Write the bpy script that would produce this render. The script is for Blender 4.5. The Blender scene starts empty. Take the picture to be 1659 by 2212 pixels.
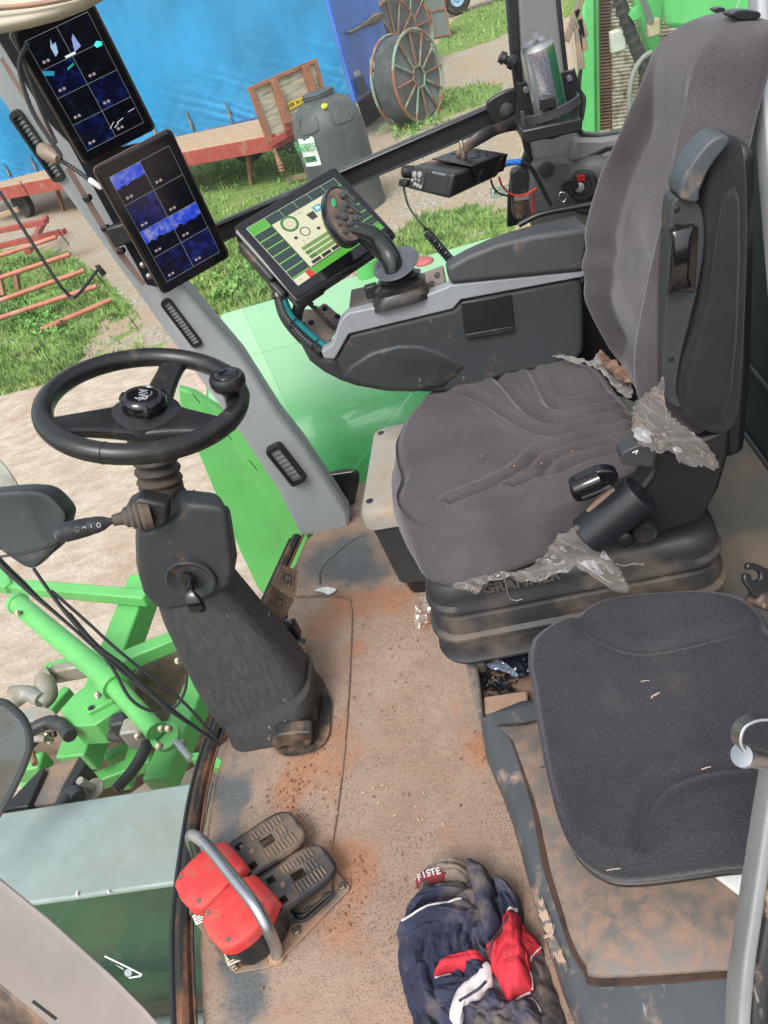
import bpy, bmesh, math, random
from mathutils import Vector, Matrix, noise
random.seed(7)
S=bpy.context.scene
# ---------------------------------------------------------------- camera
def V(*a): return Vector(a)
CH=1.3
_r,_p,_y=math.radians(20),math.radians(35.7),math.radians(12.5)
FWD=V(-math.sin(_y)*math.cos(_p),math.cos(_y)*math.cos(_p),-math.sin(_p))
_rt=V(math.cos(_y),math.sin(_y),0); _up=_rt.cross(FWD)
RGT=_rt*math.cos(_r)-_up*math.sin(_r); UPV=_rt*math.sin(_r)+_up*math.cos(_r)
cam=bpy.data.cameras.new('camera'); co=bpy.data.objects.new('camera',cam); S.collection.objects.link(co)
m=Matrix.Identity(4)
for i in range(3): m[i][0],m[i][1],m[i][2]=RGT[i],UPV[i],-FWD[i]
m[2][3]=CH; co.matrix_world=m
cam.sensor_fit='VERTICAL'; cam.sensor_height=36; cam.sensor_width=27; cam.lens=26
cam.clip_start=.02; cam.clip_end=2000; S.camera=co
S.render.resolution_x=768; S.render.resolution_y=1024
# ---------------------------------------------------------------- light
SUN_EL,SUN_ROT=math.radians(55),math.radians(200)
w=bpy.data.worlds.new('World'); S.world=w; w.use_nodes=True
nt=w.node_tree; bg=nt.nodes['Background']
sk=nt.nodes.new('ShaderNodeTexSky'); sk.sky_type='NISHITA'; sk.sun_disc=False
sk.sun_elevation=SUN_EL; sk.sun_rotation=SUN_ROT; sk.dust_density=4; sk.air_density=1.2
hs=nt.nodes.new('ShaderNodeHueSaturation'); hs.inputs['Saturation'].default_value=.35
nt.links.new(sk.outputs[0],hs.inputs['Color']); nt.links.new(hs.outputs[0],bg.inputs[0]); bg.inputs[1].default_value=.15
sl=bpy.data.lights.new('sun','SUN'); sl.energy=1.0; sl.angle=math.radians(25); sl.color=(1,.96,.9)
so=bpy.data.objects.new('sun',sl); S.collection.objects.link(so)
sd=V(math.sin(SUN_ROT)*math.cos(SUN_EL),math.cos(SUN_ROT)*math.cos(SUN_EL),math.sin(SUN_EL))
so.rotation_euler=sd.to_track_quat('Z','Y').to_euler()
vs_=S.view_settings; vs_.view_transform='Standard'; vs_.look='None'; vs_.gamma=1; vs_.exposure=.95
try: vs_.use_curve_mapping=False
except: pass
# ---------------------------------------------------------------- helpers
Fp,CX,CY=1597.,829.5,1106.
def ray(u,v): return FWD+RGT*((u-CX)/Fp)+UPV*((CY-v)/Fp)
def P(u,v,x=None,y=None,z=None,d=None,pl=None):
    r=ray(u,v); C=V(0,0,CH)
    if pl: t=((pl[0]-C).dot(pl[1]))/r.dot(pl[1])
    elif d is not None: t=d
    elif x is not None: t=x/r.x
    elif y is not None: t=y/r.y
    else: t=(z-CH)/r.z
    return C+r*t
def PP(l,**k): return [P(a[0],a[1],**k) for a in l]
OFF={}
def tag(o,label=None,cat=None,group=None,kind=None):
    for k,v in (('label',label),('category',cat),('group',group),('kind',kind)):
        if v: o[k]=v
    return o
def thing(name,label,cat,loc=(0,0,0),group=None,kind=None):
    o=bpy.data.objects.new(name,None); S.collection.objects.link(o); o.empty_display_size=.05
    o.location=loc; OFF[o]=Vector(loc); return tag(o,label,cat,group,kind)
def obj(name,geoms,mt,parent=None,smooth=True,bevel=0,seg=2,label=None,cat=None,group=None,kind=None,uv=None,recalc=True,angle=40,subd=0):
    vs=[];fs=[]; mi=[]
    if isinstance(geoms,tuple): geoms=[geoms]
    mats=mt if isinstance(mt,list) else [mt]
    for gi,g in enumerate(geoms):
        n=len(vs); vs+=[Vector(a) for a in g[0]]; fs+=[tuple(i+n for i in f) for f in g[1]]
        mi+=[(g[2] if len(g)>2 else 0)]*len(g[1])
    if parent is not None: off=OFF[parent]
    else:
        xs=[a.x for a in vs];ys=[a.y for a in vs];zs=[a.z for a in vs]
        off=V((min(xs)+max(xs))/2,(min(ys)+max(ys))/2,min(zs))
    me=bpy.data.meshes.new(name); me.from_pydata([a-off for a in vs],[],fs)
    for q in mats: me.materials.append(q)
    for p,i in zip(me.polygons,mi): p.material_index=i; p.use_smooth=smooth
    if recalc:
        bm=bmesh.new(); bm.from_mesh(me); bmesh.ops.recalc_face_normals(bm,faces=bm.faces[:]); bm.to_mesh(me); bm.free()
    if smooth:
        try: me.set_sharp_from_angle(angle=math.radians(angle))
        except Exception: pass
    if uv: 
        ul=me.uv_layers.new(name='UVMap')
        for p in me.polygons:
            for li in p.loop_indices: ul.data[li].uv=uv(me.vertices[me.loops[li].vertex_index].co+off)
    o=bpy.data.objects.new(name,me); S.collection.objects.link(o)
    if parent is not None:
        o.parent=parent; OFF[o]=off
    else: o.location=off; OFF[o]=off
    if bevel:
        b=o.modifiers.new('bevel','BEVEL'); b.width=bevel; b.segments=seg; b.limit_method='ANGLE'; b.angle_limit=math.radians(35)
        if smooth:
            try: b.harden_normals=False
            except: pass
    if subd:
        s_=o.modifiers.new('sub','SUBSURF'); s_.levels=subd; s_.render_levels=subd
    return tag(o,label,cat,group,kind)
def cr(pts,k=6,closed=False):
    pts=[Vector(p) for p in pts]; n=len(pts); out=[]
    if n<3: return pts
    rng=range(n) if closed else range(n-1)
    for i in rng:
        if closed: a,b,c,d=pts[i-1],pts[i],pts[(i+1)%n],pts[(i+2)%n]
        else: a,b,c,d=pts[max(i-1,0)],pts[i],pts[i+1],pts[min(i+2,n-1)]
        for j in range(k):
            t=j/k
            out.append(.5*((2*b)+(c-a)*t+(2*a-5*b+4*c-d)*t*t+(3*b-a-3*c+d)*t**3))
    if not closed: out.append(pts[-1])
    return out
def frame(z):
    z=z.normalized(); a=V(0,0,1) if abs(z.z)<.9 else V(1,0,0)
    x=a.cross(z).normalized(); return x,z.cross(x),z
def g_tube(pts,r,n=10,k=0,closed=False,cap=True,sq=1,ref=None,squash=None):
    if k: 
        m0=len(pts); 
        if isinstance(r,list): rv=cr([V(q,0,0) for q in r],k,closed); r=[q.x for q in rv]
        pts=cr(pts,k,closed)
    pts=[Vector(p) for p in pts]; m=len(pts); vs=[];fs=[]
    prev=None
    for i in range(m):
        a=pts[i-1] if (i or closed) else pts[0]; b=pts[(i+1)%m] if (closed or i<m-1) else pts[-1]
        t=(b-a).normalized()
        if prev is None:
            x=(ref-t*ref.dot(t)).normalized() if ref else frame(t)[0]
        else: x=(prev-t*prev.dot(t)).normalized()
        prev=x; y=t.cross(x); rr=r[i] if isinstance(r,list) else r
        for j in range(n):
            th=2*math.pi*j/n; q=squash or 1
            vs.append(pts[i]+x*math.cos(th)*rr+y*math.sin(th)*rr*q)
    for i in range(m if closed else m-1):
        for j in range(n):
            i2=(i+1)%m
            fs.append((i*n+j,i*n+(j+1)%n,i2*n+(j+1)%n,i2*n+j))
    if cap and not closed: fs+= [tuple(range(n))[::-1],tuple((m-1)*n+j for j in range(n))]
    return vs,fs
def g_prism(pts,vec):
    n=len(pts); vec=Vector(vec); vs=[Vector(p) for p in pts]+[Vector(p)+vec for p in pts]
    fs=[tuple(range(n)),tuple(range(2*n-1,n-1,-1))]+[(i,n+i,n+(i+1)%n,(i+1)%n) for i in range(n)]
    return vs,fs
def g_box(c,s,ax=None):
    ax=ax or (V(1,0,0),V(0,1,0),V(0,0,1)); c=Vector(c); vs=[]
    for k in (-.5,.5):
        for j in (-.5,.5):
            for i in (-.5,.5): vs.append(c+ax[0]*(s[0]*i)+ax[1]*(s[1]*j)+ax[2]*(s[2]*k))
    return vs,[(0,2,3,1),(4,5,7,6),(0,1,5,4),(2,6,7,3),(0,4,6,2),(1,3,7,5)]
def g_beam(a,b,w,h,up=V(0,0,1)):
    a=Vector(a);b=Vector(b); z=(b-a); L=z.length; z.normalize(); x=up.cross(z).normalized(); y=z.cross(x)
    return g_box((a+b)/2,(w,h,L),(x,y,z))
def g_lathe(c,axis,prof,n=32,fr=None,ph=0):
    c=Vector(c); x,y,z=fr or frame(Vector(axis)); vs=[];fs=[]
    for r,h in prof:
        for j in range(n):
            t=2*math.pi*j/n+ph; vs.append(c+z*h+x*(r*math.cos(t))+y*(r*math.sin(t)))
    m=len(prof)
    for i in range(m-1):
        for j in range(n): fs.append((i*n+j,i*n+(j+1)%n,(i+1)*n+(j+1)%n,(i+1)*n+j))
    if prof[0][0]>1e-5: fs.append(tuple(range(n))[::-1])
    if prof[-1][0]>1e-5: fs.append(tuple((m-1)*n+j for j in range(n)))
    return vs,fs
def g_loft(rings,cap0=True,cap1=True):
    n=len(rings[0]); vs=[Vector(p) for r in rings for p in r]; fs=[]; m=len(rings)
    for i in range(m-1):
        for j in range(n): fs.append((i*n+j,i*n+(j+1)%n,(i+1)*n+(j+1)%n,(i+1)*n+j))
    if cap0: fs.append(tuple(range(n))[::-1])
    if cap1: fs.append(tuple((m-1)*n+j for j in range(n)))
    return vs,fs
def g_grid(nu,nv,f,wrap=False):
    vs=[f(i/(nu-1),j/(nv-1)) for j in range(nv) for i in range(nu)]
    fs=[(j*nu+i,j*nu+i+1,(j+1)*nu+i+1,(j+1)*nu+i) for j in range(nv-1) for i in range(nu-1)]
    return vs,fs
def rrect(c,ax,ay,w,h,r,k=5):
    """rounded rectangle ring"""
    out=[]; c=Vector(c)
    for q,(sx,sy) in enumerate(((1,1),(-1,1),(-1,-1),(1,-1))):
        for i in range(k+1):
            t=math.pi/2*(q+i/k)
            out.append(c+ax*(sx*(w/2-r)+r*math.cos(t))+ay*(sy*(h/2-r)+r*math.sin(t)))
    return out
def resample(pts,n,closed=True):
    pts=[Vector(p) for p in pts]; q=pts+([pts[0]] if closed else []); L=[0]
    for a,b in zip(q,q[1:]): L.append(L[-1]+(b-a).length)
    out=[];i=0
    for k in range(n):
        t=L[-1]*k/(n if closed else n-1)
        while i<len(L)-2 and L[i+1]<t: i+=1
        s=(t-L[i])/max(1e-9,L[i+1]-L[i]); out.append(q[i].lerp(q[i+1],min(1,s)))
    return out
def segd(p,a,b):
    ab=b-a; t=max(0,min(1,(p-a).dot(ab)/max(1e-12,ab.length_squared))); return (p-a-ab*t).length
def polyd(p,poly):
    return min(segd(p,poly[i],poly[i+1]) for i in range(len(poly)-1))
def ss(a,b,x):
    t=max(0,min(1,(x-a)/(b-a))); return t*t*(3-2*t)
def quad(cs,d,n):
    """rectangle frame on the plane through the centre at depth d with normal n; corners TL,TR,BR,BL"""
    cu=sum(c[0] for c in cs)/4;cv=sum(c[1] for c in cs)/4
    n=Vector(n).normalized(); c0=P(cu,cv,d=d); q=[P(u,v,pl=(c0,n)) for u,v in cs]
    ex=((q[1]-q[0])+(q[2]-q[3])); ey=((q[0]-q[3])+(q[1]-q[2])); w_=ex.length/2; h_=ey.length/2
    ex.normalize(); ey=(ey-ex*ey.dot(ex)).normalized(); nn=ex.cross(ey)
    return sum(q,V(0,0,0))/4,ex,ey,nn,w_,h_
FONT=None
def text(name,s,o,ex,ey,size,mt,parent=None,ext=.0004,align='CENTER',bold=0):
    c=bpy.data.curves.new(name,'FONT'); c.body=s; c.size=size; c.extrude=ext; c.align_x=align; c.align_y='CENTER'; c.offset=bold; c.resolution_u=3
    t=bpy.data.objects.new('tmp',c); S.collection.objects.link(t)
    bpy.context.view_layer.update()
    me=bpy.data.meshes.new_from_object(t.evaluated_get(bpy.context.evaluated_depsgraph_get()))
    bpy.data.objects.remove(t); me.name=name; me.materials.clear(); me.materials.append(mt)
    ex=ex.normalized(); n=ex.cross(ey).normalized(); ey=n.cross(ex); o=Vector(o)
    off=OFF[parent] if parent is not None else V(0,0,0)
    for v in me.vertices: v.co=o+ex*v.co.x+ey*v.co.y+n*v.co.z-off
    ob=bpy.data.objects.new(name,me); S.collection.objects.link(ob)
    if parent is not None: ob.parent=parent; OFF[ob]=off
    return ob
# ---------------------------------------------------------------- materials
def srgb(r,g,b): 
    f=lambda c:((c/255+.055)/1.055)**2.4 if c>10 else c/255/12.92
    return (f(r),f(g),f(b),1)
def mat(name,c,rough=.5,metal=0,var=.12,vs=6,dirt=None,ds=10,dt=.55,dsoft=.12,bump=0,bs=200,spec=.5,emit=None,es=1,kind='noise',dist=.0015,stretch=None,attr=None,coat=0,dust=None,scr=0,fine=0,fs_=400):
    m=bpy.data.materials.new(name); m.use_nodes=True; nt=m.node_tree; N=nt.nodes; L=nt.links; b=N['Principled BSDF']
    if len(c)==3: c=(*c,1)
    b.inputs['Roughness'].default_value=rough; b.inputs['Metallic'].default_value=metal
    b.inputs['Specular IOR Level'].default_value=spec; b.inputs['Coat Weight'].default_value=coat
    tc=N.new('ShaderNodeTexCoord'); co_=tc.outputs['Object']
    if stretch:
        mp=N.new('ShaderNodeMapping'); mp.inputs['Scale'].default_value=stretch; L.new(co_,mp.inputs[0]); co_=mp.outputs[0]
    def nz(sc,det=5,w=0):
        n=N.new('ShaderNodeTexNoise'); n.inputs['Scale'].default_value=sc; n.inputs['Detail'].default_value=det; n.inputs['Roughness'].default_value=.62; L.new(co_,n.inputs['Vector']); return n
    def mix(f,a,bb):
        x=N.new('ShaderNodeMix'); x.data_type='RGBA'
        if isinstance(f,float): x.inputs[0].default_value=f
        else: L.new(f,x.inputs[0])
        for i,q in ((6,a),(7,bb)):
            if isinstance(q,tuple): x.inputs[i].default_value=q
            else: L.new(q,x.inputs[i])
        return x.outputs[2]
    def ramp(src,a,bb):
        r=N.new('ShaderNodeMapRange'); r.interpolation_type='SMOOTHSTEP'; L.new(src,r.inputs[0]); r.inputs[1].default_value=a; r.inputs[2].default_value=bb; return r.outputs[0]
    n0=nz(vs); col=mix(ramp(n0.outputs[0],.3,.7),tuple(v*(1-var) for v in c[:3])+(1,),tuple(min(1,v*(1+var)) for v in c[:3])+(1,))
    if fine:
        n8=N.new('ShaderNodeTexVoronoi' if kind=='voronoi' else 'ShaderNodeTexNoise'); n8.inputs['Scale'].default_value=fs_; L.new(co_,n8.inputs['Vector'])
        col=mix(ramp(n8.outputs[0],.25 if kind=='voronoi' else .36,.6),mix(fine,col,(0,0,0,1)),col) if kind!='voronoi' else mix(ramp(n8.outputs[0],.2,.5),col,mix(fine,col,(0,0,0,1)))
    if dirt:
        n1=nz(ds,8); f=ramp(n1.outputs[0],dt-dsoft,dt+dsoft)
        if attr:
            a=N.new('ShaderNodeAttribute'); a.attribute_name=attr
            ad=N.new('ShaderNodeMath'); ad.operation='ADD'; L.new(n1.outputs[0],ad.inputs[0]); L.new(a.outputs['Fac'],ad.inputs[1])
            f=ramp(ad.outputs[0],1-dsoft,1+dsoft)
        d2=dirt if len(dirt)==4 else (*dirt,1)
        n3=nz(ds*5,4); dd=mix(n3.outputs[0],tuple(v*.72 for v in d2[:3])+(1,),tuple(min(1,v*1.2) for v in d2[:3])+(1,))
        col=mix(f,col,dd)
        rr=N.new('ShaderNodeMapRange'); L.new(f,rr.inputs[0]); rr.inputs[3].default_value=rough; rr.inputs[4].default_value=.9; L.new(rr.outputs[0],b.inputs['Roughness'])
        if metal:
            mr=N.new('ShaderNodeMapRange'); L.new(f,mr.inputs[0]); mr.inputs[3].default_value=metal; mr.inputs[4].default_value=0; L.new(mr.outputs[0],b.inputs['Metallic'])
    if scr:
        # fine light scuffs
        n5=nz(90,2); mp2=N.new('ShaderNodeMapping'); mp2.inputs['Scale'].default_value=(1,.12,.5); mp2.inputs['Rotation'].default_value=(.6,.3,.8); L.new(tc.outputs['Object'],mp2.inputs[0]); L.new(mp2.outputs[0],n5.inputs['Vector'])
        n6=nz(7,3); mu=N.new('ShaderNodeMath'); mu.operation='MULTIPLY'; L.new(ramp(n5.outputs[0],.68,.74),mu.inputs[0]); L.new(ramp(n6.outputs[0],.52,.62),mu.inputs[1])
        mu2=N.new('ShaderNodeMath'); mu2.operation='MULTIPLY'; L.new(mu.outputs[0],mu2.inputs[0]); mu2.inputs[1].default_value=scr
        col=mix(mu2.outputs[0],col,(.42,.36,.3,1))
    L.new(col,b.inputs['Base Color'])
    if bump:
        if kind=='voronoi':
            bn=N.new('ShaderNodeTexVoronoi'); bn.inputs['Scale'].default_value=bs; L.new(co_,bn.inputs['Vector'])
        else: bn=nz(bs,4)
        bp=N.new('ShaderNodeBump'); bp.inputs['Strength'].default_value=bump; bp.inputs['Distance'].default_value=dist; L.new(bn.outputs[0],bp.inputs['Height']); L.new(bp.outputs[0],b.inputs['Normal'])
    if emit:
        b.inputs['Emission Color'].default_value=(*emit[:3],1); b.inputs['Emission Strength'].default_value=es
    return m
DUST=(.36,.21,.13); DUSTL=(.42,.30,.21); RUST=(.25,.09,.04)
M={}
M['plastic']=mat('dark_plastic',(.036,.040,.044),.5,spec=.35,dirt=DUST,ds=17,dt=.72,dsoft=.13,bump=.25,bs=700,dist=.0004,scr=.5)
M['plastic_clean']=mat('charcoal_plastic',(.035,.038,.042),.42,bump=.2,bs=700,dist=.0003)
M['black']=mat('black_plastic',(.012,.013,.015),.38,bump=.1,bs=500,dist=.0003)
M['blackdirty']=mat('dusty_black_plastic',(.016,.017,.018),.45,dirt=DUST,ds=9,dt=.66,dsoft=.16,bump=.2,bs=500,dist=.0003,scr=.5)
M['gloss']=mat('gloss_black',(.006,.006,.008),.12,spec=.6)
M['rubber']=mat('rubber',(.045,.042,.04),.7,dirt=(.22,.15,.1),ds=7,dt=.6,dsoft=.2,bump=.3,bs=400,dist=.0004)
M['grey']=mat('light_grey_plastic',(.23,.245,.265),.5,bump=.15,bs=800,dist=.0003,dirt=DUSTL,ds=5,dt=.8,dsoft=.12)
M['pillar']=mat('grey_pillar_plastic',(.30,.315,.33),.55,bump=.15,bs=900,dist=.0003,var=.05)
M['taupe']=mat('dusty_pillar_plastic',(.205,.18,.165),.55,dirt=(.35,.17,.09),ds=9,dt=.66,dsoft=.08,bump=.1,bs=600,dist=.0003)
M['fabric']=mat('grey_fabric',(.074,.067,.071),.95,bump=.9,bs=330,dist=.0016,dirt=(.3,.2,.14),ds=5,dt=.86,dsoft=.1,var=.14,vs=9,spec=.15,fine=.22,fs_=520)
M['fabric2']=mat('dark_fabric',(.026,.026,.028),.95,bump=.9,bs=330,dist=.0014,var=.16,spec=.12,dirt=(.2,.14,.1),ds=5,dt=.8,dsoft=.12)
M['weave']=mat('woven_fabric',(.056,.055,.064),.95,fine=.4,fs_=430,bump=1,bs=430,dist=.0009,kind='voronoi',dirt=(.14,.11,.1),ds=4,dt=.76,dsoft=.16,spec=.1)
for k_,w_ in (('fabric',.28),('weave',.2),('fabric2',.15)):
    b_=M[k_].node_tree.nodes['Principled BSDF']; b_.inputs['Sheen Weight'].default_value=w_; b_.inputs['Sheen Roughness'].default_value=.35; b_.inputs['Sheen Tint'].default_value=(.9,.88,.95,1)
M['green']=mat('green_paint',(.12,.43,.115),.42,scr=.3,dirt=(.3,.2,.12),ds=7,dt=.72,dsoft=.08,coat=.15,var=.08)
M['greenlt']=mat('dusty_green_paint',(.12,.47,.15),.3,dirt=(.45,.2,.14),ds=3.5,dt=.72,dsoft=.05,coat=.3,var=.08)
def sky_glare_top(m,col,amt):  # pale tint on upward faces, standing in for sky glare
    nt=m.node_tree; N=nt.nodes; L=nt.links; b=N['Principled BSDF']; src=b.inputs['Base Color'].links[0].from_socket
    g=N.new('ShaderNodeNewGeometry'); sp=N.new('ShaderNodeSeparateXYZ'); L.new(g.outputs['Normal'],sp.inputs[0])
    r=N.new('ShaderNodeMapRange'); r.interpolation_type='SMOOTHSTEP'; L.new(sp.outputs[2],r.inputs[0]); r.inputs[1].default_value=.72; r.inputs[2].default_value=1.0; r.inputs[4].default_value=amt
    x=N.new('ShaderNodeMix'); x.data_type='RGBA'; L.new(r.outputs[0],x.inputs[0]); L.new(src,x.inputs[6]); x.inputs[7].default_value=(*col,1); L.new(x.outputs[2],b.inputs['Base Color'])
M['hood']=mat('dusty_glare_hood_paint',(.038,.31,.085),.42,dirt=(.42,.24,.18),ds=3.2,dt=.76,dsoft=.05,coat=.12,var=.14,vs=2.5,scr=.35)
sky_glare_top(M['hood'],(.40,.58,.38),.65)  # sky glare put into the colour of the hood top
M['greendk']=mat('deep_green_paint',(.014,.040,.030),.3,dirt=(.05,.05,.04),ds=2,dt=.6,dsoft=.2,coat=.2)
M['red']=mat('red_plastic',(.60,.04,.04),.5,dirt=(.42,.10,.07),ds=22,dt=.58,dsoft=.14,scr=.5,bump=.15,bs=500,dist=.0003)
M['steel']=mat('galvanised_steel',(.45,.46,.48),.36,1,dirt=(.3,.22,.16),ds=18,dt=.66,dsoft=.1)
M['steeld']=mat('dusty_steel_plate',(.2,.18,.16),.55,.5,dirt=DUST,ds=10,dt=.5,dsoft=.15)
M['bolt']=mat('bolt_zinc',(.30,.27,.21),.45,1,dirt=RUST,ds=60,dt=.66)
M['rusty']=mat('rusty_steel',(.2,.1,.07),.8,dirt=(.32,.16,.1),ds=6,dt=.5,bump=.3,bs=60,dist=.003)
M['white']=mat('white_label',(.7,.7,.68),.5,var=.03)
M['hose']=mat('hose_rubber',(.03,.032,.034),.5,dirt=(.2,.16,.12),ds=12,dt=.66)
M['teal']=mat('teal_sleeve',(.01,.2,.22),.4)
M['blue']=mat('blue_paint',(.05,.14,.5),.4,dirt=(.12,.12,.1),ds=.6,dt=.74,dsoft=.06,var=.15,vs=.8)
M['tank']=mat('black_tank_plastic',(.055,.062,.067),.5,dirt=(.12,.12,.11),ds=1.5,dt=.6,dsoft=.2)
M['wood']=mat('weathered_planks',(.40,.35,.28),.85,var=.25,vs=5,stretch=(.5,.5,4),dirt=(.22,.18,.13),ds=3,dt=.6)
M['boardtan']=mat('dusty_bed_boards',(.42,.27,.17),.85,var=.15,dirt=(.15,.1,.07),ds=1.2,dt=.72)
M['redpaint']=mat('faded_red_paint',(.33,.06,.045),.6,dirt=(.3,.2,.14),ds=4,dt=.64)
M['brownpaint']=mat('red_brown_post_paint',(.3,.12,.07),.7,dirt=(.12,.08,.05),ds=4,dt=.64)
M['pinkpipe']=mat('red_oxide_pipe',(.42,.14,.09),.6,dirt=(.4,.3,.22),ds=3,dt=.66)
M['tyre']=mat('tyre',(.02,.02,.02),.85,dirt=(.1,.08,.06),ds=5,dt=.6)
def glass(name,tint=(.93,.97,.95),gl=.06,haze=0.0):
    m=bpy.data.materials.new(name); m.use_nodes=True; nt=m.node_tree; N=nt.nodes; L=nt.links; N.remove(N['Principled BSDF']); out=N['Material Output']
    t=N.new('ShaderNodeBsdfTransparent'); t.inputs[0].default_value=(*tint,1)
    g=N.new('ShaderNodeBsdfGlossy'); g.inputs['Roughness'].default_value=.03
    lw=N.new('ShaderNodeFresnel'); lw.inputs[0].default_value=1.2
    mx=N.new('ShaderNodeMixShader'); L.new(lw.outputs[0],mx.inputs[0]); L.new(t.outputs[0],mx.inputs[1]); L.new(g.outputs[0],mx.inputs[2])
    last=mx
    if haze:
        d=N.new('ShaderNodeBsdfDiffuse'); d.inputs[0].default_value=(.55,.6,.57,1)
        tc=N.new('ShaderNodeTexCoord'); n=N.new('ShaderNodeTexNoise'); n.inputs['Scale'].default_value=6; n.inputs['Detail'].default_value=8; L.new(tc.outputs['Object'],n.inputs['Vector'])
        r=N.new('ShaderNodeMapRange'); L.new(n.outputs[0],r.inputs[0]); r.inputs[1].default_value=.35; r.inputs[2].default_value=.8; r.inputs[3].default_value=haze*.4; r.inputs[4].default_value=haze*1.6
        m2=N.new('ShaderNodeMixShader'); L.new(r.outputs[0],m2.inputs[0]); L.new(mx.outputs[0],m2.inputs[1]); L.new(d.outputs[0],m2.inputs[2]); last=m2
    L.new(last.outputs[0],out.inputs[0]); return m
M['glass']=glass('window_glass',haze=.022)
M['glassdirty']=glass('dusty_window_glass',(.9,.96,.94),haze=.035)
# ================================================================ CAB STRUCTURE
FE=[P(655,1165,z=0),P(600,1290,z=0),P(545,1420,z=0),P(480,1600,z=0),P(455,1690,z=0),P(438,1790,z=0),P(418,1985,z=0),P(425,2212,z=0),P(440,2400,z=0)]
FE.sort(key=lambda p:p.y)
def xfront(y):
    if y<=FE[0].y: return FE[0].x
    for a,b in zip(FE,FE[1:]):
        if y<=b.y: return a.x+(b.x-a.x)*(y-a.y)/(b.y-a.y)
    return FE[-1].x+.02
def floor_material():
    m=bpy.data.materials.new('dusty_rubber_floor'); m.use_nodes=True; nt=m.node_tree; N=nt.nodes; L=nt.links; b=N['Principled BSDF']
    b.inputs['Roughness'].default_value=.85; b.inputs['Specular IOR Level'].default_value=.3
    tc=N.new('ShaderNodeTexCoord').outputs['Object']
    def nz(s,d=6,r=.6):
        n=N.new('ShaderNodeTexNoise'); n.inputs['Scale'].default_value=s; n.inputs['Detail'].default_value=d; n.inputs['Roughness'].default_value=r; L.new(tc,n.inputs['Vector']); return n.outputs[0]
    def mp(s,a,c,lo=0,hi=1):
        r=N.new('ShaderNodeMapRange'); r.interpolation_type='SMOOTHSTEP'; L.new(s,r.inputs[0])
        for i,v in zip((1,2,3,4),(a,c,lo,hi)): r.inputs[i].default_value=v
        return r.outputs[0]
    def mx(f,a,c):
        x=N.new('ShaderNodeMix'); x.data_type='RGBA'; L.new(f,x.inputs[0])
        for i,q in ((6,a),(7,c)):
            if isinstance(q,tuple): x.inputs[i].default_value=q
            else: L.new(q,x.inputs[i])
        return x.outputs[2]
    def ma(op,a,c):
        x=N.new('ShaderNodeMath'); x.operation=op
        for i,q in ((0,a),(1,c)):
            if isinstance(q,(int,float)): x.inputs[i].default_value=q
            else: L.new(q,x.inputs[i])
        return x.outputs[0]
    at=N.new('ShaderNodeAttribute'); at.attribute_name='dirt'
    d=ma('ADD',ma('MULTIPLY',nz(7,9,.7),1.0),at.outputs['Fac']); f=mp(d,.86,1.14)
    rub=mx(nz(30,4),(.085,.09,.095,1),(.14,.145,.15,1))
    dl=mx(mp(nz(4,8,.7),.38,.62),(.285,.19,.14,1),(.325,.24,.185,1)); dl=mx(mp(nz(28,7,.7),.5,.7,0,.55),dl,(.20,.14,.11,1)); dr=mx(nz(55,7),(.25,.115,.065,1),(.40,.22,.14,1))
    at2=N.new('ShaderNodeAttribute'); at2.attribute_name='red'
    dirt=mx(mp(ma('ADD',nz(9,6),at2.outputs['Fac']),.85,1.15),dl,dr)
    vo=N.new('ShaderNodeTexVoronoi'); vo.inputs['Scale'].default_value=185; L.new(tc,vo.inputs['Vector'])
    dots=mp(vo.outputs['Distance'],.36,.22); dm=ma('MULTIPLY',dots,mp(nz(6.5,6),.44,.60,0,.6))
    col=mx(f,rub,dirt); col=mx(dm,col,(.13,.105,.09,1))
    sp=mp(nz(190,2),.7,.78,0,.5); col=mx(sp,col,(.55,.42,.32,1))
    L.new(col,b.inputs['Base Color'])
    bp=N.new('ShaderNodeBump'); bp.inputs['Distance'].default_value=.0025; bp.inputs['Strength'].default_value=.7
    L.new(ma('ADD',ma('MULTIPLY',dots,.6),ma('MULTIPLY',nz(60,6),1.2)),bp.inputs['Height']); L.new(bp.outputs[0],b.inputs['Normal'])
    return m
M['floor']=floor_material()
DG=[((800,1500),.10,.14),((700,1450),.08,.3),((760,1700),.12,.25),((850,1350),.1,.3),((930,1290),.07,.3),((780,1900),.12,.15),((700,2000),.1,.25),((900,2100),.2,.15),((640,1700),.06,.25),((660,2080),.1,.2),((1020,1650),.06,.15),((690,1330),.05,.35),
    ((730,1210),.1,-.42),((500,1720),.05,-.3),((490,1830),.045,-.3),((540,2150),.05,-.42),((500,2080),.04,-.3),((800,1240),.05,-.2)]
DG=[(P(a[0],a[1],z=0),r,s) for a,r,s in DG]
RG=[((690,1350),.06,.35),((740,1300),.06,.3),((850,1290),.07,.35),((930,1330),.05,.35),((700,1620),.08,.3),((640,1680),.05,.4),((1040,1620),.04,.4),((760,1900),.05,.5),((620,1790),.05,.4),((740,2020),.05,.3),((720,1850),.04,.45),((760,1400),.03,.4)]
RG=[(P(a[0],a[1],z=0),r,s) for a,r,s in RG]
def paint(me,off,nm,G,base):
    a=me.attributes.new(nm,'FLOAT','POINT')
    for i,v in enumerate(me.vertices):
        p=v.co+off; s=base
        for c,r,k in G:
            q=((p.x-c.x)**2+(p.y-c.y)**2)/(r*r)
            if q<9: s+=k*math.exp(-q)
        a.data[i].value=s
def ff(s,t):
    y=.05+1.9*t; x0=xfront(y)+.012; x=x0+(.85-x0)*s
    p=V(x,y,0); return V(x,y,.002*noise.noise(p*7)+.0012*noise.noise(p*25))
fl=obj('floor',g_grid(240,240,ff),M['floor'],kind='structure',recalc=False)
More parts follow.
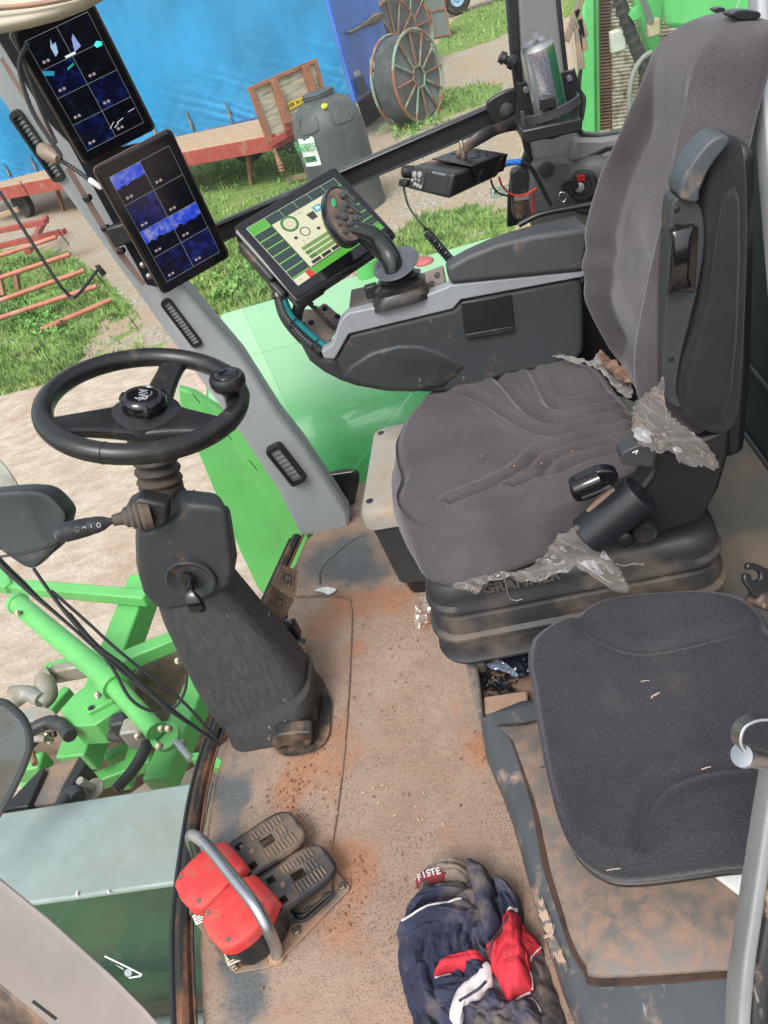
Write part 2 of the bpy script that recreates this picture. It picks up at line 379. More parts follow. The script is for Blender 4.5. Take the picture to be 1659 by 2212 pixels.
paint(fl.data,OFF[fl],'dirt',DG,.62); paint(fl.data,OFF[fl],'red',RG,.3)
# floor body below, mat seam and embossed strips
def ff2(s,t):
    return None
ed=[V(p.x,p.y,-.012) for p in reversed(FE)]
M['seamr']=mat('dusty_seam',(.14,.105,.085),.9,dirt=(.28,.17,.11),ds=25,dt=.5)
mt_=thing('rubber_floor_mat','dirty rubber mat edge ribs moulded along the cab floor beside the steering column','floor mat',P(740,1600,z=0))
seam=PP([(757,1300),(760,1340),(754,1480),(744,1620),(730,1740),(716,1835)],z=.003)
obj('seam',g_tube(seam,[.001,.0022,.0025,.0025,.002,.001],8,6),M['seamr'],mt_)
obj('rib',g_tube(PP([(640,1290),(690,1288),(745,1291),(757,1300)],z=.002),.003,8,6),M['seamr'],mt_)
obj('rib',g_tube(PP([(692,1262),(690,1240),(704,1215),(745,1178),(775,1160),(790,1158)],z=.001),.0035,8,6),mat('embossed_rubber',(.12,.125,.125),.8),mt_)
# crumbs of soil
random.seed(3); cb=[]
spots=[((700,1650),60),((650,1700),40),((930,1290),45),((1040,1620),30),((700,1500),50),((750,1900),40),((870,1340),50),((610,1760),30),((800,1500),90),((800,1900),120)]
for i in range(420):
    (u,v),s=random.choice(spots); p=P(u+random.gauss(0,s),v+random.gauss(0,s),z=.003)
    if p.x<xfront(p.y)+.03: continue
    r=random.choice([.0012,.0016,.0022,.0032]); f=(V(random.gauss(0,1),random.gauss(0,1),random.gauss(0,1)).normalized())
    cb.append(g_lathe(p,f,[(0,-r),(r*random.uniform(.7,1.1),-r*.3),(r,r*.3),(0,r*.9)],5))
M['crumb']=mat('soil_crumb',(.30,.15,.09),.95,var=.3,vs=40)
obj('soil_crumbs',cb,M['crumb'],smooth=False,kind='stuff',label='red brown soil crumbs scattered over the rubber cab floor',cat='soil')
random.seed(5); cb=[]
for i in range(26):
    u,v=random.choice([(640,1560),(930,1750),(700,1700),(850,1650),(730,1700)]); p=P(u+random.gauss(0,50),v+random.gauss(0,60),z=.004); a=random.uniform(0,6.3)
    if p.x<xfront(p.y)+.03: continue
    dx=V(math.cos(a),math.sin(a),0); cb.append(g_tube([p-dx*.0045,p,p+dx*.004],[.0004,.0011,.0004],5))
obj('straw_flecks',cb,mat('straw',(.62,.5,.3),.8),kind='stuff',label='pale straw flecks lying on the dusty cab floor',cat='straw')
# front sill: black sealing rail along the windscreen foot
def along(z,dx):
    return [V(p.x+dx,p.y,z) for p in cr(list(reversed(FE)),6)]
sill=thing('windscreen_rail','black dirty rail along the foot of the curved windscreen','window rail',P(440,1900,z=0))
M['sillm']=mat('rusty_black_rail',(.018,.017,.016),.6,dirt=(.22,.09,.045),ds=14,dt=.57,dsoft=.08,stretch=(1,.4,1),scr=.3)
A=along(.012,-.014); 
obj('rail',g_tube(A,.016,8,ref=V(1,0,0),squash=1.0),M['sillm'],sill)
A2=along(.008,-.036); obj('seal',g_tube(A2,.008,8),M['black'],sill)
A3=along(.016,.006); obj('rust_edge',g_tube(A3,.0035,6),mat('rust_edge',(.2,.08,.04),.9,dirt=(.05,.04,.035),ds=20,dt=.5),sill)
# windscreen: curved pane standing on the rail, leaning forward
def fg(s,t):
    y=.1+1.6*s; z=-.0+1.75*t; return V(xfront(y)-.036-.10*t-.03*t*t,y,z)
obj('windscreen',g_grid(30,12,fg),M['glassdirty'],label='large curved windscreen pane with dust film in front of the steering column',cat='windscreen',recalc=False)
def fg2(s,t):
    y=.1+1.6*s; return V(xfront(y)-.034-.02*t,y,.012-.55*t)
# ---- far front pillar
pts_c=[(742,1150),(700,1098),(560,892),(420,712),(290,540),(150,345),(20,165),(-60,60)]
PY=1.74
Lp=[(-60,145),(0,215),(130,405),(300,640),(430,820),(520,940),(600,1060),(650,1160),(668,1158),(720,1156),(756,1138),(752,1110),(716,1055),(655,965),(600,895),(520,770),(460,700),(330,545),(215,385),(110,235),(0,85),(-60,10)]
pp=PP(Lp,y=PY)
tp=thing('front_pillar','slanted grey plastic cab pillar with black air vents at the far front corner','cab pillar',P(700,1150,y=PY))
tp_o=obj('pillar_cover',g_prism(pp,V(0,.07,0)),M['pillar'],tp,bevel=.012,seg=3)
obj('inner_edge',g_tube(PP([(0,78),(108,230),(215,382),(330,545),(462,700),(520,768),(600,892),(655,962),(716,1052),(752,1108)],y=PY+.015),.008,8,4),M['grey'],tp)
# slots
for a,b in (((43,392),(62,421)),((124,496),(150,530)),((206,588),(230,620)),((280,686),(300,713)),((416,850),(432,871)),((482,925),(502,952)),((538,994),(556,1016))):
    obj('slot',g_beam(P(*a,y=PY-.001),P(*b,y=PY-.001),.0018,.002,V(0,1,0)),M['black'],tp)
# vents: frame + slats, long axis along the pillar
def vent(cs,n,dy,deep=.012,lab=None):
    q=PP(cs,y=PY-dy); c=sum(q,V(0,0,0))/4; ey=((q[0]+q[1])-(q[2]+q[3])).normalized(); hh=((q[0]+q[1])/2-(q[2]+q[3])/2).length
    ex=((q[1]-q[0])+(q[2]-q[3])); ww=ex.length/2; nn=V(0,-1,0); ex=ey.cross(nn).normalized()
    fr=rrect(c,ex,ey,ww,hh,.012,3); inn=rrect(c,ex,ey,ww*.66,hh*.84,.004,3)
    dn=V(0,-.008,0)
    g=g_loft([[p+V(0,.03,0) for p in fr],[p for p in fr],[p+dn for p in rrect(c,ex,ey,ww*.94,hh*.97,.01,3)],[p+dn for p in inn],[p+V(0,.022,0) for p in inn]],True,True)
    o=obj('vent',g,M['black'],tp,angle=30)
    sl_=[]
    for i in range(n):
        t=(i+.5)/n-.5
        sl_.append(g_box(c+ey*(t*hh*.84)+V(0,.004,0),(ww*.64,.0018,.016),(ex,(ey+V(0,.6,0)).normalized(),(V(0,1,0)-ey*.6).normalized())))
    sl_.append(g_box(c+V(0,.008,0),(.003,hh*.82,.004),(ex,ey,nn)))
    obj('vent_slats',sl_,M['gloss'],o,smooth=False)
vent([(572,972),(602,958),(664,1032),(634,1056)],8,.015)
vent([(342,652),(366,640),(440,742),(422,754)],14,.0)
vent([(14,245),(44,232),(146,385),(122,398)],16,.0)
# raised collar round the lowest vent
obj('vent_collar',g_loft([rrect(P(618,1006,y=PY-.001),*(lambda a,b:(a,b))((P(602,958,y=PY)-P(572,972,y=PY)).normalized(),(P(572,972,y=PY)-P(634,1056,y=PY)).normalized()),.052,.125,.01,3),rrect(P(618,1006,y=PY-.012),*(lambda a,b:(a,b))((P(602,958,y=PY)-P(572,972,y=PY)).normalized(),(P(572,972,y=PY)-P(634,1056,y=PY)).normalized()),.044,.112,.008,3)],False,True),M['pillar'],tp)
for ch in tp.children:
    if ch.name.startswith('vent') and not ch.name.startswith('vent_collar'): 
        pass
# black corrugated hose running behind the pillar + teal wire
cab=thing('cable_run','black corrugated hose and teal wire running down behind the grey front pillar','cable',P(745,1110,y=PY+.08))
hp=cr(PP([(375,640),(400,700),(440,740),(500,790),(560,870),(620,950),(680,1030),(752,1108)],y=PY+.05),14)
obj('corrugated_hose',g_tube(hp,[.0075 if i%2 else .0062 for i in range(len(hp))],8),M['hose'],cab)
obj('teal_wire',g_tube(PP([(378,640),(398,690),(420,712)],y=PY+.03),.006,8,6),M['teal'],cab)
obj('teal_wire',g_tube(PP([(640,985),(690,1050),(730,1095),(757,1118)],y=PY+.02),.0022,8,6),M['teal'],cab)
# pillar foot bracket
fb=thing('foot_bracket','black rounded metal bracket with a bolt at the foot of the front pillar','bracket',P(735,1080,y=1.86))
obj('plate',g_prism(cr(PP([(697,1036),(730,1022),(765,1020),(776,1032),(772,1060),(762,1095),(740,1098),(715,1062)],y=1.84),4,True),V(0,.02,0)),M['blackdirty'],fb,bevel=.003)
obj('bolt_head',g_lathe(P(753,1046,y=1.838),V(0,-1,0),[(.009,0),(.009,.004),(.004,.006),(0,.006)],14),M['black'],fb)
# ---- far side window frame: long black bar and seals
wb=thing('window_bar','long black lower frame bar across the far side window','window bar',P(790,345,y=1.78))
a,b=P(455,510,y=1.78),P(1125,222,y=1.78); up=(P(790,330,y=1.78)-P(790,370,y=1.78)).normalized()
bx=(b-a).normalized(); bz=V(0,-1,0).cross(bx)*-1
def bar(y,off,hh,d): 
    return g_box((a+b)/2+V(0,y,0)+bz*off,((b-a).length,d,hh),(bx,V(0,1,0),bz))
obj('bar',bar(0,0,.044,.03),M['black'],wb,bevel=.005)
obj('lip',bar(-.018,.018,.004,.006),M['plastic_clean'],wb)
obj('lip',bar(-.018,-.016,.004,.006),M['gloss'],wb)
# far window pane (upper, framed)
W=[P(455,500,y=1.80),P(1130,215,y=1.80),P(1120,-60,y=1.80),P(150,-60,y=1.80),P(160,60,y=1.80)]
obj('side_window',g_prism(W,V(0,.004,0)),M['glass'],smooth=False,label='far side window pane above the long black bar',cat='window')
W=[P(455,520,y=1.80),P(1130,235,y=1.80),P(1110,560,y=1.80),P(760,1020,y=1.80),P(690,1030,y=1.80)]
obj('side_window',g_prism(W,V(0,.004,0)),M['glass'],smooth=False,label='lower far side window pane under the long black bar',cat='window')
# end clamp of the bar
ck=thing('bar_bracket','black hinge bracket with round bolt joining the window bar to the rear pillar','bracket',P(1090,240,y=1.72))
obj('plate',g_prism(cr(PP([(1050,228),(1075,205),(1110,192),(1124,205),(1124,262),(1095,278),(1070,272)],y=1.73),3,True),V(0,.02,0)),M['black'],ck,bevel=.003)
obj('bolt_head',g_lathe(P(1094,238,y=1.73),V(0,-1,0),[(.014,0),(.014,.003),(.009,.004),(.009,.009),(0,.01)],18),M['plastic_clean'],ck)
hd=thing('window_knob','black turning knob on the window edge beside the drink can','knob',P(1100,130,y=1.70))  # turning knob on the window edge
obj('knob',g_lathe(P(1112,140,y=1.70),P(1085,125,y=1.70)-P(1112,140,y=1.70),[(.006,0),(.012,.003),(.012,.012),(.008,.014),(.008,.022),(.012,.024),(.010,.034),(0,.036)],18),M['black'],hd)
obj('plate',g_prism(PP([(1106,118),(1120,122),(1126,205),(1112,200)],y=1.71),V(0,.015,0)),M['black'],hd,bevel=.002)
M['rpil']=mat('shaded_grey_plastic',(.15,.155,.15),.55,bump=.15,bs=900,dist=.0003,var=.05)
M['kpl']=mat('olive_grey_panel',(.085,.088,.082),.5,bump=.2,bs=700,dist=.0004,dirt=DUST,ds=6,dt=.72,dsoft=.14)
# ---- rear far pillar
rp=thing('rear_pillar','upright grey plastic pillar behind the drink can with black rubber edges','cab pillar',P(1150,300,y=1.75))
obj('pillar_cover',g_prism(PP([(1113,-60),(1200,-60),(1222,120),(1245,270),(1280,300),(1270,345),(1150,352),(1138,300),(1122,120)],y=1.76),V(0,.08,0)),M['rpil'],rp,bevel=.01,seg=3)
obj('edge_seal',g_prism(PP([(1090,-60),(1114,-60),(1124,120),(1142,300),(1150,352),(1140,352),(1128,300),(1106,140)],y=1.755),V(0,.03,0)),M['black'],rp,bevel=.003)
obj('edge_seal',g_prism(PP([(1196,-60),(1206,-60),(1222,100),(1240,250),(1262,288),(1300,292),(1370,280),(1372,286),(1300,300),(1255,296),(1232,256),(1214,110)],y=1.752),V(0,.03,0)),M['black'],rp,bevel=.003)
# dotted rubber band of the lower window + inner black panel
bp_=thing('seal_panel','black dotted window border and hinge cover beside the belt reel','window border',P(1110,440,y=1.77))
obj('border',g_prism(PP([(1122,255),(1140,300),(1150,352),(1148,480),(1096,492),(1098,420),(1104,380),(1125,355),(1134,330),(1130,300),(1112,270)],y=1.78),V(0,.02,0)),M['black'],bp_,bevel=.003)
obj('cover',g_prism(cr(PP([(1106,372),(1128,366),(1142,378),(1150,415),(1154,470),(1112,475),(1106,420)],y=1.745),3,True),V(0,.03,0)),M['blackdirty'],bp_,bevel=.004)
obj('slot',g_prism(PP([(1110,425),(1142,420),(1144,432),(1112,437)],y=1.742),V(0,.006,0)),M['taupe'],bp_,bevel=.002)
# side panel with the key switch
kp=thing('key_panel','dark grey moulded side panel behind the seat holding the ignition switch','side panel',P(1230,400,y=1.7))
obj('panel',g_prism(cr(PP([(1146,352),(1270,345),(1310,325),(1370,318),(1380,440),(1340,500),(1200,520),(1152,500)],y=1.74),2,True),V(0,.06,0)),M['kpl'],kp,bevel=.012,seg=3)
obj('top_trim',g_prism(PP([(1240,300),(1300,300),(1400,285),(1400,318),(1310,325),(1262,348),(1228,352)],y=1.735),V(0,.04,0)),M['rpil'],kp,bevel=.008)
obj('seat_dome',g_lathe(P(1275,400,y=1.74),V(-.15,-1,-.1),[(.062,-.01),(.06,.012),(.05,.022),(.035,.026),(0,.026)],28),M['kpl'],kp)
obj('plug',g_lathe(P(1180,366,y=1.738),V(0,-1,0),[(.016,0),(.016,.003),(.012,.004),(0,.004)],20),M['plastic_clean'],kp)
ks=thing('key_switch','round ignition switch with a key and red padlock mark on the side panel','ignition switch',P(1258,402,y=1.7))
obj('housing',g_lathe(P(1258,402,y=1.705),V(-.2,-1,.1),[(.032,-.01),(.032,.004),(.028,.008),(.02,.008),(.018,.004),(.008,.004),(.008,.012),(0,.012)],26),M['black'],ks)
obj('key_barrel',g_lathe(P(1252,404,y=1.70),V(-.2,-1,.1),[(.010,0),(.010,.006),(.004,.007),(0,.007)],18),M['steel'],ks)
obj('key',[g_prism(cr(PP([(1212,400),(1222,390),(1240,388),(1250,398),(1248,408),(1226,414),(1214,412)],y=1.672),3,True),V(0,.005,0))],M['black'],ks,bevel=.0015)
obj('key_ring',g_tube(PP([(1211,416),(1208,424),(1211,434),(1218,436),(1222,428),(1220,418)],y=1.67),.0014,6,5,True),M['steel'],ks)
obj('second_key',g_prism(PP([(1212,436),(1218,437),(1220,458),(1212,458)],y=1.672),V(0,.002,0)),M['steel'],ks)
obj('lock_mark',[g_prism(PP([(1246,379),(1262,377),(1263,391),(1247,393)],y=1.694),V(0,.002,0))],mat('red_mark',(.65,.03,.03),.4),ks,smooth=False)
obj('lock_symbol',[g_tube(PP([(1251,386),(1251,381),(1257,380),(1258,385)],y=1.6925),.0006,5,4),g_tube(PP([(1250,386),(1259,385),(1259,390),(1251,391)],y=1.6925),.0006,5,0,True)],M['black'],ks)
# rear window pane
W=PP([(1222,-60),(1620,-60),(1500,268),(1290,290),(1250,270)],y=1.80)
obj('rear_side_window',g_prism(W,V(0,.004,0)),M['glass'],smooth=False,label='window pane beside the backrest looking out on the elevator web',cat='window')
# ---- near bottom-left door pillar (close to the lens) and right door frame
dp=thing('door_pillar','broad dusty taupe door pillar leaning across the near left corner','cab pillar',P(100,2150,d=.62))
n_=V(-.25,-.75,.6)
c0=P(120,2120,d=.62)
def PL(l,c,n): return PP(l,pl=(c,n.normalized()))
q=PL([(-60,1820),(0,1888),(120,1985),(260,2110),(330,2180),(400,2260),(250,2330),(110,2212),(0,2120),(-60,2070)],c0,n_)
obj('pillar_cover',g_prism(q,FWD*.02-RGT*.03),M['taupe'],dp,bevel=.012,seg=4)
q=PL([(-60,2075),(0,2125),(110,2218),(200,2300),(120,2330),(-60,2200)],c0-n_.normalized()*.02,n_)
obj('rubber_edge',g_prism(q,n_.normalized()*-.02),M['blackdirty'],dp,bevel=.004)
q=PL([(68,2165),(72,2161),(123,2200),(119,2204)],c0+n_.normalized()*.0008,n_)
obj('slot',g_prism(q,n_.normalized()*-.002),M['black'],dp,smooth=False)
df=thing('door_frame','pale grey door frame with muddy black rubber seal at the near right edge','door frame',P(1620,2100,d=.68))
pf=cr([P(1668,1650,d=.72),P(1650,1760,d=.71),P(1632,1880,d=.70),P(1614,2000,d=.69),P(1600,2100,d=.68),P(1594,2170,d=.68),P(1588,2300,d=.67)],5)
ax=RGT; ay=FWD
def strip(center,w,dep):
    rs=[]
    for i,p in enumerate(center):
        t=(center[min(i+1,len(center)-1)]-center[max(i-1,0)]).normalized(); x=(RGT-t*RGT.dot(t)).normalized(); y=t.cross(x)
        rs.append(rrect(p,x,y,w,dep,min(w,dep)*.3,3))
    return g_loft(rs)
M['dfm']=mat('door_frame_grey',(.17,.18,.175),.5,bump=.1,bs=700,dist=.0003,dirt=DUSTL,ds=9,dt=.74,dsoft=.1)
obj('frame_strip',strip(pf,.0115,.03),M['dfm'],df)
pf2=cr([P(1694,1500,d=.74),P(1690,1700,d=.74),P(1680,1800,d=.73),P(1660,1950,d=.72),P(1642,2060,d=.71),P(1628,2140,d=.70),P(1622,2330,d=.69)],5)
M['mudseal']=mat('muddy_rubber_seal',(.016,.016,.016),.6,dirt=(.45,.34,.24),ds=16,dt=.58,dsoft=.05,scr=.6)
obj('rubber_seal',strip(pf2,.018,.03),M['mudseal'],df)
obj('rubber_seal',strip([p+RGT*.017+FWD*.012 for p in pf2],.013,.03),M['mudseal'],df)
random.seed(9)

# upper part of the near door frame
pf3=cr([P(1634,-60,d=1.0),P(1640,120,d=1.0),P(1650,260,d=.99),P(1662,420,d=.98),P(1680,640,d=.97)],5)
ud=obj('frame_strip',strip(pf3,.013,.03),M['pillar'],df)
# roof visor corner
rv=thing('sun_visor','beige rolled visor edge under the cab roof in the upper left corner','sun visor',P(60,20,d=1.25))
vis=[[(-60,-40),(-60,75)],[(0,-30),(0,66)],[(60,-35),(60,54)],[(120,-40),(120,38)],[(180,-46),(180,14)],[(230,-52),(230,-16)]]
rs=[]
for i,(a_,b_) in enumerate(vis):
    A_,B_=P(*a_,d=1.28),P(*b_,d=1.22); c_=(A_+B_)/2; yy=(A_-B_); h_=yy.length; yy.normalize(); rs.append(rrect(c_,yy,FWD,h_,.03,.013,4))
obj('padding',g_loft(rs),mat('beige_vinyl',(.42,.38,.29),.7,bump=.2,bs=300),rv)
obj('trim',g_tube([P(-60,22,d=1.2),P(60,12,d=1.2),P(150,-4,d=1.2),P(215,-25,d=1.2)],.004,8,5),M['steeld'],rv)
# ================================================================ STEERING
# --- wheel
WC=P(311,866,d=1.35); th=math.radians(19); WN=V(math.sin(th),-.02,math.cos(th)).normalized()
WX=V(1,0,0); WX=(WX-WN*WX.dot(WN)).normalized(); WY=WN.cross(WX)
sw=thing('steering_wheel','black leather steering wheel with three spokes and a round spinner knob','steering wheel',WC)
M['leather']=mat('worn_black_leather',(.014,.014,.015),.34,bump=.5,bs=260,dist=.0006,dirt=(.10,.07,.05),ds=16,dt=.66,dsoft=.12,spec=.5)
Rw=.172
def wp(a,r,h=0): return WC+WX*(r*math.cos(a))+WY*(r*math.sin(a))+WN*h
rim=[wp(2*math.pi*i/96,Rw) for i in range(96)]
rr=[.0185]*96
obj('rim',g_tube(rim,rr,18,closed=True,ref=WN),M['leather'],sw)
# seams across the rim
for a in (math.radians(-97),math.radians(128),math.radians(12),math.radians(42),math.radians(-20)):
    c=wp(a,Rw); t=(-WX*math.sin(a)+WY*math.cos(a)); e=(WX*math.cos(a)+WY*math.sin(a))
    obj('rim_seam',g_tube([c+e*(.0187*math.cos(q))+WN*(.0187*math.sin(q)) for q in [2*math.pi*i/24 for i in range(24)]],.0009,6,closed=True),M['black'],sw)
def spoke(a,w0,w1,r0=.03,r1=.165):
    rs=[]
    for i in range(9):
        t=i/8; r=r0+(r1-r0)*t; w=w0+(w1-w0)*t+ .012*(abs(t-.5)*2)**3; h=-.030*(1-t)**1.3 -.004; e=V(0,0,0)
        tg=(-WX*math.sin(a)+WY*math.cos(a)); rs.append(rrect(wp(a,r,h-.006),tg,WN,w,.026-.006*t,.009,3))
    return g_loft(rs)
for a,w0,w1 in ((math.radians(84),.058,.042),(math.radians(213),.105,.042),(math.radians(-24),.105,.046)):
    obj('spoke',spoke(a,w0,w1),M['leather'],sw)
obj('hub_cushion',g_lathe(WC,WN,[(.05,-.05),(.068,-.035),(.064,-.022),(.045,-.014),(0,-.012)],32,(WX,WY,WN)),M['leather'],sw)
cap_=obj('hub_cap',g_lathe(WC,WN,[(.036,-.022),(.041,-.012),(.041,.004),(.036,.012),(.030,.0145),(.028,.0125),(0,.0125)],40,(WX,WY,WN)),M['gloss'],sw)
for k in range(3):
    a=math.radians(-90+k*120+20); c=wp(a,.040,-.002)
    obj('finger_notch',g_tube([wp(a,.0375,.011),wp(a,.0425,-.002),wp(a,.0405,-.012)],[.003,.006,.003],8,4),M['black'],cap_)
ux=(WX*math.cos(math.radians(15))+WY*math.sin(math.radians(15))); uy=WN.cross(ux)
M['silverink']=mat('silver_print',(.55,.57,.6),.35,.6)
lg=text('logo_lettering','AVR',WC+WN*.0132,-uy,ux,.022,M['silverink'],cap_,bold=.0004)
obj('logo_swoosh',g_tube([WC+WN*.0131+ux*x*.001+uy*y*.001 for x,y in ((-14,-9),(-9,-12),(0,-11),(10,-7),(16,2),(15,8))],.0008,6,6),M['silverink'],cap_)
# spinner knob
ka=math.radians(33); kb=wp(math.radians(4),.160,.0)
kn=obj('spinner_knob',g_lathe(kb,WN+V(-.12,0,.1),[(.018,-.02),(.014,-.006),(.0135,.010),(.018,.024),(.029,.031),(.0325,.039),(.0325,.050),(.029,.056),(.023,.0565),(.022,.0545),(0,.0545)],36),M['leather'],sw)
kx,ky,kz=frame(WN+V(-.12,0,.1))
obj('knob_cap',g_lathe(kb,WN+V(-.12,0,.1),[(.0215,.052),(.0215,.0565),(.019,.059),(.008,.0615),(0,.062)],32),M['gloss'],kn)
obj('knob_clamp',g_box(wp(math.radians(13),.165,.004),(.03,.03,.02),(WX,WY,WN)),M['leather'],kn,bevel=.006,seg=3)
# --- column
cl=thing('steering_column','charcoal plastic steering column with ribbed gaiter, column stalk and scuffed lower shroud','steering column',P(585,1580,z=0))
# gaiter
g0=WC-WN*.045; g1=P(352,1068,y=1.16); ax=(g1-g0); L_=ax.length
prof=[(.034,-.0)]
nr=6
for i in range(nr):
    t0=.0+i/nr*.86*L_; dd=.86*L_/nr
    prof+=[(.036,t0+.08*dd),(.0425,t0+.32*dd),(.0440,t0+.5*dd),(.0425,t0+.68*dd),(.036,t0+.94*dd)]
for i in range(4): prof+=[(.0425,.86*L_+i*.035*L_+.001),(.0395,.86*L_+i*.035*L_+.003)]
prof+=[(.046,L_),(.046,L_+.02)]
obj('gaiter',g_lathe(g0,ax,prof,36),mat('gaiter_rubber',(.03,.028,.026),.5,dirt=(.16,.11,.08),ds=9,dt=.56,dsoft=.2,bump=.2,bs=300,dist=.0005),cl)
# upper housing: rings along the column axis (leaning forward down)
def crect(c,w,dp,r,ex=V(1,0,0),ey=V(0,1,0),k=6): return rrect(c,ex,ey,w,dp,r,k)
YC=1.13
# front (near) face outline points on y = YN ; build as loft of rounded rectangles whose near-left/near-right come from pixels
def hring(pl,pr,yn,dep,r,tilt=0):
    A_=P(*pl,y=yn); B_=P(*pr,y=yn); c=(A_+B_)/2+V(0,dep/2,0); ex=(B_-A_).normalized(); return rrect(c,ex,V(0,1,0),(B_-A_).length,dep,r,6)
hs_=[hring((336,1318),(500,1262),1.062,.14,.03),hring((306,1296),(504,1236),1.056,.15,.034),hring((299,1235),(507,1190),1.054,.14,.036),hring((302,1180),(504,1150),1.058,.12,.036),hring((310,1156),(500,1110),1.064,.10,.036),hring((330,1140),(494,1090),1.072,.085,.03),hring((362,1118),(488,1080),1.082,.07,.02)]
uf=[(402,1088),(440,1091),(486,1096),(495,1112),(503,1180),(508,1232),(500,1270),(462,1294),(420,1312),(370,1320),(336,1316),(312,1286),(302,1250),(300,1190),(304,1150),(330,1146),(362,1128),(388,1108)]
obj('upper_shroud',g_prism(PP(uf,y=1.055),V(-.028,.062,.0)),M['plastic'],cl,bevel=.014,seg=4,angle=50)
obj('shroud_core',g_prism([p+V(-.02,.05,-.02) for p in PP([(400,1110),(480,1115),(500,1232),(490,1290),(340,1316),(312,1250),(330,1160)],y=1.06)],V(-.02,.09,-.05)),M['plastic'],cl,bevel=.012)
ls=[hring((338,1326),(484,1278),1.065,.10,.024),hring((350,1362),(505,1306),1.06,.105,.026),hring((382,1430),(560,1374),1.05,.11,.028),hring((412,1495),(612,1434),1.04,.12,.032),hring((440,1550),(648,1482),1.03,.13,.040),hring((468,1592),(662,1524),1.02,.14,.050)]
M['shroud']=mat('scuffed_charcoal_plastic',(.034,.037,.043),.5,dirt=(.068,.058,.050),ds=95,dt=.58,dsoft=.25,stretch=(1.6,1.6,.35),bump=.2,bs=500,dist=.0003,scr=1)
obj('lower_shroud',g_loft(ls),M['shroud'],cl)
# ridge at the joint
bs_=[hring((474,1590),(664,1522),1.0,.165,.05),hring((480,1606),(668,1540),.995,.17,.05),hring((494,1640),(672,1578),.99,.17,.05),hring((502,1655),(674,1592),.992,.165,.05)]
obj('foot_cover',g_loft(bs_),M['shroud'],cl)
obj('foot_flange',g_loft([rrect(P(640,1500,y=1.09),V(1,0,.1).normalized(),V(0,1,0),.09,.17,.04,5),rrect(P(650,1530,y=1.09),V(1,0,.1).normalized(),V(0,1,0),.12,.18,.05,5),rrect(P(655,1560,z=.012),V(1,0,0),V(0,1,0),.13,.17,.05,5)]),M['blackdirty'],cl)
# top tray of the shroud: smooth pad
obj('screw_hole',g_lathe(P(418,1062,y=1.115),V(0,0,1),[(.004,0),(.004,.0015),(0,.0015)],12),M['black'],cl)
# recessed dish with a tilt lever
fc=P(412,1252,y=1.049)
dish=obj('lever_dish',g_lathe(fc,V(0,-1,0),[(.049,-.008),(.049,.0035),(.045,.005),(.030,-.006),(.018,-.010),(0,-.010)],36),M['plastic'],cl)
obj('slot',g_prism(cr([fc+V(x*.001,-.009,y*.001) for x,y in ((-12,-12),(-12,18),(0,24),(10,14),(10,-14),(0,-18))],4,True),V(0,.006,0)),M['black'],dish)
lv=P(418,1268,y=1.03)
obj('tilt_lever',g_loft([rrect(fc+V(.002,-.004,.004),V(1,0,0),V(0,-.35,1).normalized(),.012,.012,.004),rrect(fc+V(.004,-.03,-.004),V(1,0,0),V(0,-.35,1).normalized(),.018,.012,.005),rrect(fc+V(.006,-.040,-.016),V(1,0,0),V(0,-.8,.6).normalized(),.034,.018,.008),rrect(fc+V(.008,-.046,-.036),V(1,0,0),V(0,-1,.2).normalized(),.035,.014,.006),rrect(fc+V(.009,-.044,-.046),V(1,0,0),V(0,-1,.2).normalized(),.026,.010,.0045)]),M['gloss'],dish)
# stalk switch
sb=P(316,1106,y=1.06)
blk=obj('switch_block',[g_prism(PP([(272,1094),(300,1078),(362,1092),(360,1132),(316,1156),(272,1128)],y=1.035),V(0,.035,0))],M['blackdirty'],cl,bevel=.006)
obj('block_screw',g_lathe(P(300,1080,y=1.05),V(0,-.6,.8),[(.009,0),(.009,.003),(.005,.004),(0,.003)],16),M['rubber'],blk)
s0=P(312,1108,y=1.045); s1=P(120,1155,y=.985); dv=(s1-s0); LL=dv.length
kb_=obj('stalk_boot',g_lathe(s0,dv,[(.030,-.01),(.031,.004),(.027,.008),(.029,.013),(.024,.017),(.025,.022),(.019,.027),(.019,.032),(.012,.038),(.010,.055)],26),M['rubber'],cl)
stk=obj('stalk',g_lathe(s0,dv,[(.0055,.03),(.0065,.06),(.012,.070),(.015,.082),(.0158,.10),(.0162,LL*.62),(.0152,LL*.63),(.0165,LL*.64),(.0178,LL*.90),(.0160,LL*.91),(.0165,LL*.92),(.0155,LL*.985),(.011,LL),(0,LL)],28),M['plastic_clean'],cl)
fx,fy,fz=frame(dv)
cu=-UPV; 
horn=[]
ex=(RGT-fz*RGT.dot(fz)).normalized(); ey=(UPV-fz*UPV.dot(fz)-ex*UPV.dot(ex)).normalized(); hc=s0+fz*(LL+.0006)
def hp_(x,y): return hc+ex*(x*.001)+ey*(y*.001)
M['ink']=mat('white_ink',(.75,.75,.75),.5)
horn.append(g_tube([hp_(-4,-2),hp_(-4,2),hp_(0,2),hp_(4,5),hp_(4,-5),hp_(0,-2)],.0006,5,closed=True))
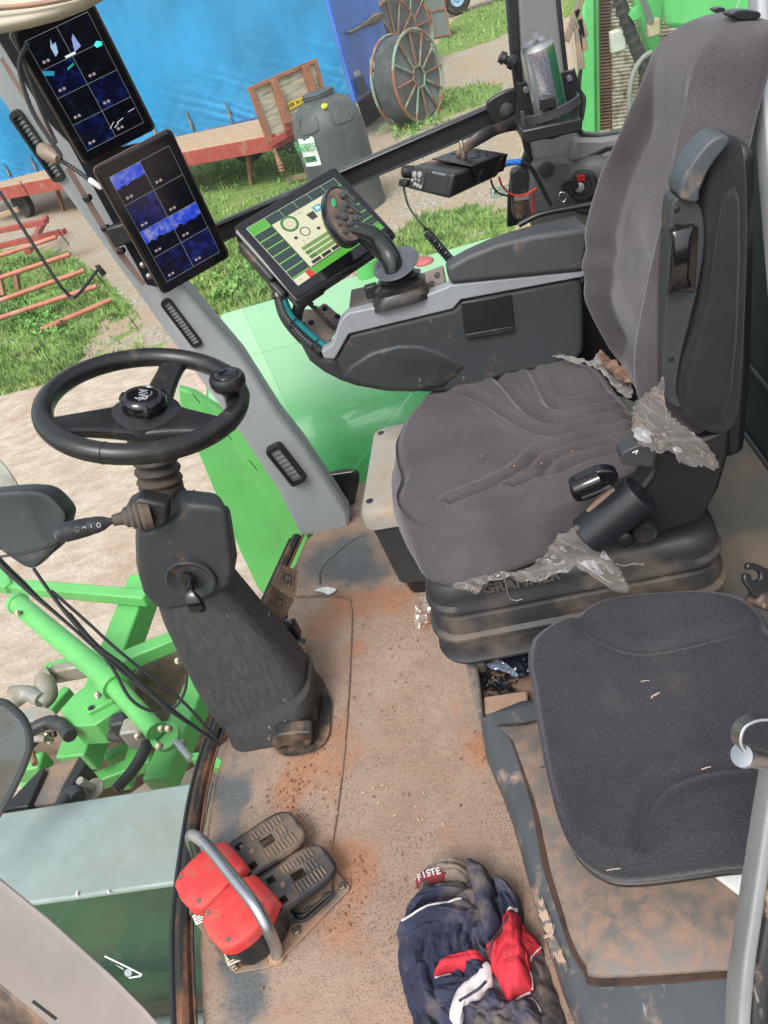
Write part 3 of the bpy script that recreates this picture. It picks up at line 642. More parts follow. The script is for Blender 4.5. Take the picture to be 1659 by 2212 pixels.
# small signs on the barrel
vdir=(V(0,0,CH)-(s0+fz*(LL*.5))); vdir=(vdir-fz*vdir.dot(fz)).normalized(); sd_=fz.cross(vdir)
def bp2(h,a,y=0): 
    q=vdir*math.cos(a)+sd_*math.sin(a); return s0+fz*(h+y)+q*.0168
for h_,k in ((LL*.52,0),(LL*.60,1),(LL*.68,2),(LL*.76,3)):
    if k==0: pts=[[bp2(h_+.003*math.cos(t),-.1+.25*math.sin(t)) for t in [i/8*6.28 for i in range(8)]]]; 
    elif k==1: pts=[[bp2(h_,-.2),bp2(h_,.2)]]
    elif k==2: pts=[[bp2(h_+.003,.0),bp2(h_-.003,.15),bp2(h_-.003,-.15)]]
    else: pts=[[bp2(h_,-.25),bp2(h_+.003,0),bp2(h_,.25)],[bp2(h_-.003,-.2),bp2(h_-.003,.2)]]
    for q in pts: horn.append(g_tube(q,.0005,4,closed=(len(q)>4)))
obj('switch_marks',horn,M['ink'],stk,smooth=False)
# foot release flap at the base
obj('release_pedal',g_prism(cr(PP([(590,1601),(604,1588),(664,1582),(674,1588),(672,1608),(655,1614),(614,1612),(600,1622),(590,1614)],y=.965),3,True),V(0,.03,.006)),M['blackdirty'],cl,bevel=.004)
# --- foot brake pads between column and pillar
bp1=thing('brake_pedals','pair of ribbed brown rubber brake pads standing beside the steering column','pedal',P(620,1370,z=0))
M['padr']=mat('brown_dust_rubber',(.12,.088,.066),.8,dirt=(.26,.17,.11),ds=12,dt=.5,dsoft=.2,bump=.4,bs=120,dist=.001)
pn=V(.75,-.45,.55).normalized()
for j,(cs) in enumerate((((606,1216),(646,1232),(640,1290),(586,1262)),((585,1264),(638,1293),(612,1345),(568,1306)))):
    c=P(sum(a[0] for a in cs)/4,sum(a[1] for a in cs)/4,y=1.22); q=[P(u,v,pl=(c,pn)) for u,v in cs]
    pd=obj('pad',g_prism(q,pn*-.012),M['padr'],bp1,bevel=.005,seg=3)
    ex=((q[1]-q[0])+(q[2]-q[3])).normalized(); ey=pn.cross(ex)
    gl=[]
    for i in range(7):
        t=(i+.5)/7; a_=q[0].lerp(q[1],t); b_=q[3].lerp(q[2],t); gl.append(g_tube([a_.lerp(b_,.06)+pn*.001,a_.lerp(b_,.94)+pn*.001],.0022,6))
    obj('ribs',gl,M['padr'],pd)
    c2=sum(q,V(0,0,0))/4+pn*.003
    obj('emblem_ring',[g_tube([c2+ex*(.010*math.cos(t))+ey*(.010*math.sin(t)) for t in [i/20*6.283 for i in range(20)]],.0012,5,closed=True),g_tube([c2+ex*.016+ey*.008,c2+ex*.012+ey*.010],.0012,5),g_tube([c2+ex*.016-ey*.008,c2+ex*.012-ey*.010],.0012,5),g_tube([c2-ex*.016+ey*.008,c2-ex*.012+ey*.010],.0012,5),g_tube([c2-ex*.016-ey*.008,c2-ex*.012-ey*.010],.0012,5)],M['blackdirty'],pd)
obj('pedal_arm',[g_beam(P(612,1300,y=1.26),P(622,1420,y=1.24),.03,.012),g_box(P(625,1362,y=1.24),(.045,.03,.05))],M['black'],bp1,bevel=.004)
obj('bolt_head',g_lathe(P(622,1342,y=1.215),V(.2,-1,.3),[(.008,0),(.008,.004),(.004,.005),(0,.005)],12),M['steel'],bp1)
ft=thing('floor_flap','small black plastic tongue poking out of the floor beside the column','flap',P(655,1385,z=0))
obj('tongue',g_prism(PP([(640,1379),(662,1381),(658,1391),(643,1387)],z=.02),V(0,0,.004)),M['gloss'],ft,bevel=.001)
# --- instrument pod at the left edge, outside the glass line
po=thing('instrument_pod','dark grey back of a rounded instrument pod at the left edge','instrument pod',P(60,1200,d=1.2))
c0=P(70,1150,d=1.36); n0=V(.15,-.9,.35).normalized()
o1=PL([(-60,1075),(0,1060),(66,1056),(100,1062),(122,1078),(146,1108),(144,1130),(130,1178),(100,1206),(64,1230),(0,1190),(-60,1150)],c0,n0)
cc=sum(o1,V(0,0,0))/len(o1)
def shrink(l,s,dz): return [cc+(p-cc)*s+n0*dz for p in l]
o1=resample(cr(o1,4,True),60)
obj('shell',g_loft([shrink(o1,.96,-.05),shrink(o1,1.0,-.04),shrink(o1,1.0,-.012),shrink(o1,.985,-.003),shrink(o1,.94,.003),shrink(o1,.84,.005),shrink(o1,.78,.004)]),M['plastic'],po)
pq=PL([(-40,1208),(64,1192),(130,1165),(140,1130)],c0+n0*.006,n0)
obj('edge_crease',g_tube(pq,.0022,6,5),M['black'],po)
mp_=thing('pale_plate','worn translucent grey plate edge behind the instrument pod','plate',P(20,1030,d=1.3))
c1=P(10,1020,d=1.5); obj('plate',g_prism(PL([(-60,950),(-10,985),(14,1010),(34,1040),(46,1062),(-60,1062)],c1,n0),n0*-.004),mat('pale_plate',(.35,.34,.3),.3,dirt=(.2,.19,.17),ds=5,dt=.55),mp_)
# ================================================================ MONITORS
M['tile_sky']=None
def screen_mat(name,kind,seed):
    m=bpy.data.materials.new(name); m.use_nodes=True; nt=m.node_tree; N=nt.nodes; L=nt.links; b=N['Principled BSDF']
    b.inputs['Base Color'].default_value=(.004,.004,.006,1); b.inputs['Roughness'].default_value=.12
    uvn=N.new('ShaderNodeUVMap'); mp=N.new('ShaderNodeMapping'); L.new(uvn.outputs[0],mp.inputs[0]); mp.inputs['Location'].default_value=(seed*3.1,seed*1.7,seed)
    n=N.new('ShaderNodeTexNoise'); n.inputs['Scale'].default_value=3; n.inputs['Detail'].default_value=7; n.inputs['Roughness'].default_value=.65; L.new(mp.outputs[0],n.inputs['Vector'])
    r=N.new('ShaderNodeValToRGB'); L.new(n.outputs[0],r.inputs[0]); e=r.color_ramp.elements
    if kind=='dark': cols=[(.3,(.0005,.001,.006)),(.5,(.001,.002,.02)),(.62,(.004,.012,.09)),(.75,(.02,.06,.22))]
    elif kind=='blue': cols=[(.3,(.001,.002,.012)),(.5,(.004,.006,.06)),(.62,(.012,.02,.16)),(.8,(.03,.06,.25))]
    elif kind=='black': cols=[(.3,(.0005,.0006,.001)),(.55,(.001,.0015,.004)),(.68,(.004,.01,.03)),(.85,(.02,.04,.09))]
    else: cols=[(.3,(.01,.03,.55)),(.48,(.03,.08,.7)),(.6,(.18,.22,.62)),(.72,(.45,.38,.6))]
    while len(e)<4: e.new(.5)
    for x,(p_,c_) in zip(e,cols): x.position=p_; x.color=(*c_,1)
    out=r.outputs[0]
    if kind=='sky':
        sp=N.new('ShaderNodeSeparateXYZ'); L.new(uvn.outputs[0],sp.inputs[0])
        n2=N.new('ShaderNodeTexNoise'); n2.inputs['Scale'].default_value=6; n2.inputs['Detail'].default_value=5; L.new(mp.outputs[0],n2.inputs['Vector'])
        ma=N.new('ShaderNodeMath'); ma.operation='MULTIPLY_ADD'; L.new(n2.outputs[0],ma.inputs[0]); ma.inputs[1].default_value=-.35; L.new(sp.outputs[1],ma.inputs[2])
        mr=N.new('ShaderNodeMapRange'); L.new(ma.outputs[0],mr.inputs[0]); mr.inputs[1].default_value=.36; mr.inputs[2].default_value=.39
        x=N.new('ShaderNodeMix'); x.data_type='RGBA'; L.new(mr.outputs[0],x.inputs[0]); x.inputs[6].default_value=(.0006,.0012,.008,1); L.new(out,x.inputs[7]); out=x.outputs[2]
    L.new(out,b.inputs['Emission Color']); b.inputs['Emission Strength'].default_value=.45
    return m
def tiles(par,o,ex,ey,n,w,h,kinds,lw=.0008):
    """grid of 2 x 4 camera pictures"""
    uvs=[]
    for r_ in range(4):
        for c_ in range(2):
            k=kinds[r_*2+c_]; x0=-w/2+w/2*c_+lw/2; x1=x0+w/2-lw; y1=h/2-h/4*r_-lw/2; y0=y1-h/4+lw
            q=[o+ex*x+ey*y for x,y in ((x0,y0),(x1,y0),(x1,y1),(x0,y1))]
            f=lambda p,a=q[0]:((p-a).dot(ex)/(w/2),(p-a).dot(ey)/(h/4))
            obj('camera_picture',([*q],[(0,1,2,3)]),screen_mat('camera_picture_'+k,k,r_*2+c_+w*7),par,smooth=False,uv=f,recalc=False)
            # camera and disc signs in the corner
            cx,cy=x0+.012,y0+.010
            obj('corner_signs',[g_box(o+ex*(cx+dx)+ey*(cy)+n*.0003,(.0055,.0045,.0002),(ex,ey,n)) for dx in (0,.0085)],M['sign_dim'],par,smooth=False)
    L_=[g_box(o+n*.0002,(lw*1.2,h,.0002),(ex,ey,n))]+[g_box(o+ey*(h/2-h/4*i)+n*.0002,(w,lw,.0002),(ex,ey,n)) for i in range(5)]+[g_box(o+ex*(s*w/2)+n*.0002,(lw*.7,h,.0002),(ex,ey,n)) for s in (-1,1)]
    obj('grid_lines',L_,mat('screen_line',(.1,.12,.12),.4,emit=(.25,.32,.3),es=.22),par,smooth=False)
M['sign_dim']=mat('screen_sign',(.05,.05,.05),.4,emit=(.5,.38,.36),es=.35)
def monitor(name,label,cs,d,n,kinds):
    o,ex,ey,nn,w,h=quad(cs,d,n)
    t=thing(name,label,'monitor',o-ey*h/2-nn*.02)
    obj('housing',g_loft([rrect(o-nn*.030,ex,ey,w*.9,h*.92,.01,3),rrect(o-nn*.024,ex,ey,w*.985,h*.99,.01,3),rrect(o-nn*.004,ex,ey,w,h,.009,4),rrect(o-nn*.0005,ex,ey,w-.004,h-.004,.008,4)]),M['black'],t)
    obj('edge_trim',g_tube(rrect(o-nn*.010,ex,ey,w+.0015,h+.0015,.0095,4),.0022,6,closed=True),mat('bronze_trim',(.2,.15,.12),.35,.7),t)
    sc=obj('screen',g_loft([rrect(o-nn*.0004,ex,ey,w-.006,h-.006,.007,4),rrect(o+nn*.0006,ex,ey,w-.007,h-.007,.007,4)]),M['gloss'],t)
    tiles(sc,o+nn*.0009,ex,ey,nn,w*.79,h*.835,kinds)
    return t,o,ex,ey,nn,w,h
mt1=monitor('camera_monitor','lower black touchscreen monitor showing eight camera pictures with bright blue skies',[(205,366),(369,282),(499,554),(355,639)],1.52,(.51,-.84,-.16),['sky','black','blue','black','sky','sky','dark','blue'])
mt2=monitor('camera_monitor','upper black touchscreen monitor with eight nearly black night pictures',[(28,69),(193,-8),(338,277),(178,359)],1.46,(.45,-.88,-.10),['black','black','dark','black','black','dark','dark','black'])
# pieces of picture content of the upper monitor
_,o,ex,ey,nn,w,h=mt2
W_,H_=w*.79,h*.835
def fl2(name,x,y,pts,col,es,t=mt2[0]):
    obj(name,g_prism([o+ex*(x+a)*W_+ey*(y+b)*H_+nn*.0013 for a,b in pts],nn*.0002),mat('picture_'+name,(.01,.01,.01),.4,emit=col,es=es),t,smooth=False)
fl2('bright_shape',-.22,.30,[(0,0),(.06,.02),(.10,.10),(.04,.09),(.06,.14),(.0,.08)],(.2,.3,.42),.9)
fl2('bright_shape',-.10,.255,[(0,0),(.16,.0),(.17,.02),(.0,.018)],(.5,.55,.6),.9)
fl2('bright_shape',.06,.27,[(0,0),(.12,.02),(.10,.13),(.05,.10)],(.16,.2,.4),.9)
fl2('teal_patch',.38,.225,[(0,0),(.09,0),(.1,.03),(.04,.05),(-.02,.03)],(.05,.6,.5),.9)
fl2('teal_patch',-.5,.205,[(0,0),(.12,-.03),(.16,.0),(.06,.03),(.0,.04)],(.0,.2,.3),.7)
fl2('teal_patch',-.16,.165,[(0,0),(.12,.02),(.13,.035),(.01,.02)],(.0,.3,.2),.7)
for q in ((-.02,-.42,.10,.03),(.05,-.43,.09,.012),(.12,-.40,.12,.004)): fl2('white_streak',q[0],q[1],[(0,0),(q[2],q[3]+.01),(q[2],q[3]+.016),(0,.006)],(.5,.52,.6),.8)
fl2('white_streak',.35,-.36,[(0,0),(.12,.005),(.12,.012),(0,.006)],(.35,.3,.5),.8)
# mounting panel behind monitors
mpn=thing('monitor_mount','tall black mounting plate with pink bronze edge strips behind both monitors','mounting plate',P(300,600,y=1.70))
c0=P(260,420,y=1.70); nM=V(.42,-.88,.0).normalized()
obj('plate',g_prism(PL([(40,20),(130,210),(205,330),(340,300),(400,560),(345,622),(318,616),(150,310),(110,270),(-20,60),(-10,30)],c0,nM),nM*-.012),M['black'],mpn,bevel=.002)
M['bronze']=mat('bronze_strip',(.36,.25,.21),.35,.5)
obj('edge_strip',g_prism(PL([(0,130),(6,122),(110,292),(104,300)],c0+nM*.006,nM),nM*-.014),M['bronze'],mpn)
obj('edge_strip',g_prism(PL([(142,366),(152,360),(262,540),(316,612),(308,618),(250,548)],c0+nM*.006,nM),nM*-.014),M['bronze'],mpn)
for a in ((189,428),(228,493),(262,542)): obj('clip',g_box(P(*a,pl=(c0+nM*.01,nM)),(.018,.016,.012)),M['black'],mpn,bevel=.003)
obj('bolt_head',g_lathe(P(308,572,pl=(c0+nM*.008,nM)),nM,[(.007,0),(.007,.004),(0,.007)],12),M['steel'],mpn)
obj('bolt_head',g_lathe(P(322,596,pl=(c0+nM*.012,nM)),nM,[(.007,0),(.007,.004),(0,.007)],12),M['steel'],mpn)
obj('ball_joint',[g_box(P(262,505,pl=(c0+nM*.02,nM)),(.05,.03,.045)),],M['blackdirty'],mpn,bevel=.006)
# gooseneck lamp
gn=thing('gooseneck_lamp','beige knobbed lamp head on a thin black gooseneck with white tip between the monitors','gooseneck lamp',P(105,330,y=1.6))
kd=P(130,346,y=1.55)-P(92,324,y=1.58)
obj('lamp_head',g_lathe(P(92,324,y=1.58),kd,[(.008,-.004),(.014,0),(.016,.012),(.014,.03),(.010,.044),(.009,.05)],20),mat('beige_plastic',(.2,.155,.11),.4),gn)
np_=cr(PP([(60,95),(44,130),(46,170),(70,240),(100,290),(128,330),(132,346),(150,358),(175,375),(192,388)],y=1.53),10)
obj('gooseneck',g_tube(np_,[.0048 if i%2 else .0038 for i in range(len(np_))],8),M['hose'],gn)
obj('gooseneck',g_tube(PP([(30,60),(40,100),(60,160),(90,240),(122,310)],y=1.56),.004,8,6),M['hose'],gn)
obj('white_tip',g_lathe(P(192,387,y=1.53),P(216,404,y=1.53)-P(192,387,y=1.53),[(.004,0),(.0055,.004),(.0055,.024),(.003,.028)],12),M['white'],gn)
# bent black rod with plate on the pillar
br=thing('bent_rod','thin bent black rod held by a small plate on the front pillar','rod',P(215,585,y=1.7))
obj('rod',g_tube([P(-40,370,y=1.60),P(0,416,y=1.60),P(60,510,y=1.58),P(125,610,y=1.56),P(138,626,y=1.56),P(152,640,y=1.56),P(168,638,y=1.57),P(214,580,y=1.70)],.0036,8,5),M['black'],br)
obj('mount_plate',g_prism(PP([(205,573),(215,570),(232,590),(222,597)],y=1.725),V(0,-.006,0)),M['rubber'],br,bevel=.002)
obj('screw',g_lathe(P(219,587,y=1.719),V(0,-1,0),[(.006,0),(.006,.002),(.003,.003),(0,.002)],12),M['black'],br)
# ================================================================ CONSOLE DISPLAY
o,ex,ey,nn,w,h=quad([(500,490),(722,357),(861,508),(645,650)],1.50,(.39,-.58,.72))
cd=thing('console_display','wide black console display with a green and cream menu screen behind the joystick','display',o-ey*h/2-nn*.03)
M['bezel']=mat('black_bezel',(.012,.012,.013),.3,bump=.1,bs=400,dist=.0003,dirt=(.16,.13,.1),ds=30,dt=.72,dsoft=.04)
obj('housing',g_loft([rrect(o-nn*.045,ex,ey,w*.86,h*.84,.012,3),rrect(o-nn*.038,ex,ey,w*.97,h*.97,.012,3),rrect(o-nn*.006,ex,ey,w,h,.012,4),rrect(o-nn*.0,ex,ey,w-.006,h-.006,.010,4)]),M['bezel'],cd)
obj('screen_pane',g_loft([rrect(o+nn*.0001,ex,ey,w-.012,h-.012,.009,4),rrect(o+nn*.0010,ex,ey,w-.013,h-.013,.009,4)]),M['gloss'],cd)
# side grips on the left edge
obj('side_grip',[g_box(o-ex*(w/2+.002)+ey*(h*.10)-nn*.024,(.016,h*.5,.03),(ex,ey,nn)),g_box(o-ex*(w/2+.004)-ey*(h*.22)-nn*.03,(.016,h*.22,.02),(ex,ey,nn))],M['blackdirty'],cd,bevel=.005)
TL,TR,BR,BL=[P(u,v,pl=(o+nn*.0012,nn)) for u,v in ((533,494),(723,385),(830,492),(645,617))]
ax_=(TR-TL); W2=ax_.length; ax_=ex; H2=(BL-TL).length; TL0=TL
def S2(x,y,k=0): return TL+(TR-TL)*x+(BL-TL)*y+((BR-TR)-(BL-TL))*x*y+nn*(.0001*k)
def em(name,c,s=.8): return mat('screen_'+name,(.01,.01,.01),.25,emit=c,es=s,var=0)
E_={'cream':em('cream',(.52,.50,.34)),'dk':em('dark_teal',(.012,.03,.03)),'gr':em('green',(.07,.30,.03)),'gd':em('dark_green',(.05,.14,.03)),'bar':em('olive',(.12,.22,.06)),'red':em('red',(.5,.02,.02)),'tl':em('teal',(.06,.3,.4)),'bk':em('ink',(.02,.025,.02)),'lim':em('lime',(.14,.42,.05)),'line':em('line',(.4,.5,.3)),'brn':em('brown',(.3,.15,.06)),'wh':em('pale',(.6,.6,.5))}
def rc(nm,key,x0,y0,x1,y1,k=1): return ([S2(x0,y0,k),S2(x1,y0,k),S2(x1,y1,k),S2(x0,y1,k)],[(3,2,1,0)])
def pic(nm,key,gs): obj(nm,gs,E_[key],cd,smooth=False,recalc=False)
pic('menu_background','dk',[rc('','',0,0,1,1,0)])
pic('menu_page','cream',[rc('','',.205,.13,.86,.885,1)])
pic('side_buttons','gr',[rc('','',0,0,.19,.125,2)])
for i in range(7):
    pic('separator','lim',[rc('','',0,.125+.125*i,.19,.140+.125*i,3)]); pic('separator','lim',[rc('','',.87,.125+.125*i,1,.138+.125*i,3)])
pic('frame_lines','line',[rc('','',-.006,0,0,1,3),rc('','',0,-.006,1,0,3),rc('','',.2,.13,.205,.9,3)]+[rc('','',.19+.16*i,0,.193+.16*i,.12,3) for i in range(6)])
pic('status_bar','gr',[rc('','',.17,.90,1,1,2)]); pic('status_red','red',[rc('','',.13,.895,.19,1.0,3)]); pic('status_sign','cream',[rc('','',0,.90,.13,1,2)])
def ell(x,y,rx,ry,k=3,n=28,r0=0):
    # ring or disc in metric screen units
    c=S2(x,y,k); vs=[];m=n
    if r0: 
        for t in [2*math.pi*i/n for i in range(n)]: vs+= [c+ex*rx*math.cos(t)+ey*ry*math.sin(t),c+ex*rx*r0*math.cos(t)+ey*ry*r0*math.sin(t)]
        return vs,[(2*i,2*((i+1)%n),2*((i+1)%n)+1,2*i+1) for i in range(n)]
    return [c+ex*rx*math.cos(2*math.pi*i/n)+ey*ry*math.sin(2*math.pi*i/n) for i in range(n)],[tuple(range(n))]
pic('dial','gd',[ell(.34,.24,.019,.019,3)]); pic('dial_face','line',[ell(.34,.24,.0135,.0135,4)]); pic('dial_centre','cream',[ell(.34,.24,.009,.009,5)]); pic('dial_ring','red',[ell(.34,.24,.006,.006,6,r0=.85)])
pic('wheel_symbol','bk',[ell(.40,.44,.011,.011,3,r0=.8),ell(.83,.40,.009,.009,3),ell(.52,.50,.004,.004,3),ell(.29,.45,.004,.004,3)]); pic('wheel_rim','wh',[ell(.83,.40,.0045,.0045,4,r0=.6)])
pic('bin_symbol','bk',[([S2(.52,.25,3),S2(.60,.25,3),S2(.595,.36,3),S2(.53,.36,3)],[(3,2,1,0)])]); pic('tractor_symbol','tl',[rc('','',.61,.20,.70,.30,3),rc('','',.66,.28,.72,.34,3),rc('','',.82,.18,.87,.25,3)]); pic('tractor_window','wh',[rc('','',.635,.225,.675,.265,4)])
pic('linkage_lines','bk',[rc('','',.66,.22,.84,.225,4)]+[([S2(.55,.50,3),S2(.555,.50,3),S2(.80,.33,3),S2(.795,.33,3)],[(3,2,1,0)])])
pic('progress_bars','bar',[rc('','',.26,.60+.075*i,.64,.655+.075*i,3) for i in range(3)]+[rc('','',.71,.82,.85,.84,3)])
pic('progress_ends','gd',[rc('','',.58,.60,.64,.655,4),rc('','',.60,.675,.64,.73,4),rc('','',.26,.675,.32,.73,4),rc('','',.26,.75,.33,.805,4),rc('','',.60,.75,.64,.805,4),rc('','',.68,.60,.73,.645,4),rc('','',.68,.68,.73,.725,4),rc('','',.68,.76,.73,.80,4)])
pic('mini_graphs','bk',[rc('','',.24+.115*i,.825,.34+.115*i,.875,3) for i in range(3)])
tx=[]
random.seed(4)
for i in range(70):
    # tiny character strokes
    bx_,by_=random.choice([(.46,.17),(.49,.17),(.75,.47),(.72,.2),(.60,.47),(.65,.47),(.34,.55),(.39,.53),(.34,.615),(.34,.69),(.36,.765),(.25,.95),(.45,.95),(.6,.95),(.8,.95),(.05,.95),(.05,.3),(.1,.42),(.07,.55),(.1,.68),(.08,.8),(.3,.04),(.5,.05),(.7,.04)])
    x=bx_+random.uniform(-.03,.03); y=by_+random.uniform(-.02,.02); tx.append(rc('','',x,y,x+random.uniform(.004,.014),y+.006,5))
pic('menu_writing','bk',tx[:46]); pic('menu_writing','brn',tx[46:])
obj('power_sign',g_tube([o-ex*(w/2+.0122)-ey*(h*.26)-nn*.03+ey*(.004*math.cos(t))+nn*(.004*math.sin(t)) for t in [i/12*6.283 for i in range(12)]],.0006,4,closed=True),M['white'],cd)
obj('ball_stem',[g_tube([o-ey*h*.42-ex*w*.22-nn*.045,P(650,655,y=1.50),P(640,690,y=1.52)],.013,12,4)],M['blackdirty'],cd)
# ================================================================ JOYSTICK
js=thing('joystick','black multi button joystick with oval keypad head, round collar and rubber boot','joystick',P(868,640,y=1.5))
jn=(-FWD*.78+RGT*.5+UPV*.2).normalized(); jc=P(738,472,d=1.42)
hd_=cr(PL([(723,407),(742,411),(762,432),(778,468),(781,500),(771,518),(752,520),(733,505),(716,478),(707,448),(709,420)],jc,jn),5,True)
hc_=sum(hd_,V(0,0,0))/len(hd_)
def hs2(s,dz,sh=0): return [hc_+(p-hc_)*s+jn*dz for p in hd_]
M['grip']=mat('satin_black_grip',(.010,.013,.013),.22,spec=.6)
head=obj('keypad_head',g_loft([hs2(.75,-.030),hs2(.98,-.026),hs2(1.1,-.018),hs2(1.14,-.008),hs2(1.10,-.001),hs2(1.03,.0005),hs2(1.0,-.001),hs2(.9,-.0015)]),M['grip'],js)
obj('keypad_face',g_loft([hs2(1.0,-.0025),hs2(.985,.0007)]),mat('brown_dust_plastic',(.06,.05,.045),.6,dirt=(.17,.11,.08),ds=40,dt=.5,dsoft=.2),head)
jx=(PL([(745,470)],jc,jn)[0]-PL([(735,470)],jc,jn)[0]).normalized(); jy=jn.cross(jx)
M['key']=mat('rubber_key',(.05,.055,.055),.45); M['keyg']=mat('green_key',(.03,.26,.11),.4)
def key(x,y,rx,ry,hgt=.004,rot=0,mt=None):
    c=PL([(680+.166*x,389+.166*y)],jc,jn)[0]; s_=.166*1.42/1597; rx*=s_*1.15; ry*=s_*1.15; q=[]
    for sc,hh in ((1.0,0),(1.0,hgt*.7),(.88,hgt),(.6,hgt*1.12)):
        q.append([c+jx*((rx*sc)*math.cos(t)*math.cos(rot)-(ry*sc)*math.sin(t)*math.sin(rot))+jy*((rx*sc)*math.cos(t)*math.sin(rot)+(ry*sc)*math.sin(t)*math.cos(rot))+jn*(hh+.0008) for t in [2*math.pi*i/18 for i in range(18)]])
    obj('key',g_loft(q,False,True),mt or M['key'],head)
for a in ((245,305,32,55,.003,-.2,M['keyg']),(345,215,36,45,.008,0),(392,330,32,42,.005,0),(350,385,44,50,.006,0),(365,480,48,52,.006,0),(265,470,28,36,.004,0),(315,570,28,34,.004,0),(380,670,28,34,.004,0),(440,590,54,36,.009,-.2),(530,650,54,34,.010,-.2),(515,510,34,44,.006,0),(455,240,22,85,.004,.75),(485,315,22,85,.004,.75),(515,390,22,90,.004,.75)): key(*a)
arc=[PL([(680+.166*x,389+.166*y)],jc,jn)[0]+jn*.002 for x,y in ((440,430),(490,430),(545,465),(580,530),(575,580),(530,600),(480,570),(450,500))]
obj('key_ring',g_tube(arc,.0022,8,5),M['key'],head)
gp=[jc-jn*.012+(P(772,500,d=1.43)-P(738,472,d=1.42))*.6,P(790,506,d=1.445),P(812,522,d=1.455),P(833,543,d=1.46),P(846,566,d=1.46),P(850,590,d=1.465)]
obj('grip',g_tube(gp,[.018,.021,.023,.0225,.020,.016],20,6,ref=V(0,0,1),squash=.9),M['grip'],js)
dcn=V(-.12,-.34,.93).normalized(); dcc=P(855,569,d=1.47)
obj('collar',g_lathe(dcc,dcn,[(.013,.003),(.046,.0015),(.0475,0),(.046,-.0015),(.012,-.002)],48),mat('blue_grey_plastic',(.055,.062,.075),.42),js)
cq=P(818,577,pl=(dcc+dcn*.0022,dcn)); cx_=(P(828,572,pl=(dcc+dcn*.0022,dcn))-cq).normalized(); cy_=dcn.cross(cx_)
obj('collar_slot',[g_box(cq,(.008,.008,.0006),(cx_,cy_,dcn)),g_box(cq+cx_*.011,(.006,.008,.0006),(cx_,cy_,dcn))],M['black'],js,smooth=False)
bx0=V(1,0,.0); base=P(868,634,y=1.50)
def br_(u,v,w_,h_,r_): 
    c=P(u,v,y=1.50); return rrect(c,V(1,0,0),V(0,.97,-.12).normalized(),w_,h_,r_,6)
obj('boot',g_loft([br_(858,572,.05,.045,.02),br_(858,586,.072,.06,.025),br_(860,590,.062,.052,.022),br_(862,598,.092,.075,.03),br_(862,604,.082,.068,.028),br_(864,612,.108,.09,.03),br_(865,624,.102,.085,.028),br_(866,636,.120,.10,.03),br_(867,650,.124,.10,.03)]),mat('boot_rubber',(.02,.019,.018),.4,dirt=(.15,.10,.07),ds=16,dt=.64,dsoft=.12),js)
obj('knob_switch',g_box(P(803,628,y=1.52),(.028,.02,.028)),M['blackdirty'],js,bevel=.004)
for a in ((944,596),(932,615),(816,645)): obj('corner_screw',[g_lathe(P(*a,y=1.50),V(.4,-.6,.7),[(.006,0),(.006,.005),(.003,.006),(0,.005)],10)],M['rubber'],js)
# ================================================================ ARMREST CONSOLE
ac=thing('armrest_console','dark grey armrest console with a light grey strip and hinged arm pad','console',P(900,830,y=1.5))
y0=1.47
side=[(723,777),(754,722),(979,668),(996,649),(1256,600),(1262,690),(1262,760),(1240,790),(1100,810),(1000,850),(906,849),(836,847),(770,836),(746,820)]
obj('side_panel',g_prism(PP(side,y=y0),V(0,.16,0)),M['plastic'],ac,bevel=.01,seg=3)
strip_=[(694,760),(718,745),(734,695),(751,677),(906,643),(965,621),(971,616),(1262,586),(1262,599),(996,648),(979,668),(754,722),(723,777),(700,775)]
obj('grey_strip',g_prism(PP(strip_,y=y0-.006),V(0,.03,0)),M['grey'],ac,bevel=.003)
# top deck behind the strip
def zt(u,v): return P(u,v,y=y0+.02)
tdk=[zt(751,678),zt(906,644),zt(965,622),zt(1262,588)]
td2=[p+V(0,.14,0) for p in tdk]; 
obj('top_deck',g_prism([tdk[0],tdk[1],tdk[2],td2[2]+V(0,0,.0),td2[1],td2[0]],V(0,0,-.02)),mat('dusty_grey_plastic',(.17,.17,.175),.55,dirt=(.3,.22,.17),ds=9,dt=.52,dsoft=.2),ac,bevel=.004)
# front bowl
bowl=[(645,718),(652,752),(668,782),(700,806),(735,824),(770,836),(836,848),(906,850),(760,770),(723,777),(694,775),(690,758)]
obj('front_bowl',g_prism(PP(bowl,y=y0+.03),V(0,.11,0)),M['plastic'],ac,bevel=.010,seg=3)
# raised flank contour on the side panel
obj('flank_bulge',g_loft([PP([(742,812),(752,790),(800,758),(860,742),(905,742),(960,758),(1010,790),(960,838),(900,845),(836,843),(775,833)],y=y0+.002),PP([(750,812),(760,792),(805,764),(862,749),(905,749),(952,764),(996,790),(950,832),(900,839),(836,838),(780,829)],y=y0-.008)],False,True),M['plastic'],ac,bevel=.004)
obj('flap',g_prism(PP([(995,653),(1104,635),(1111,708),(1106,716),(1006,730),(1003,718)],y=y0-.001),V(0,-.004,0)),M['black'],ac,bevel=.002)
obj('flap_lip',g_prism(PP([(1004,722),(1111,703),(1112,715),(1006,732)],y=y0-.006),V(0,-.003,0)),M['blackdirty'],ac,bevel=.002)
obj('screw',g_lathe(P(755,808,y=y0-.004),V(0,-1,0),[(.006,0),(.005,.002),(0,.002)],12),M['black'],ac)
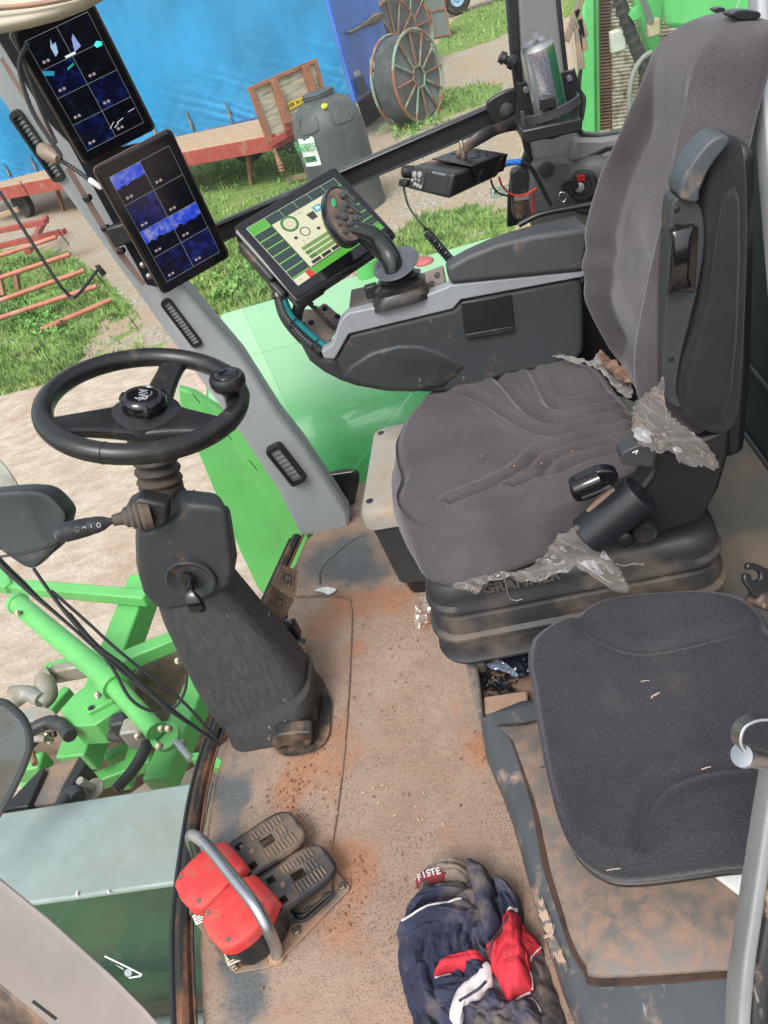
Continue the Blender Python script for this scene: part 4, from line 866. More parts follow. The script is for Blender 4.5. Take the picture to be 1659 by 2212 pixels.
# arm pad (lid)
lid=[(963,580),(972,615),(1262,587),(1275,492),(1150,509),(1076,526),(1010,552)]
A_=PP(lid,y=y0-.012); B_=[]
for p,dz,dy in zip(A_,(-.0,0,0,-.012,-.012,-.010,-.006),(.05,.06,.14,.13,.10,.08,.06)): B_.append(p+V(0,dy,dz))
obj('arm_pad',g_loft([B_,A_]),mat('arm_pad_plastic',(.05,.055,.06),.55,dirt=(.2,.15,.11),ds=14,dt=.72,dsoft=.12,bump=.35,bs=500,dist=.0004,scr=.4),ac,bevel=.010,seg=4)
obj('pad_hinge',g_tube(PP([(1120,487),(1160,466),(1200,456),(1262,445),(1290,438)],y=1.62),.006,10,5),M['black'],ac)
# seat-back filler behind console
obj('rear_block',g_prism(PP([(1200,640),(1262,600),(1300,640),(1400,760),(1440,900),(1290,840),(1240,790)],y=1.56),V(0,.08,0)),M['black'],ac,bevel=.01)
# mounting bracket plate under display
mb=thing('display_bracket','bare metal mounting plate with three round holes under the console display','bracket plate',P(700,740,y=1.55))
c0=P(690,705,y=1.56); nb=V(.2,-.6,.75).normalized()
obj('plate',g_prism(PL([(640,672),(655,668),(680,668),(699,655),(706,657),(741,688),(738,695),(725,716),(700,752),(690,752),(655,735),(640,700)],c0,nb),nb*-.004),mat('dusty_bare_steel',(.3,.27,.24),.4,.7,dirt=(.25,.19,.15),ds=8,dt=.5,dsoft=.2),mb,bevel=.001)
for a in ((701,667),(729,684),(672,697)): obj('hole',g_lathe(PL([a],c0+nb*.0006,nb)[0],nb,[(.0065,0),(.0065,.0006),(.0045,.001),(0,.001)],16),M['black'],mb)
# harness
hn=thing('cable_harness','black corrugated cable sleeve with teal strip looping from display to console','cable',P(690,755,y=1.5))
hp2=cr(PP([(603,628),(608,655),(618,682),(640,712),(668,740),(694,756)],y=1.50),14)
obj('corrugated_sleeve',g_tube(hp2,[.0105 if i%2 else .0088 for i in range(len(hp2))],12),M['hose'],hn)
obj('corrugated_sleeve',g_tube(cr([p+V(-.012,.02,-.012) for p in hp2[::8]],10),.008,10),M['hose'],hn)
obj('teal_strip',g_tube(PP([(611,630),(620,660),(634,686),(660,712),(690,738),(708,750)],y=1.495),.0062,10,6),M['teal'],hn)
for a in ((604,636),(641,703),(688,747)): obj('cable_tie',g_tube([P(*a,y=1.50)+V(-.012,.0,.004)+V(.026*math.cos(t)*.5+.008,0.016*math.sin(t),.014*math.cos(t+.9)) for t in [i/14*6.283 for i in range(14)]],.0015,6,closed=True),M['black'],hn)
tw=cr(PP([(664,652),(682,668),(700,688),(716,705),(731,712)],y=1.53),10)
for ph in (0,2.1,4.2): obj('twisted_wire',g_tube([p+V(.004*math.cos(i*.5+ph),.003,.004*math.sin(i*.5+ph)) for i,p in enumerate(tw)],.0026,7),M['rubber'],hn)
# ================================================================ RADIO
A_=P(886,358,y=1.58);B_=P(981,376,y=1.50);C_=P(1088,334,y=1.62); zd=(P(970,431,y=1.50)-B_)
rx_=(B_-A_); ry_=(C_-B_); ry_-=rx_.normalized()*ry_.dot(rx_.normalized())*.6
ra=thing('two_way_radio','black two way radio hanging from a perforated bracket with coiled cord','radio',P(980,431,y=1.52))
def rpt(a,b,c): return A_+rx_*a+ry_*b+zd*c
obj('body',([rpt(*q) for q in ((0,0,.04),(1,0,0),(1,1,0),(0,1,.04),(.0,0,.94),(1,0,1),(1,.95,.85),(0,.95,.8))],[(0,1,2,3),(7,6,5,4),(0,4,5,1),(1,5,6,2),(2,6,7,3),(3,7,4,0)]),M['blackdirty'],ra,bevel=.006,seg=3)
fn=rx_.cross(zd).normalized(); 
if fn.dot(V(0,0,CH)-B_)<0: fn=-fn
rxn=rx_.normalized(); rzn=(-zd).normalized()
def rf(a,c,k=0): return rpt(a,0,c)+fn*k
obj('control_panel',g_prism([rf(.05,.12,.0),rf(.38,.12,.0),rf(.40,.86,.0),rf(.07,.84,.0)],fn*.002),M['plastic_clean'],ra,bevel=.001)
for i in range(8): obj('speaker_slot',g_prism([rf(.47,.18+.085*i,.0),rf(.90,.18+.085*i,.0),rf(.90,.215+.085*i,.0),rf(.47,.215+.085*i,.0)],fn*.0012),M['plastic'],ra,smooth=False)
for a,c,r in ((.15,.30,.006),(.27,.27,.006),(.13,.55,.0035),(.20,.68,.004),(.27,.71,.004),(.34,.74,.004),(.20,.48,.003),(.28,.50,.003)):
    obj('button',g_lathe(rf(a,c,.002),fn,[(r,0),(r,.0015),(r*.7,.0025),(0,.0025)],14),mat('pale_button',(.25,.26,.24),.4),ra)
obj('volume_knob',g_lathe(rf(.0,.25,.0),(fn-rxn*.6),[(.012,-.01),(.012,.008),(.010,.014),(0,.015)],18),M['black'],ra)
obj('mic_plug',g_box(rf(-.02,.70,.006),(.022,.014,.014),(rxn,rzn,fn)),M['black'],ra,bevel=.003)
text('radio_lettering','MOTOROLA',rf(.68,.10,.0004),rxn,rzn,.006,M['pillar'],ra)
# side knob screw
sn=ry_.cross(zd).normalized()
if sn.dot(V(0,0,CH)-B_)<0: sn=-sn
obj('side_screw',g_lathe(rpt(1,.52,.42)+sn*.001,sn,[(.016,0),(.016,.003),(.013,.006),(.013,.010),(.006,.011),(0,.009)],20),M['black'],ra)
# bracket
zup=-zd
br1=obj('bracket',[g_prism([rpt(.18,.25,-.10),rpt(1.06,.25,-.10),rpt(1.06,.85,-.10),rpt(.18,.85,-.10)],zup*.06),g_prism([rpt(1.04,.25,-.14),rpt(1.04,.85,-.14),rpt(1.04,.72,.5),rpt(1.04,.42,.5)],rx_*.03)],M['black'],ra,bevel=.0015)
for a,b in ((.3,.35),(.5,.3),(.75,.4),(.4,.72),(.62,.78),(.9,.7),(.9,.36)): obj('bracket_hole',g_lathe(rpt(a,b,-.162),zup,[(.004,0),(.004,.0006),(0,.0006)],10),M['gloss'],ra,smooth=False)
for q in (((.35,.42),(.30,.5),(.36,.58),(.46,.56)),((.70,.55),(.80,.50),(.84,.58),(.80,.66),(.72,.66))): obj('curved_slot',g_tube([rpt(a,b,-.163) for a,b in q],.0014,5,5),M['gloss'],ra)
obj('fins',[g_prism([rpt(.25+.07*i,.90,.0),rpt(.29+.07*i,.90,.0),rpt(.29+.07*i,1.06,.0),rpt(.25+.07*i,1.06,.0)],zd*.7) for i in range(11)],M['black'],ra)
obj('bolt',g_lathe(rpt(.55,.55,-.16),V(0,0,1),[(.008,0),(.008,.007),(.0045,.007),(.0045,.026),(.003,.028),(0,.028)],10),M['bolt'],ra)
arm=obj('strap_arm',g_tube([rpt(.45,.5,-.20),P(1040,295,y=1.60),P(1078,278,y=1.64),P(1124,262,y=1.70)],[.006,.012,.010,.016],12,6,ref=V(0,0,1),squash=.35),M['blackdirty'],ra)
cord=cr([rf(-.05,.8,.004),P(876,425,y=1.56),P(886,452,y=1.55),P(912,486,y=1.53),P(922,495,y=1.53)],8)
ca,cb2=P(920,500,y=1.53),P(978,568,y=1.55); cv_=cb2-ca; fx,fy,fz=frame(cv_)
hel=[ca+fz*(cv_.length*t)+fx*(.0075*math.cos(t*13*6.283))+fy*(.0075*math.sin(t*13*6.283)) for t in [i/200 for i in range(201)]]
obj('coiled_cord',g_tube(cord+hel,.0022,7),M['black'],ra)
# red/black/blue wires to the radio
wr=thing('radio_wires','red and black wires with blue connector running from the radio to the side panel','wire',P(1100,440,y=1.66))
obj('red_wire',g_tube(PP([(1078,382),(1085,402),(1105,420),(1130,422),(1150,412),(1160,405)],y=1.66),.0022,7,6),mat('red_wire',(.5,.04,.02),.4),wr)
obj('red_wire',g_tube(PP([(1151,415),(1152,440),(1150,470)],y=1.70),.0026,7,6),mat('red_wire_dim',(.35,.02,.015),.4),wr)
obj('black_wire',g_tube(PP([(1060,388),(1066,405),(1082,420),(1112,424)],y=1.665),.0022,7,6),M['black'],wr)
obj('blue_sleeve',g_tube(PP([(1086,357),(1100,352),(1124,350)],y=1.66),.0062,9,5),mat('blue_sleeve',(.02,.14,.5),.4),wr)
obj('black_lead',g_tube(PP([(1120,351),(1142,358),(1160,385),(1175,415),(1190,444)],y=1.665),[.005,.005,.0045,.004,.004],8,6),M['black'],wr)
# ================================================================ CAN HOLDER + CAN
ch=thing('can_holder','black folding can holder screwed on the rear pillar','can holder',P(1190,290,y=1.62))
yb=1.665
obj('back_plate',g_prism(cr(PP([(1118,186),(1122,180),(1205,158),(1236,151),(1244,156),(1258,275),(1128,300)],y=yb),2,True),V(0,.006,0)),M['black'],ch,bevel=.002)
obj('screw',g_lathe(P(1136,195,y=yb-.001),V(0,-1,0),[(.0065,0),(.005,.003),(0,.003)],12),M['steel'],ch)
obj('screw',g_lathe(P(1230,170,y=yb-.001),V(0,-1,0),[(.0065,0),(.005,.003),(0,.003)],12),M['steel'],ch)
cx1=P(1197,262,y=1.615); axc=(P(1156,88,y=1.60)-P(1197,274,y=1.60)).normalized()
xr=V(1,0,0); xr=(xr-axc*xr.dot(axc)).normalized(); yr=axc.cross(xr)
if yr.y>0: pass
def rp2(a,r,h,c=P(1190,236,y=1.615)): return c+xr*(r*math.cos(a))+yr*(r*math.sin(a)*.85)+axc*h
ring=[rp2(math.radians(a),.056,0) for a in range(-190,11,10)] if yr.y>0 else [rp2(math.radians(a),.056,0) for a in range(-10,191,10)]
rg_=[]
for p in ring: rg_.append(p)
vs=[];fs=[]
for i,p in enumerate(ring):
    q=(p-P(1190,236,y=1.615)).normalized(); vs+=[p-axc*.009,p+axc*.009,p+axc*.009-q*.005,p-axc*.009-q*.005]
for i in range(len(ring)-1):
    for j in range(4): fs.append((i*4+j,i*4+(j+1)%4,(i+1)*4+(j+1)%4,(i+1)*4+j))
fs+=[(0,1,2,3),tuple(4*(len(ring)-1)+j for j in range(4))]
obj('ring_arm',(vs,fs),M['plastic_clean'],ch,bevel=.0015)
obj('ring_clip',g_prism(PP([(1166,214),(1200,208),(1202,232),(1168,240)],y=1.562),V(0,.014,0)),M['black'],ch,bevel=.002)
obj('base_tray',g_prism(PP([(1127,284),(1130,282),(1254,256),(1258,262),(1257,282),(1250,286),(1136,310),(1130,306)],y=1.555),V(0,.11,0)),M['black'],ch,bevel=.004)
for a_,b_ in ((P(1128,240,y=1.60),P(1132,284,y=1.60)),(P(1243,214,y=1.60),P(1248,258,y=1.60))): obj('link_bar',g_beam(a_,b_,.004,.008),M['plastic_clean'],ch,bevel=.001)
def can_mat():
    m=bpy.data.materials.new('printed_can'); m.use_nodes=True; nt=m.node_tree; N=nt.nodes; L=nt.links; b=N['Principled BSDF']
    b.inputs['Metallic'].default_value=.8; b.inputs['Roughness'].default_value=.22
    uv=N.new('ShaderNodeUVMap'); sp=N.new('ShaderNodeSeparateXYZ'); L.new(uv.outputs[0],sp.inputs[0])
    r=N.new('ShaderNodeValToRGB'); L.new(sp.outputs[0],r.inputs[0]); r.color_ramp.interpolation='CONSTANT'; e=r.color_ramp.elements
    cs=[(0,(.03,.06,.35)),(.06,(.6,.62,.64)),(.40,(.55,.57,.60)),(.56,(.10,.46,.18)),(.70,(.55,.6,.55)),(.76,(.03,.06,.35)),(.94,(.6,.62,.64))]
    while len(e)<len(cs): e.new(.5)
    for x,(p,c) in zip(e,cs): x.position=p; x.color=(*c,1)
    # small print: broken lines
    br=N.new('ShaderNodeTexNoise'); mp=N.new('ShaderNodeMapping'); mp.inputs['Scale'].default_value=(60,17,1); L.new(uv.outputs[0],mp.inputs[0]); L.new(mp.outputs[0],br.inputs['Vector']); br.inputs['Scale'].default_value=2
    wv=N.new('ShaderNodeMath'); wv.operation='FRACT'; ml=N.new('ShaderNodeMath'); ml.operation='MULTIPLY'; L.new(sp.outputs[1],ml.inputs[0]); ml.inputs[1].default_value=34; L.new(ml.outputs[0],wv.inputs[0])
    def cmp(s,op,v):
        x=N.new('ShaderNodeMath'); x.operation=op; L.new(s,x.inputs[0]); x.inputs[1].default_value=v; return x.outputs[0]
    def mul(a,c):
        x=N.new('ShaderNodeMath'); x.operation='MULTIPLY'; L.new(a,x.inputs[0]); L.new(c,x.inputs[1]); return x.outputs[0]
    f=mul(mul(cmp(wv.outputs[0],'LESS_THAN',.5),cmp(br.outputs[0],'GREATER_THAN',.5)),mul(cmp(sp.outputs[0],'GREATER_THAN',.38),cmp(sp.outputs[0],'LESS_THAN',.74)))
    f=mul(f,mul(cmp(sp.outputs[1],'GREATER_THAN',.06),cmp(sp.outputs[1],'LESS_THAN',.93)))
    x=N.new('ShaderNodeMix'); x.data_type='RGBA'; L.new(f,x.inputs[0]); L.new(r.outputs[0],x.inputs[6]); x.inputs[7].default_value=(.20,.23,.48,1)
    f2=mul(cmp(sp.outputs[1],'GREATER_THAN',.87),f); x2=N.new('ShaderNodeMix'); x2.data_type='RGBA'; L.new(f2,x2.inputs[0]); L.new(x.outputs[2],x2.inputs[6]); x2.inputs[7].default_value=(.5,.2,.18,1)
    L.new(x2.outputs[2],b.inputs['Base Color']); return m
c_b=P(1197,274,y=1.615); c_t=P(1157,90,y=1.605); ca_=c_t-c_b; Lc=ca_.length; can_r=.0315
cn=thing('drink_can','tall silver can with blue and green printing standing in the can holder','drink can',c_b)
fz=ca_.normalized(); fx=V(0,-1,0); fx=(fx-fz*fx.dot(fz)).normalized(); fy=fz.cross(fx)
pr=[(0,.002),(.7*can_r,0),(.9*can_r,.004),(can_r,.012),(can_r,Lc-.016),(can_r*.97,Lc-.010),(can_r*.90,Lc-.003),(can_r*.89,Lc),(can_r*.85,Lc),(can_r*.84,Lc-.004),(0,Lc-.004)]
def canuv(p):
    q=p-c_b; hh=q.dot(fz)/Lc; a=math.atan2(q.dot(fy),q.dot(fx))/(2*math.pi)+.5; return (a,hh)
obj('can_body',g_lathe(c_b,fz,pr[2:6],64,(fx,fy,fz)),can_mat(),cn,uv=canuv)
obj('can_lid',g_lathe(c_b,fz,pr[5:],40,(fx,fy,fz)),M['steel'],cn); obj('can_base',g_lathe(c_b,fz,pr[:3],40,(fx,fy,fz)),M['steel'],cn)
obj('pull_tab',g_prism([c_t-fz*.003+fx*a+fy*b+fz*c for a,b,c in ((-.002,-.006,0),(.004,-.006,.0),(.016,-.004,.022),(.016,.004,.022),(.004,.006,0),(-.002,.006,0))],fz*.002),M['steel'],cn)
# exit sticker on the glass
es_=thing('exit_sticker','small green and white emergency exit sticker on the lower window glass','sticker',P(1080,425,y=1.79))
q=PP([(1059,407),(1100,399),(1103,420),(1062,428)],y=1.792); exs=(q[1]-q[0]).normalized(); eys=exs.cross(V(0,-1,0))*-1; eys=V(0,-1,0).cross(exs)*1
nS=V(0,-1,0); eys=nS.cross(exs)
obj('sticker_face',g_prism(q,V(0,-.001,0)),M['white'],es_,smooth=False)
M['exitgreen']=mat('exit_green',(.0,.22,.12),.5)
def sq(x,y): return q[0].lerp(q[1],x).lerp(q[3].lerp(q[2],x),y)+V(0,-.0012,0)
obj('green_border',[g_prism([sq(*a) for a in l],V(0,-.0003,0)) for l in (((0,0),(1,0),(1,.07),(0,.07)),((0,.93),(1,.93),(1,1),(0,1)),((0,.07),(.04,.07),(.04,.93),(0,.93)),((.96,.07),(1,.07),(1,.93),(.96,.93)))],M['exitgreen'],es_,smooth=False)
man=[((.22,.2),(.26,.2),(.26,.3),(.22,.3)),((.16,.34),(.28,.32),(.26,.56),(.18,.58)),((.18,.56),(.25,.54),(.32,.72),(.27,.76)),((.18,.56),(.22,.58),(.14,.84),(.09,.82)),((.27,.34),(.36,.42),(.34,.47),(.26,.42)),((.16,.35),(.08,.5),(.11,.53),(.19,.42)),((.30,.72),(.34,.84),(.30,.85),(.27,.75))]
obj('running_figure',[g_prism([sq(*a) for a in l],V(0,-.0003,0)) for l in man],M['exitgreen'],es_,smooth=False)
text('sticker_lettering','EMERGENCY\nEXIT',sq(.70,.5)+V(0,-.0004,0),exs,eys,.0075,M['exitgreen'],es_)
# ================================================================ STORAGE BOX under the console
sbx=thing('cooler_box','grey lidded box with dusty top standing on the floor between pillar and seat','box',P(830,1235,z=0))
zt_=.31
nl=P(774,1112,z=zt_); fl_=P(806,924,z=zt_); yv=(fl_-nl); yl=yv.length; yv.normalize(); xv=V(yv.y,-yv.x,0)
cbx=nl+yv*(yl/2)+xv*.13
M['boxlid']=mat('dusty_light_lid',(.33,.34,.33),.5,dirt=(.36,.28,.2),ds=7,dt=.5,dsoft=.2)
def bxr(z,w_,h_,r_=.03): c=V(cbx.x,cbx.y,z); return rrect(c,xv,yv,w_,h_,r_,6)
obj('body',g_loft([bxr(.05,.22,yl*.86),bxr(.20,.235,yl*.93),bxr(.262,.245,yl*.97)]),M['plastic'],sbx)
obj('foot',g_loft([bxr(.0,.19,yl*.80),bxr(.052,.20,yl*.82)]),M['black'],sbx)
obj('lid',g_loft([bxr(.258,.262,yl+.004),bxr(.29,.262,yl+.004),bxr(.303,.255,yl-.006),bxr(zt_,.24,yl-.02),bxr(zt_+.001,.2,yl-.06)]),M['boxlid'],sbx)
for a in ((823,936),(799,1083)): obj('lid_screw',g_lathe(P(*a,z=zt_),V(0,0,1),[(.009,0),(.009,.002),(.005,.001),(0,.001)],14),M['black'],sbx)
# ================================================================ MAIN SEAT
st=thing('driver_seat','grey fabric driver seat with fluted cushion, folded armrest and black bellows base','seat',(.06,1.19,.1))
Tp=[(850,935),(872,895),(910,855),(960,822),(1030,795),(1110,777),(1190,768),(1250,775),(1300,800),(1350,860),(1390,930),(1402,985),(1385,1012),(1300,1025),(1230,1052),(1150,1082),(1060,1108),(980,1118),(905,1112),(862,1082),(850,1050),(862,1015),(852,975)]
Bp={12:(1392,1040),13:(1310,1112),14:(1245,1160),15:(1170,1200),16:(1085,1232),17:(1000,1260),18:(925,1245),19:(888,1195),20:(858,1130),21:(846,1075),22:(848,1010)}
T3=[P(u,v,z=.50) for u,v in Tp]; cT=sum(T3,V(0,0,0))/len(T3)
B3=[]
for i,p in enumerate(T3):
    if i in Bp: q=P(*Bp[i],z=.41)
    else: q=V(p.x,p.y,.41)+ (cT-p)*.02
    q.z=.41; B3.append(q)
NS=220
T3r=resample(cr(T3,8,True),NS); 
# matching resample: keep index pairing by parameter
def pairres(A,Bq,k=10):
    a=cr(A,k,True); b=cr(Bq,k,True); return a,b
T3r,B3r=pairres(T3,B3,14); NS=len(T3r)
GR=[[(500,740),(540,820),(600,890),(700,895),(880,865)],[(300,740),(400,850),(500,930),(600,965),(750,935),(920,905)],[(0,845),(150,850),(300,900),(430,970),(560,1015),(700,1005),(960,950)],
    [(100,1360),(300,1270),(450,1180),(530,1100),(620,1075),(800,1035),(980,1005)],[(400,1270),(530,1220),(600,1140),(700,1105),(980,1055)],[(560,1230),(680,1180),(740,1150),(900,1115),(1000,1090)]]
GR=[cr([P(931.5+.4385*x,486+.4385*y,z=.495) for x,y in g],5) for g in GR]
for g in GR:
    for p in g: p.z=0
cy=1.19
def seat_z(p,s):
    q=V(p.x,p.y,0); e=abs(p.y-cy)/.27
    z=.500+.010*ss(.55,.85,e)-.012*math.exp(-((p.x-.02)**2/.03+(p.y-cy)**2/.02))-.012*ss(-.10,-.24,p.x)
    for g in GR:
        d=polyd(q,g)
        if d<.04: z+=-.0135*math.exp(-(d/.0075)**2)+.0045*math.exp(-((d-.020)/.008)**2)
    z-=.020*ss(.86,1.0,s)**2
    z+=.0012*noise.noise(q*18)
    return z
rings=[]
def lerp(a,b,t): return [p.lerp(q,t) for p,q in zip(a,b)]
def setz(r,z): return [V(p.x,p.y,z) for p in r]
def sc(r,s): return [V(cT.x+(p.x-cT.x)*s,cT.y+(p.y-cT.y)*s,p.z) for p in r]
rings.append(setz(sc(B3r,.93),.395)); rings.append(setz(sc(B3r,.985),.398)); rings.append(setz(B3r,.405))
for t in (.1,.25,.4,.55,.7,.85,.95): 
    r=lerp(B3r,T3r,t**.85 if t<.6 else t); bul=1+.012*math.sin(math.pi*t)
    rings.append(setz(sc(r,bul),.405+(.480-.405)*t))
for i in range(0,112):
    s=1-i/112
    r=sc(T3r,s); rings.append([V(p.x,p.y,seat_z(p,s)) for p in r])
# wrinkles on the near bolster side
for ri in range(2,10):
    rings[ri]=[p+V(0,-1,0)*(.0022*math.sin(p.x*95+3*noise.noise(p*9))*ss(9,3,ri)) if p.y<1.06 else p for p in rings[ri]]
cush=obj('cushion',g_loft(rings,True,True),M['fabric'],st,angle=80)
# crumbs on the cushion
cb=[]
random.seed(11)
for u,v in ((1206,972),(1196,990),(1155,980),(1107,983),(1186,1010),(1115,1003),(1041,982),(1240,978),(1098,1000),(1170,1005),(1336,902)):
    p=P(u+random.uniform(-4,4),v+random.uniform(-4,4),z=.499); r=random.choice([.0012,.0018,.003]); cb.append(g_lathe(p,V(random.random(),random.random(),1),[(0,-r*.5),(r,-r*.2),(r*.8,r*.3),(0,r*.5)],5))
obj('seat_crumbs',cb,M['crumb'],smooth=False,kind='stuff',label='few pinkish soil crumbs on the grey seat cushion',cat='soil')
# backrest
prof=[ # z, xfront, ynear, yfar, thick
 (.535,.270,1.015,1.345,.08),(.56,.245,.992,1.375,.10),(.60,.225,.978,1.395,.115),(.66,.207,.968,1.412,.12),(.72,.203,.965,1.418,.12),(.78,.214,.968,1.415,.12),(.84,.232,.975,1.405,.12),(.90,.254,.990,1.385,.12),(.95,.276,1.015,1.352,.12),(1.0,.298,1.042,1.325,.12),(1.04,.318,1.06,1.305,.118),(1.072,.334,1.07,1.292,.112),(1.088,.348,1.08,1.28,.098),(1.097,.362,1.10,1.262,.07)]
def interp(tab,z):
    if z<=tab[0][0]: return tab[0][1:]
    for a,b in zip(tab,tab[1:]):
        if z<=b[0]:
            t=(z-a[0])/(b[0]-a[0]); return [x+(y-x)*t for x,y in zip(a[1:],b[1:])]
    return tab[-1][1:]
pv=cr([V(a[0],a[1],a[2]) for a in prof],5); pv2=cr([V(a[0],a[3],a[4]) for a in prof],5)
tab=[(a.x,a.y,a.z,b.y,b.z) for a,b in zip(pv,pv2)]
bpl=(V(.25,1.19,.75),V(-.94,0,.34))
BG=[[(840,90),(930,170),(1010,240),(1065,320)],[(780,240),(900,290),(980,340),(1035,410)],[(990,0),(1030,90),(1060,180),(1075,280),(1040,420)]]
BG=[cr([P(931.5+.4385*x,486+.4385*y,pl=bpl) for x,y in g],14) for g in BG]
rings=[]
for z,xf,yn,yf,tk in tab:
    r=[]; w_=(yf-yn); c=(yf+yn)/2; rec=.045*ss(.54,.62,z)*(1-ss(.95,1.08,z))
    for i in range(49):
        s=-1+2*i/48; y=c+s*w_/2
        rx=tk*.42
        edge=1-abs(s)
        xr_=xf+rec*ss(0.10,.42,edge)+ (tk*.45)*(1-math.sqrt(max(0,1-max(0,(abs(s)-.80)/.20)**2)))
        p=V(xr_,y,z)
        for k,g in enumerate(BG):
            d=min((p.yz-q.yz).length if False else math.hypot(p.y-q.y,p.z-q.z) for q in g)
            xr_+=(.008 if k<2 else .004)*math.exp(-(d/.020)**2)
        r.append(V(xr_+.001*noise.noise(p*20),y,z))
    for i in range(13):
        s=1-2*i/12; y=c+s*w_/2*.98; r.append(V(xf+tk-.01*abs(s)**4*3,y,z))
    rings.append(r)
for s in (.8,.5,.2):
    l=rings[-1] if s==.8 else last
    cc_=sum(l,V(0,0,0))/len(l); last=[cc_+(p-cc_)*s/(1 if s==.8 else .8)+V(.004,0,.006*s) for p in l]; rings.append(last)
obj('backrest',g_loft(rings),M['fabric'],st,angle=80)
obj('headrest_clip',g_prism(cr(PP([(1532,20),(1545,14),(1556,18),(1550,30)],y=1.25),3,True),V(0,-.02,0)),M['black'],st,bevel=.002)
hr2=obj('headrest_clip',g_prism(cr(PP([(1578,32),(1600,22),(1640,26),(1640,40),(1600,44)],y=1.12),3,True),V(0,.03,0)),M['black'],st,bevel=.003)
# shell behind
obj('back_shell',g_prism(PP([(1580,360),(1606,300),(1640,330),(1636,500),(1628,800),(1612,980),(1560,1000),(1540,800)],y=1.00),V(0,.35,0)),M['black'],st,bevel=.02)
# folded armrest
ya=.955
arp=obj('armrest',g_prism(cr(PP([(1562,300),(1592,296),(1606,312),(1616,400),(1616,560),(1610,720),(1600,860),(1590,915),(1570,936),(1538,938),(1490,915),(1465,885),(1455,860),(1470,780),(1500,700),(1520,560),(1520,430),(1535,360)],y=ya),3,True),V(0,.045,0)),M['fabric2'],st,bevel=.012,seg=4)
obj('armrest_insert',g_loft([PP([(1560,420),(1585,400),(1597,430),(1598,560),(1592,720),(1580,850),(1562,905),(1535,915),(1495,890),(1480,860),(1482,810),(1505,730),(1530,640),(1545,520)],y=ya-.001),PP([(1562,432),(1582,415),(1591,440),(1592,560),(1586,718),(1575,842),(1558,895),(1535,904),(1502,882),(1488,856),(1490,812),(1512,734),(1537,642),(1551,524)],y=ya-.010)],False,True),M['fabric2'],arp,bevel=.004)
obj('armrest_frame',g_prism(cr(PP([(1453,440),(1470,428),(1500,436),(1516,455),(1522,500),(1519,560),(1502,650),(1480,735),(1466,800),(1462,850),(1474,880),(1455,878),(1436,862),(1431,800),(1438,650),(1446,520)],y=ya-.008),2,True),V(0,.04,0)),M['plastic'],arp,bevel=.006,seg=3)
obj('armrest_nose',g_prism(cr(PP([(1470,430),(1474,392),(1496,350),(1530,308),(1556,293),(1576,297),(1572,316),(1548,345),(1526,380),(1512,414),(1508,440)],y=ya-.018),2,True),V(0,.05,0)),mat('worn_armrest_skin',(.05,.062,.068),.5,dirt=(.2,.15,.11),ds=14,dt=.66,dsoft=.08,bump=.5,bs=300,dist=.0006,scr=.6),arp,bevel=.010,seg=4)
obj('handle_recess',g_prism(PP([(1455,480),(1508,488),(1500,632),(1448,626)],y=ya-.0085),V(0,-.002,0)),M['gloss'],arp,bevel=.001)
obj('handle',g_loft([rrect(P(1472,492,y=ya-.016),V(1,0,0),V(0,1,0),.030,.014,.005),rrect(P(1471,510,y=ya-.022),V(1,0,0),V(0,1,0),.022,.016,.005),rrect(P(1467,600,y=ya-.022),V(1,0,0),V(0,1,0),.022,.016,.005),rrect(P(1466,622,y=ya-.016),V(1,0,0),V(0,1,0),.032,.014,.005)]),M['gloss'],arp)
for a in ((1462,452),(1449,776)): obj('frame_screw',g_lathe(P(*a,y=ya-.0095),V(0,-1,0),[(.004,0),(.003,.0006),(0,.0006)],12),M['black'],arp)
# side frame
obj('side_frame',g_prism(PP([(1414,960),(1440,948),(1520,948),(1578,925),(1574,984),(1554,1054),(1516,1124),(1470,1140),(1405,1160),(1300,1188),(1285,1160),(1330,1080),(1385,1054),(1409,1022)],y=.965),V(0,.05,0)),M['black'],st,bevel=.006)
obj('frame_lip',g_tube(PP([(1414,960),(1411,1000),(1409,1022),(1390,1050)],y=.960),.004,8,5),M['plastic'],st)
obj('side_knob',g_lathe(P(1392,1146,y=.955),V(0,-1,.1),[(.020,-.01),(.020,.008),(.017,.012),(.012,.012),(.011,.009),(0,.009)],26),M['blackdirty'],st)
obj('side_knob',g_lathe(P(1350,1163,y=.96),V(0,-1,.1),[(.014,-.01),(.014,.006),(.010,.009),(0,.009)],20),M['black'],st)
obj('recline_lever',g_prism(cr(PP([(1342,987),(1350,976),(1390,959),(1416,962),(1412,1000),(1407,1011),(1382,1006),(1347,1004)],y=.94),2,True),V(0,.03,0)),M['plastic_clean'],st,bevel=.005,seg=3)
obj('lever_mark',g_tube(PP([(1366,978),(1378,973),(1373,981)],y=.9385),.0008,5),M['ink'],st)
# belt buckle and cover
bkl=obj('belt_buckle',g_loft([rrect(P(1262,1062,y=.925)+V(0,0,0),(P(1300,1040,y=.925)-P(1240,1075,y=.925)).normalized(),(V(0,0,1)-(P(1300,1040,y=.925)-P(1240,1075,y=.925)).normalized()*(V(0,0,1)).dot((P(1300,1040,y=.925)-P(1240,1075,y=.925)).normalized())).normalized(),.001,.001,.0004),]) if False else g_prism(cr(PP([(1232,1054),(1240,1043),(1292,1018),(1326,1018),(1337,1030),(1330,1046),(1290,1074),(1254,1086),(1238,1078)],y=.935),3,True),V(0,.02,0)),M['gloss'],st,bevel=.004,seg=3)
obj('buckle_barrel',g_tube(PP([(1240,1058),(1268,1046),(1296,1034)],y=.930),[.011,.013,.0125],16,3),M['gloss'],bkl)
obj('buckle_bar',g_beam(P(1256,1075,y=.928),P(1320,1050,y=.93),.006,.005),M['plastic_clean'],bkl,bevel=.001)
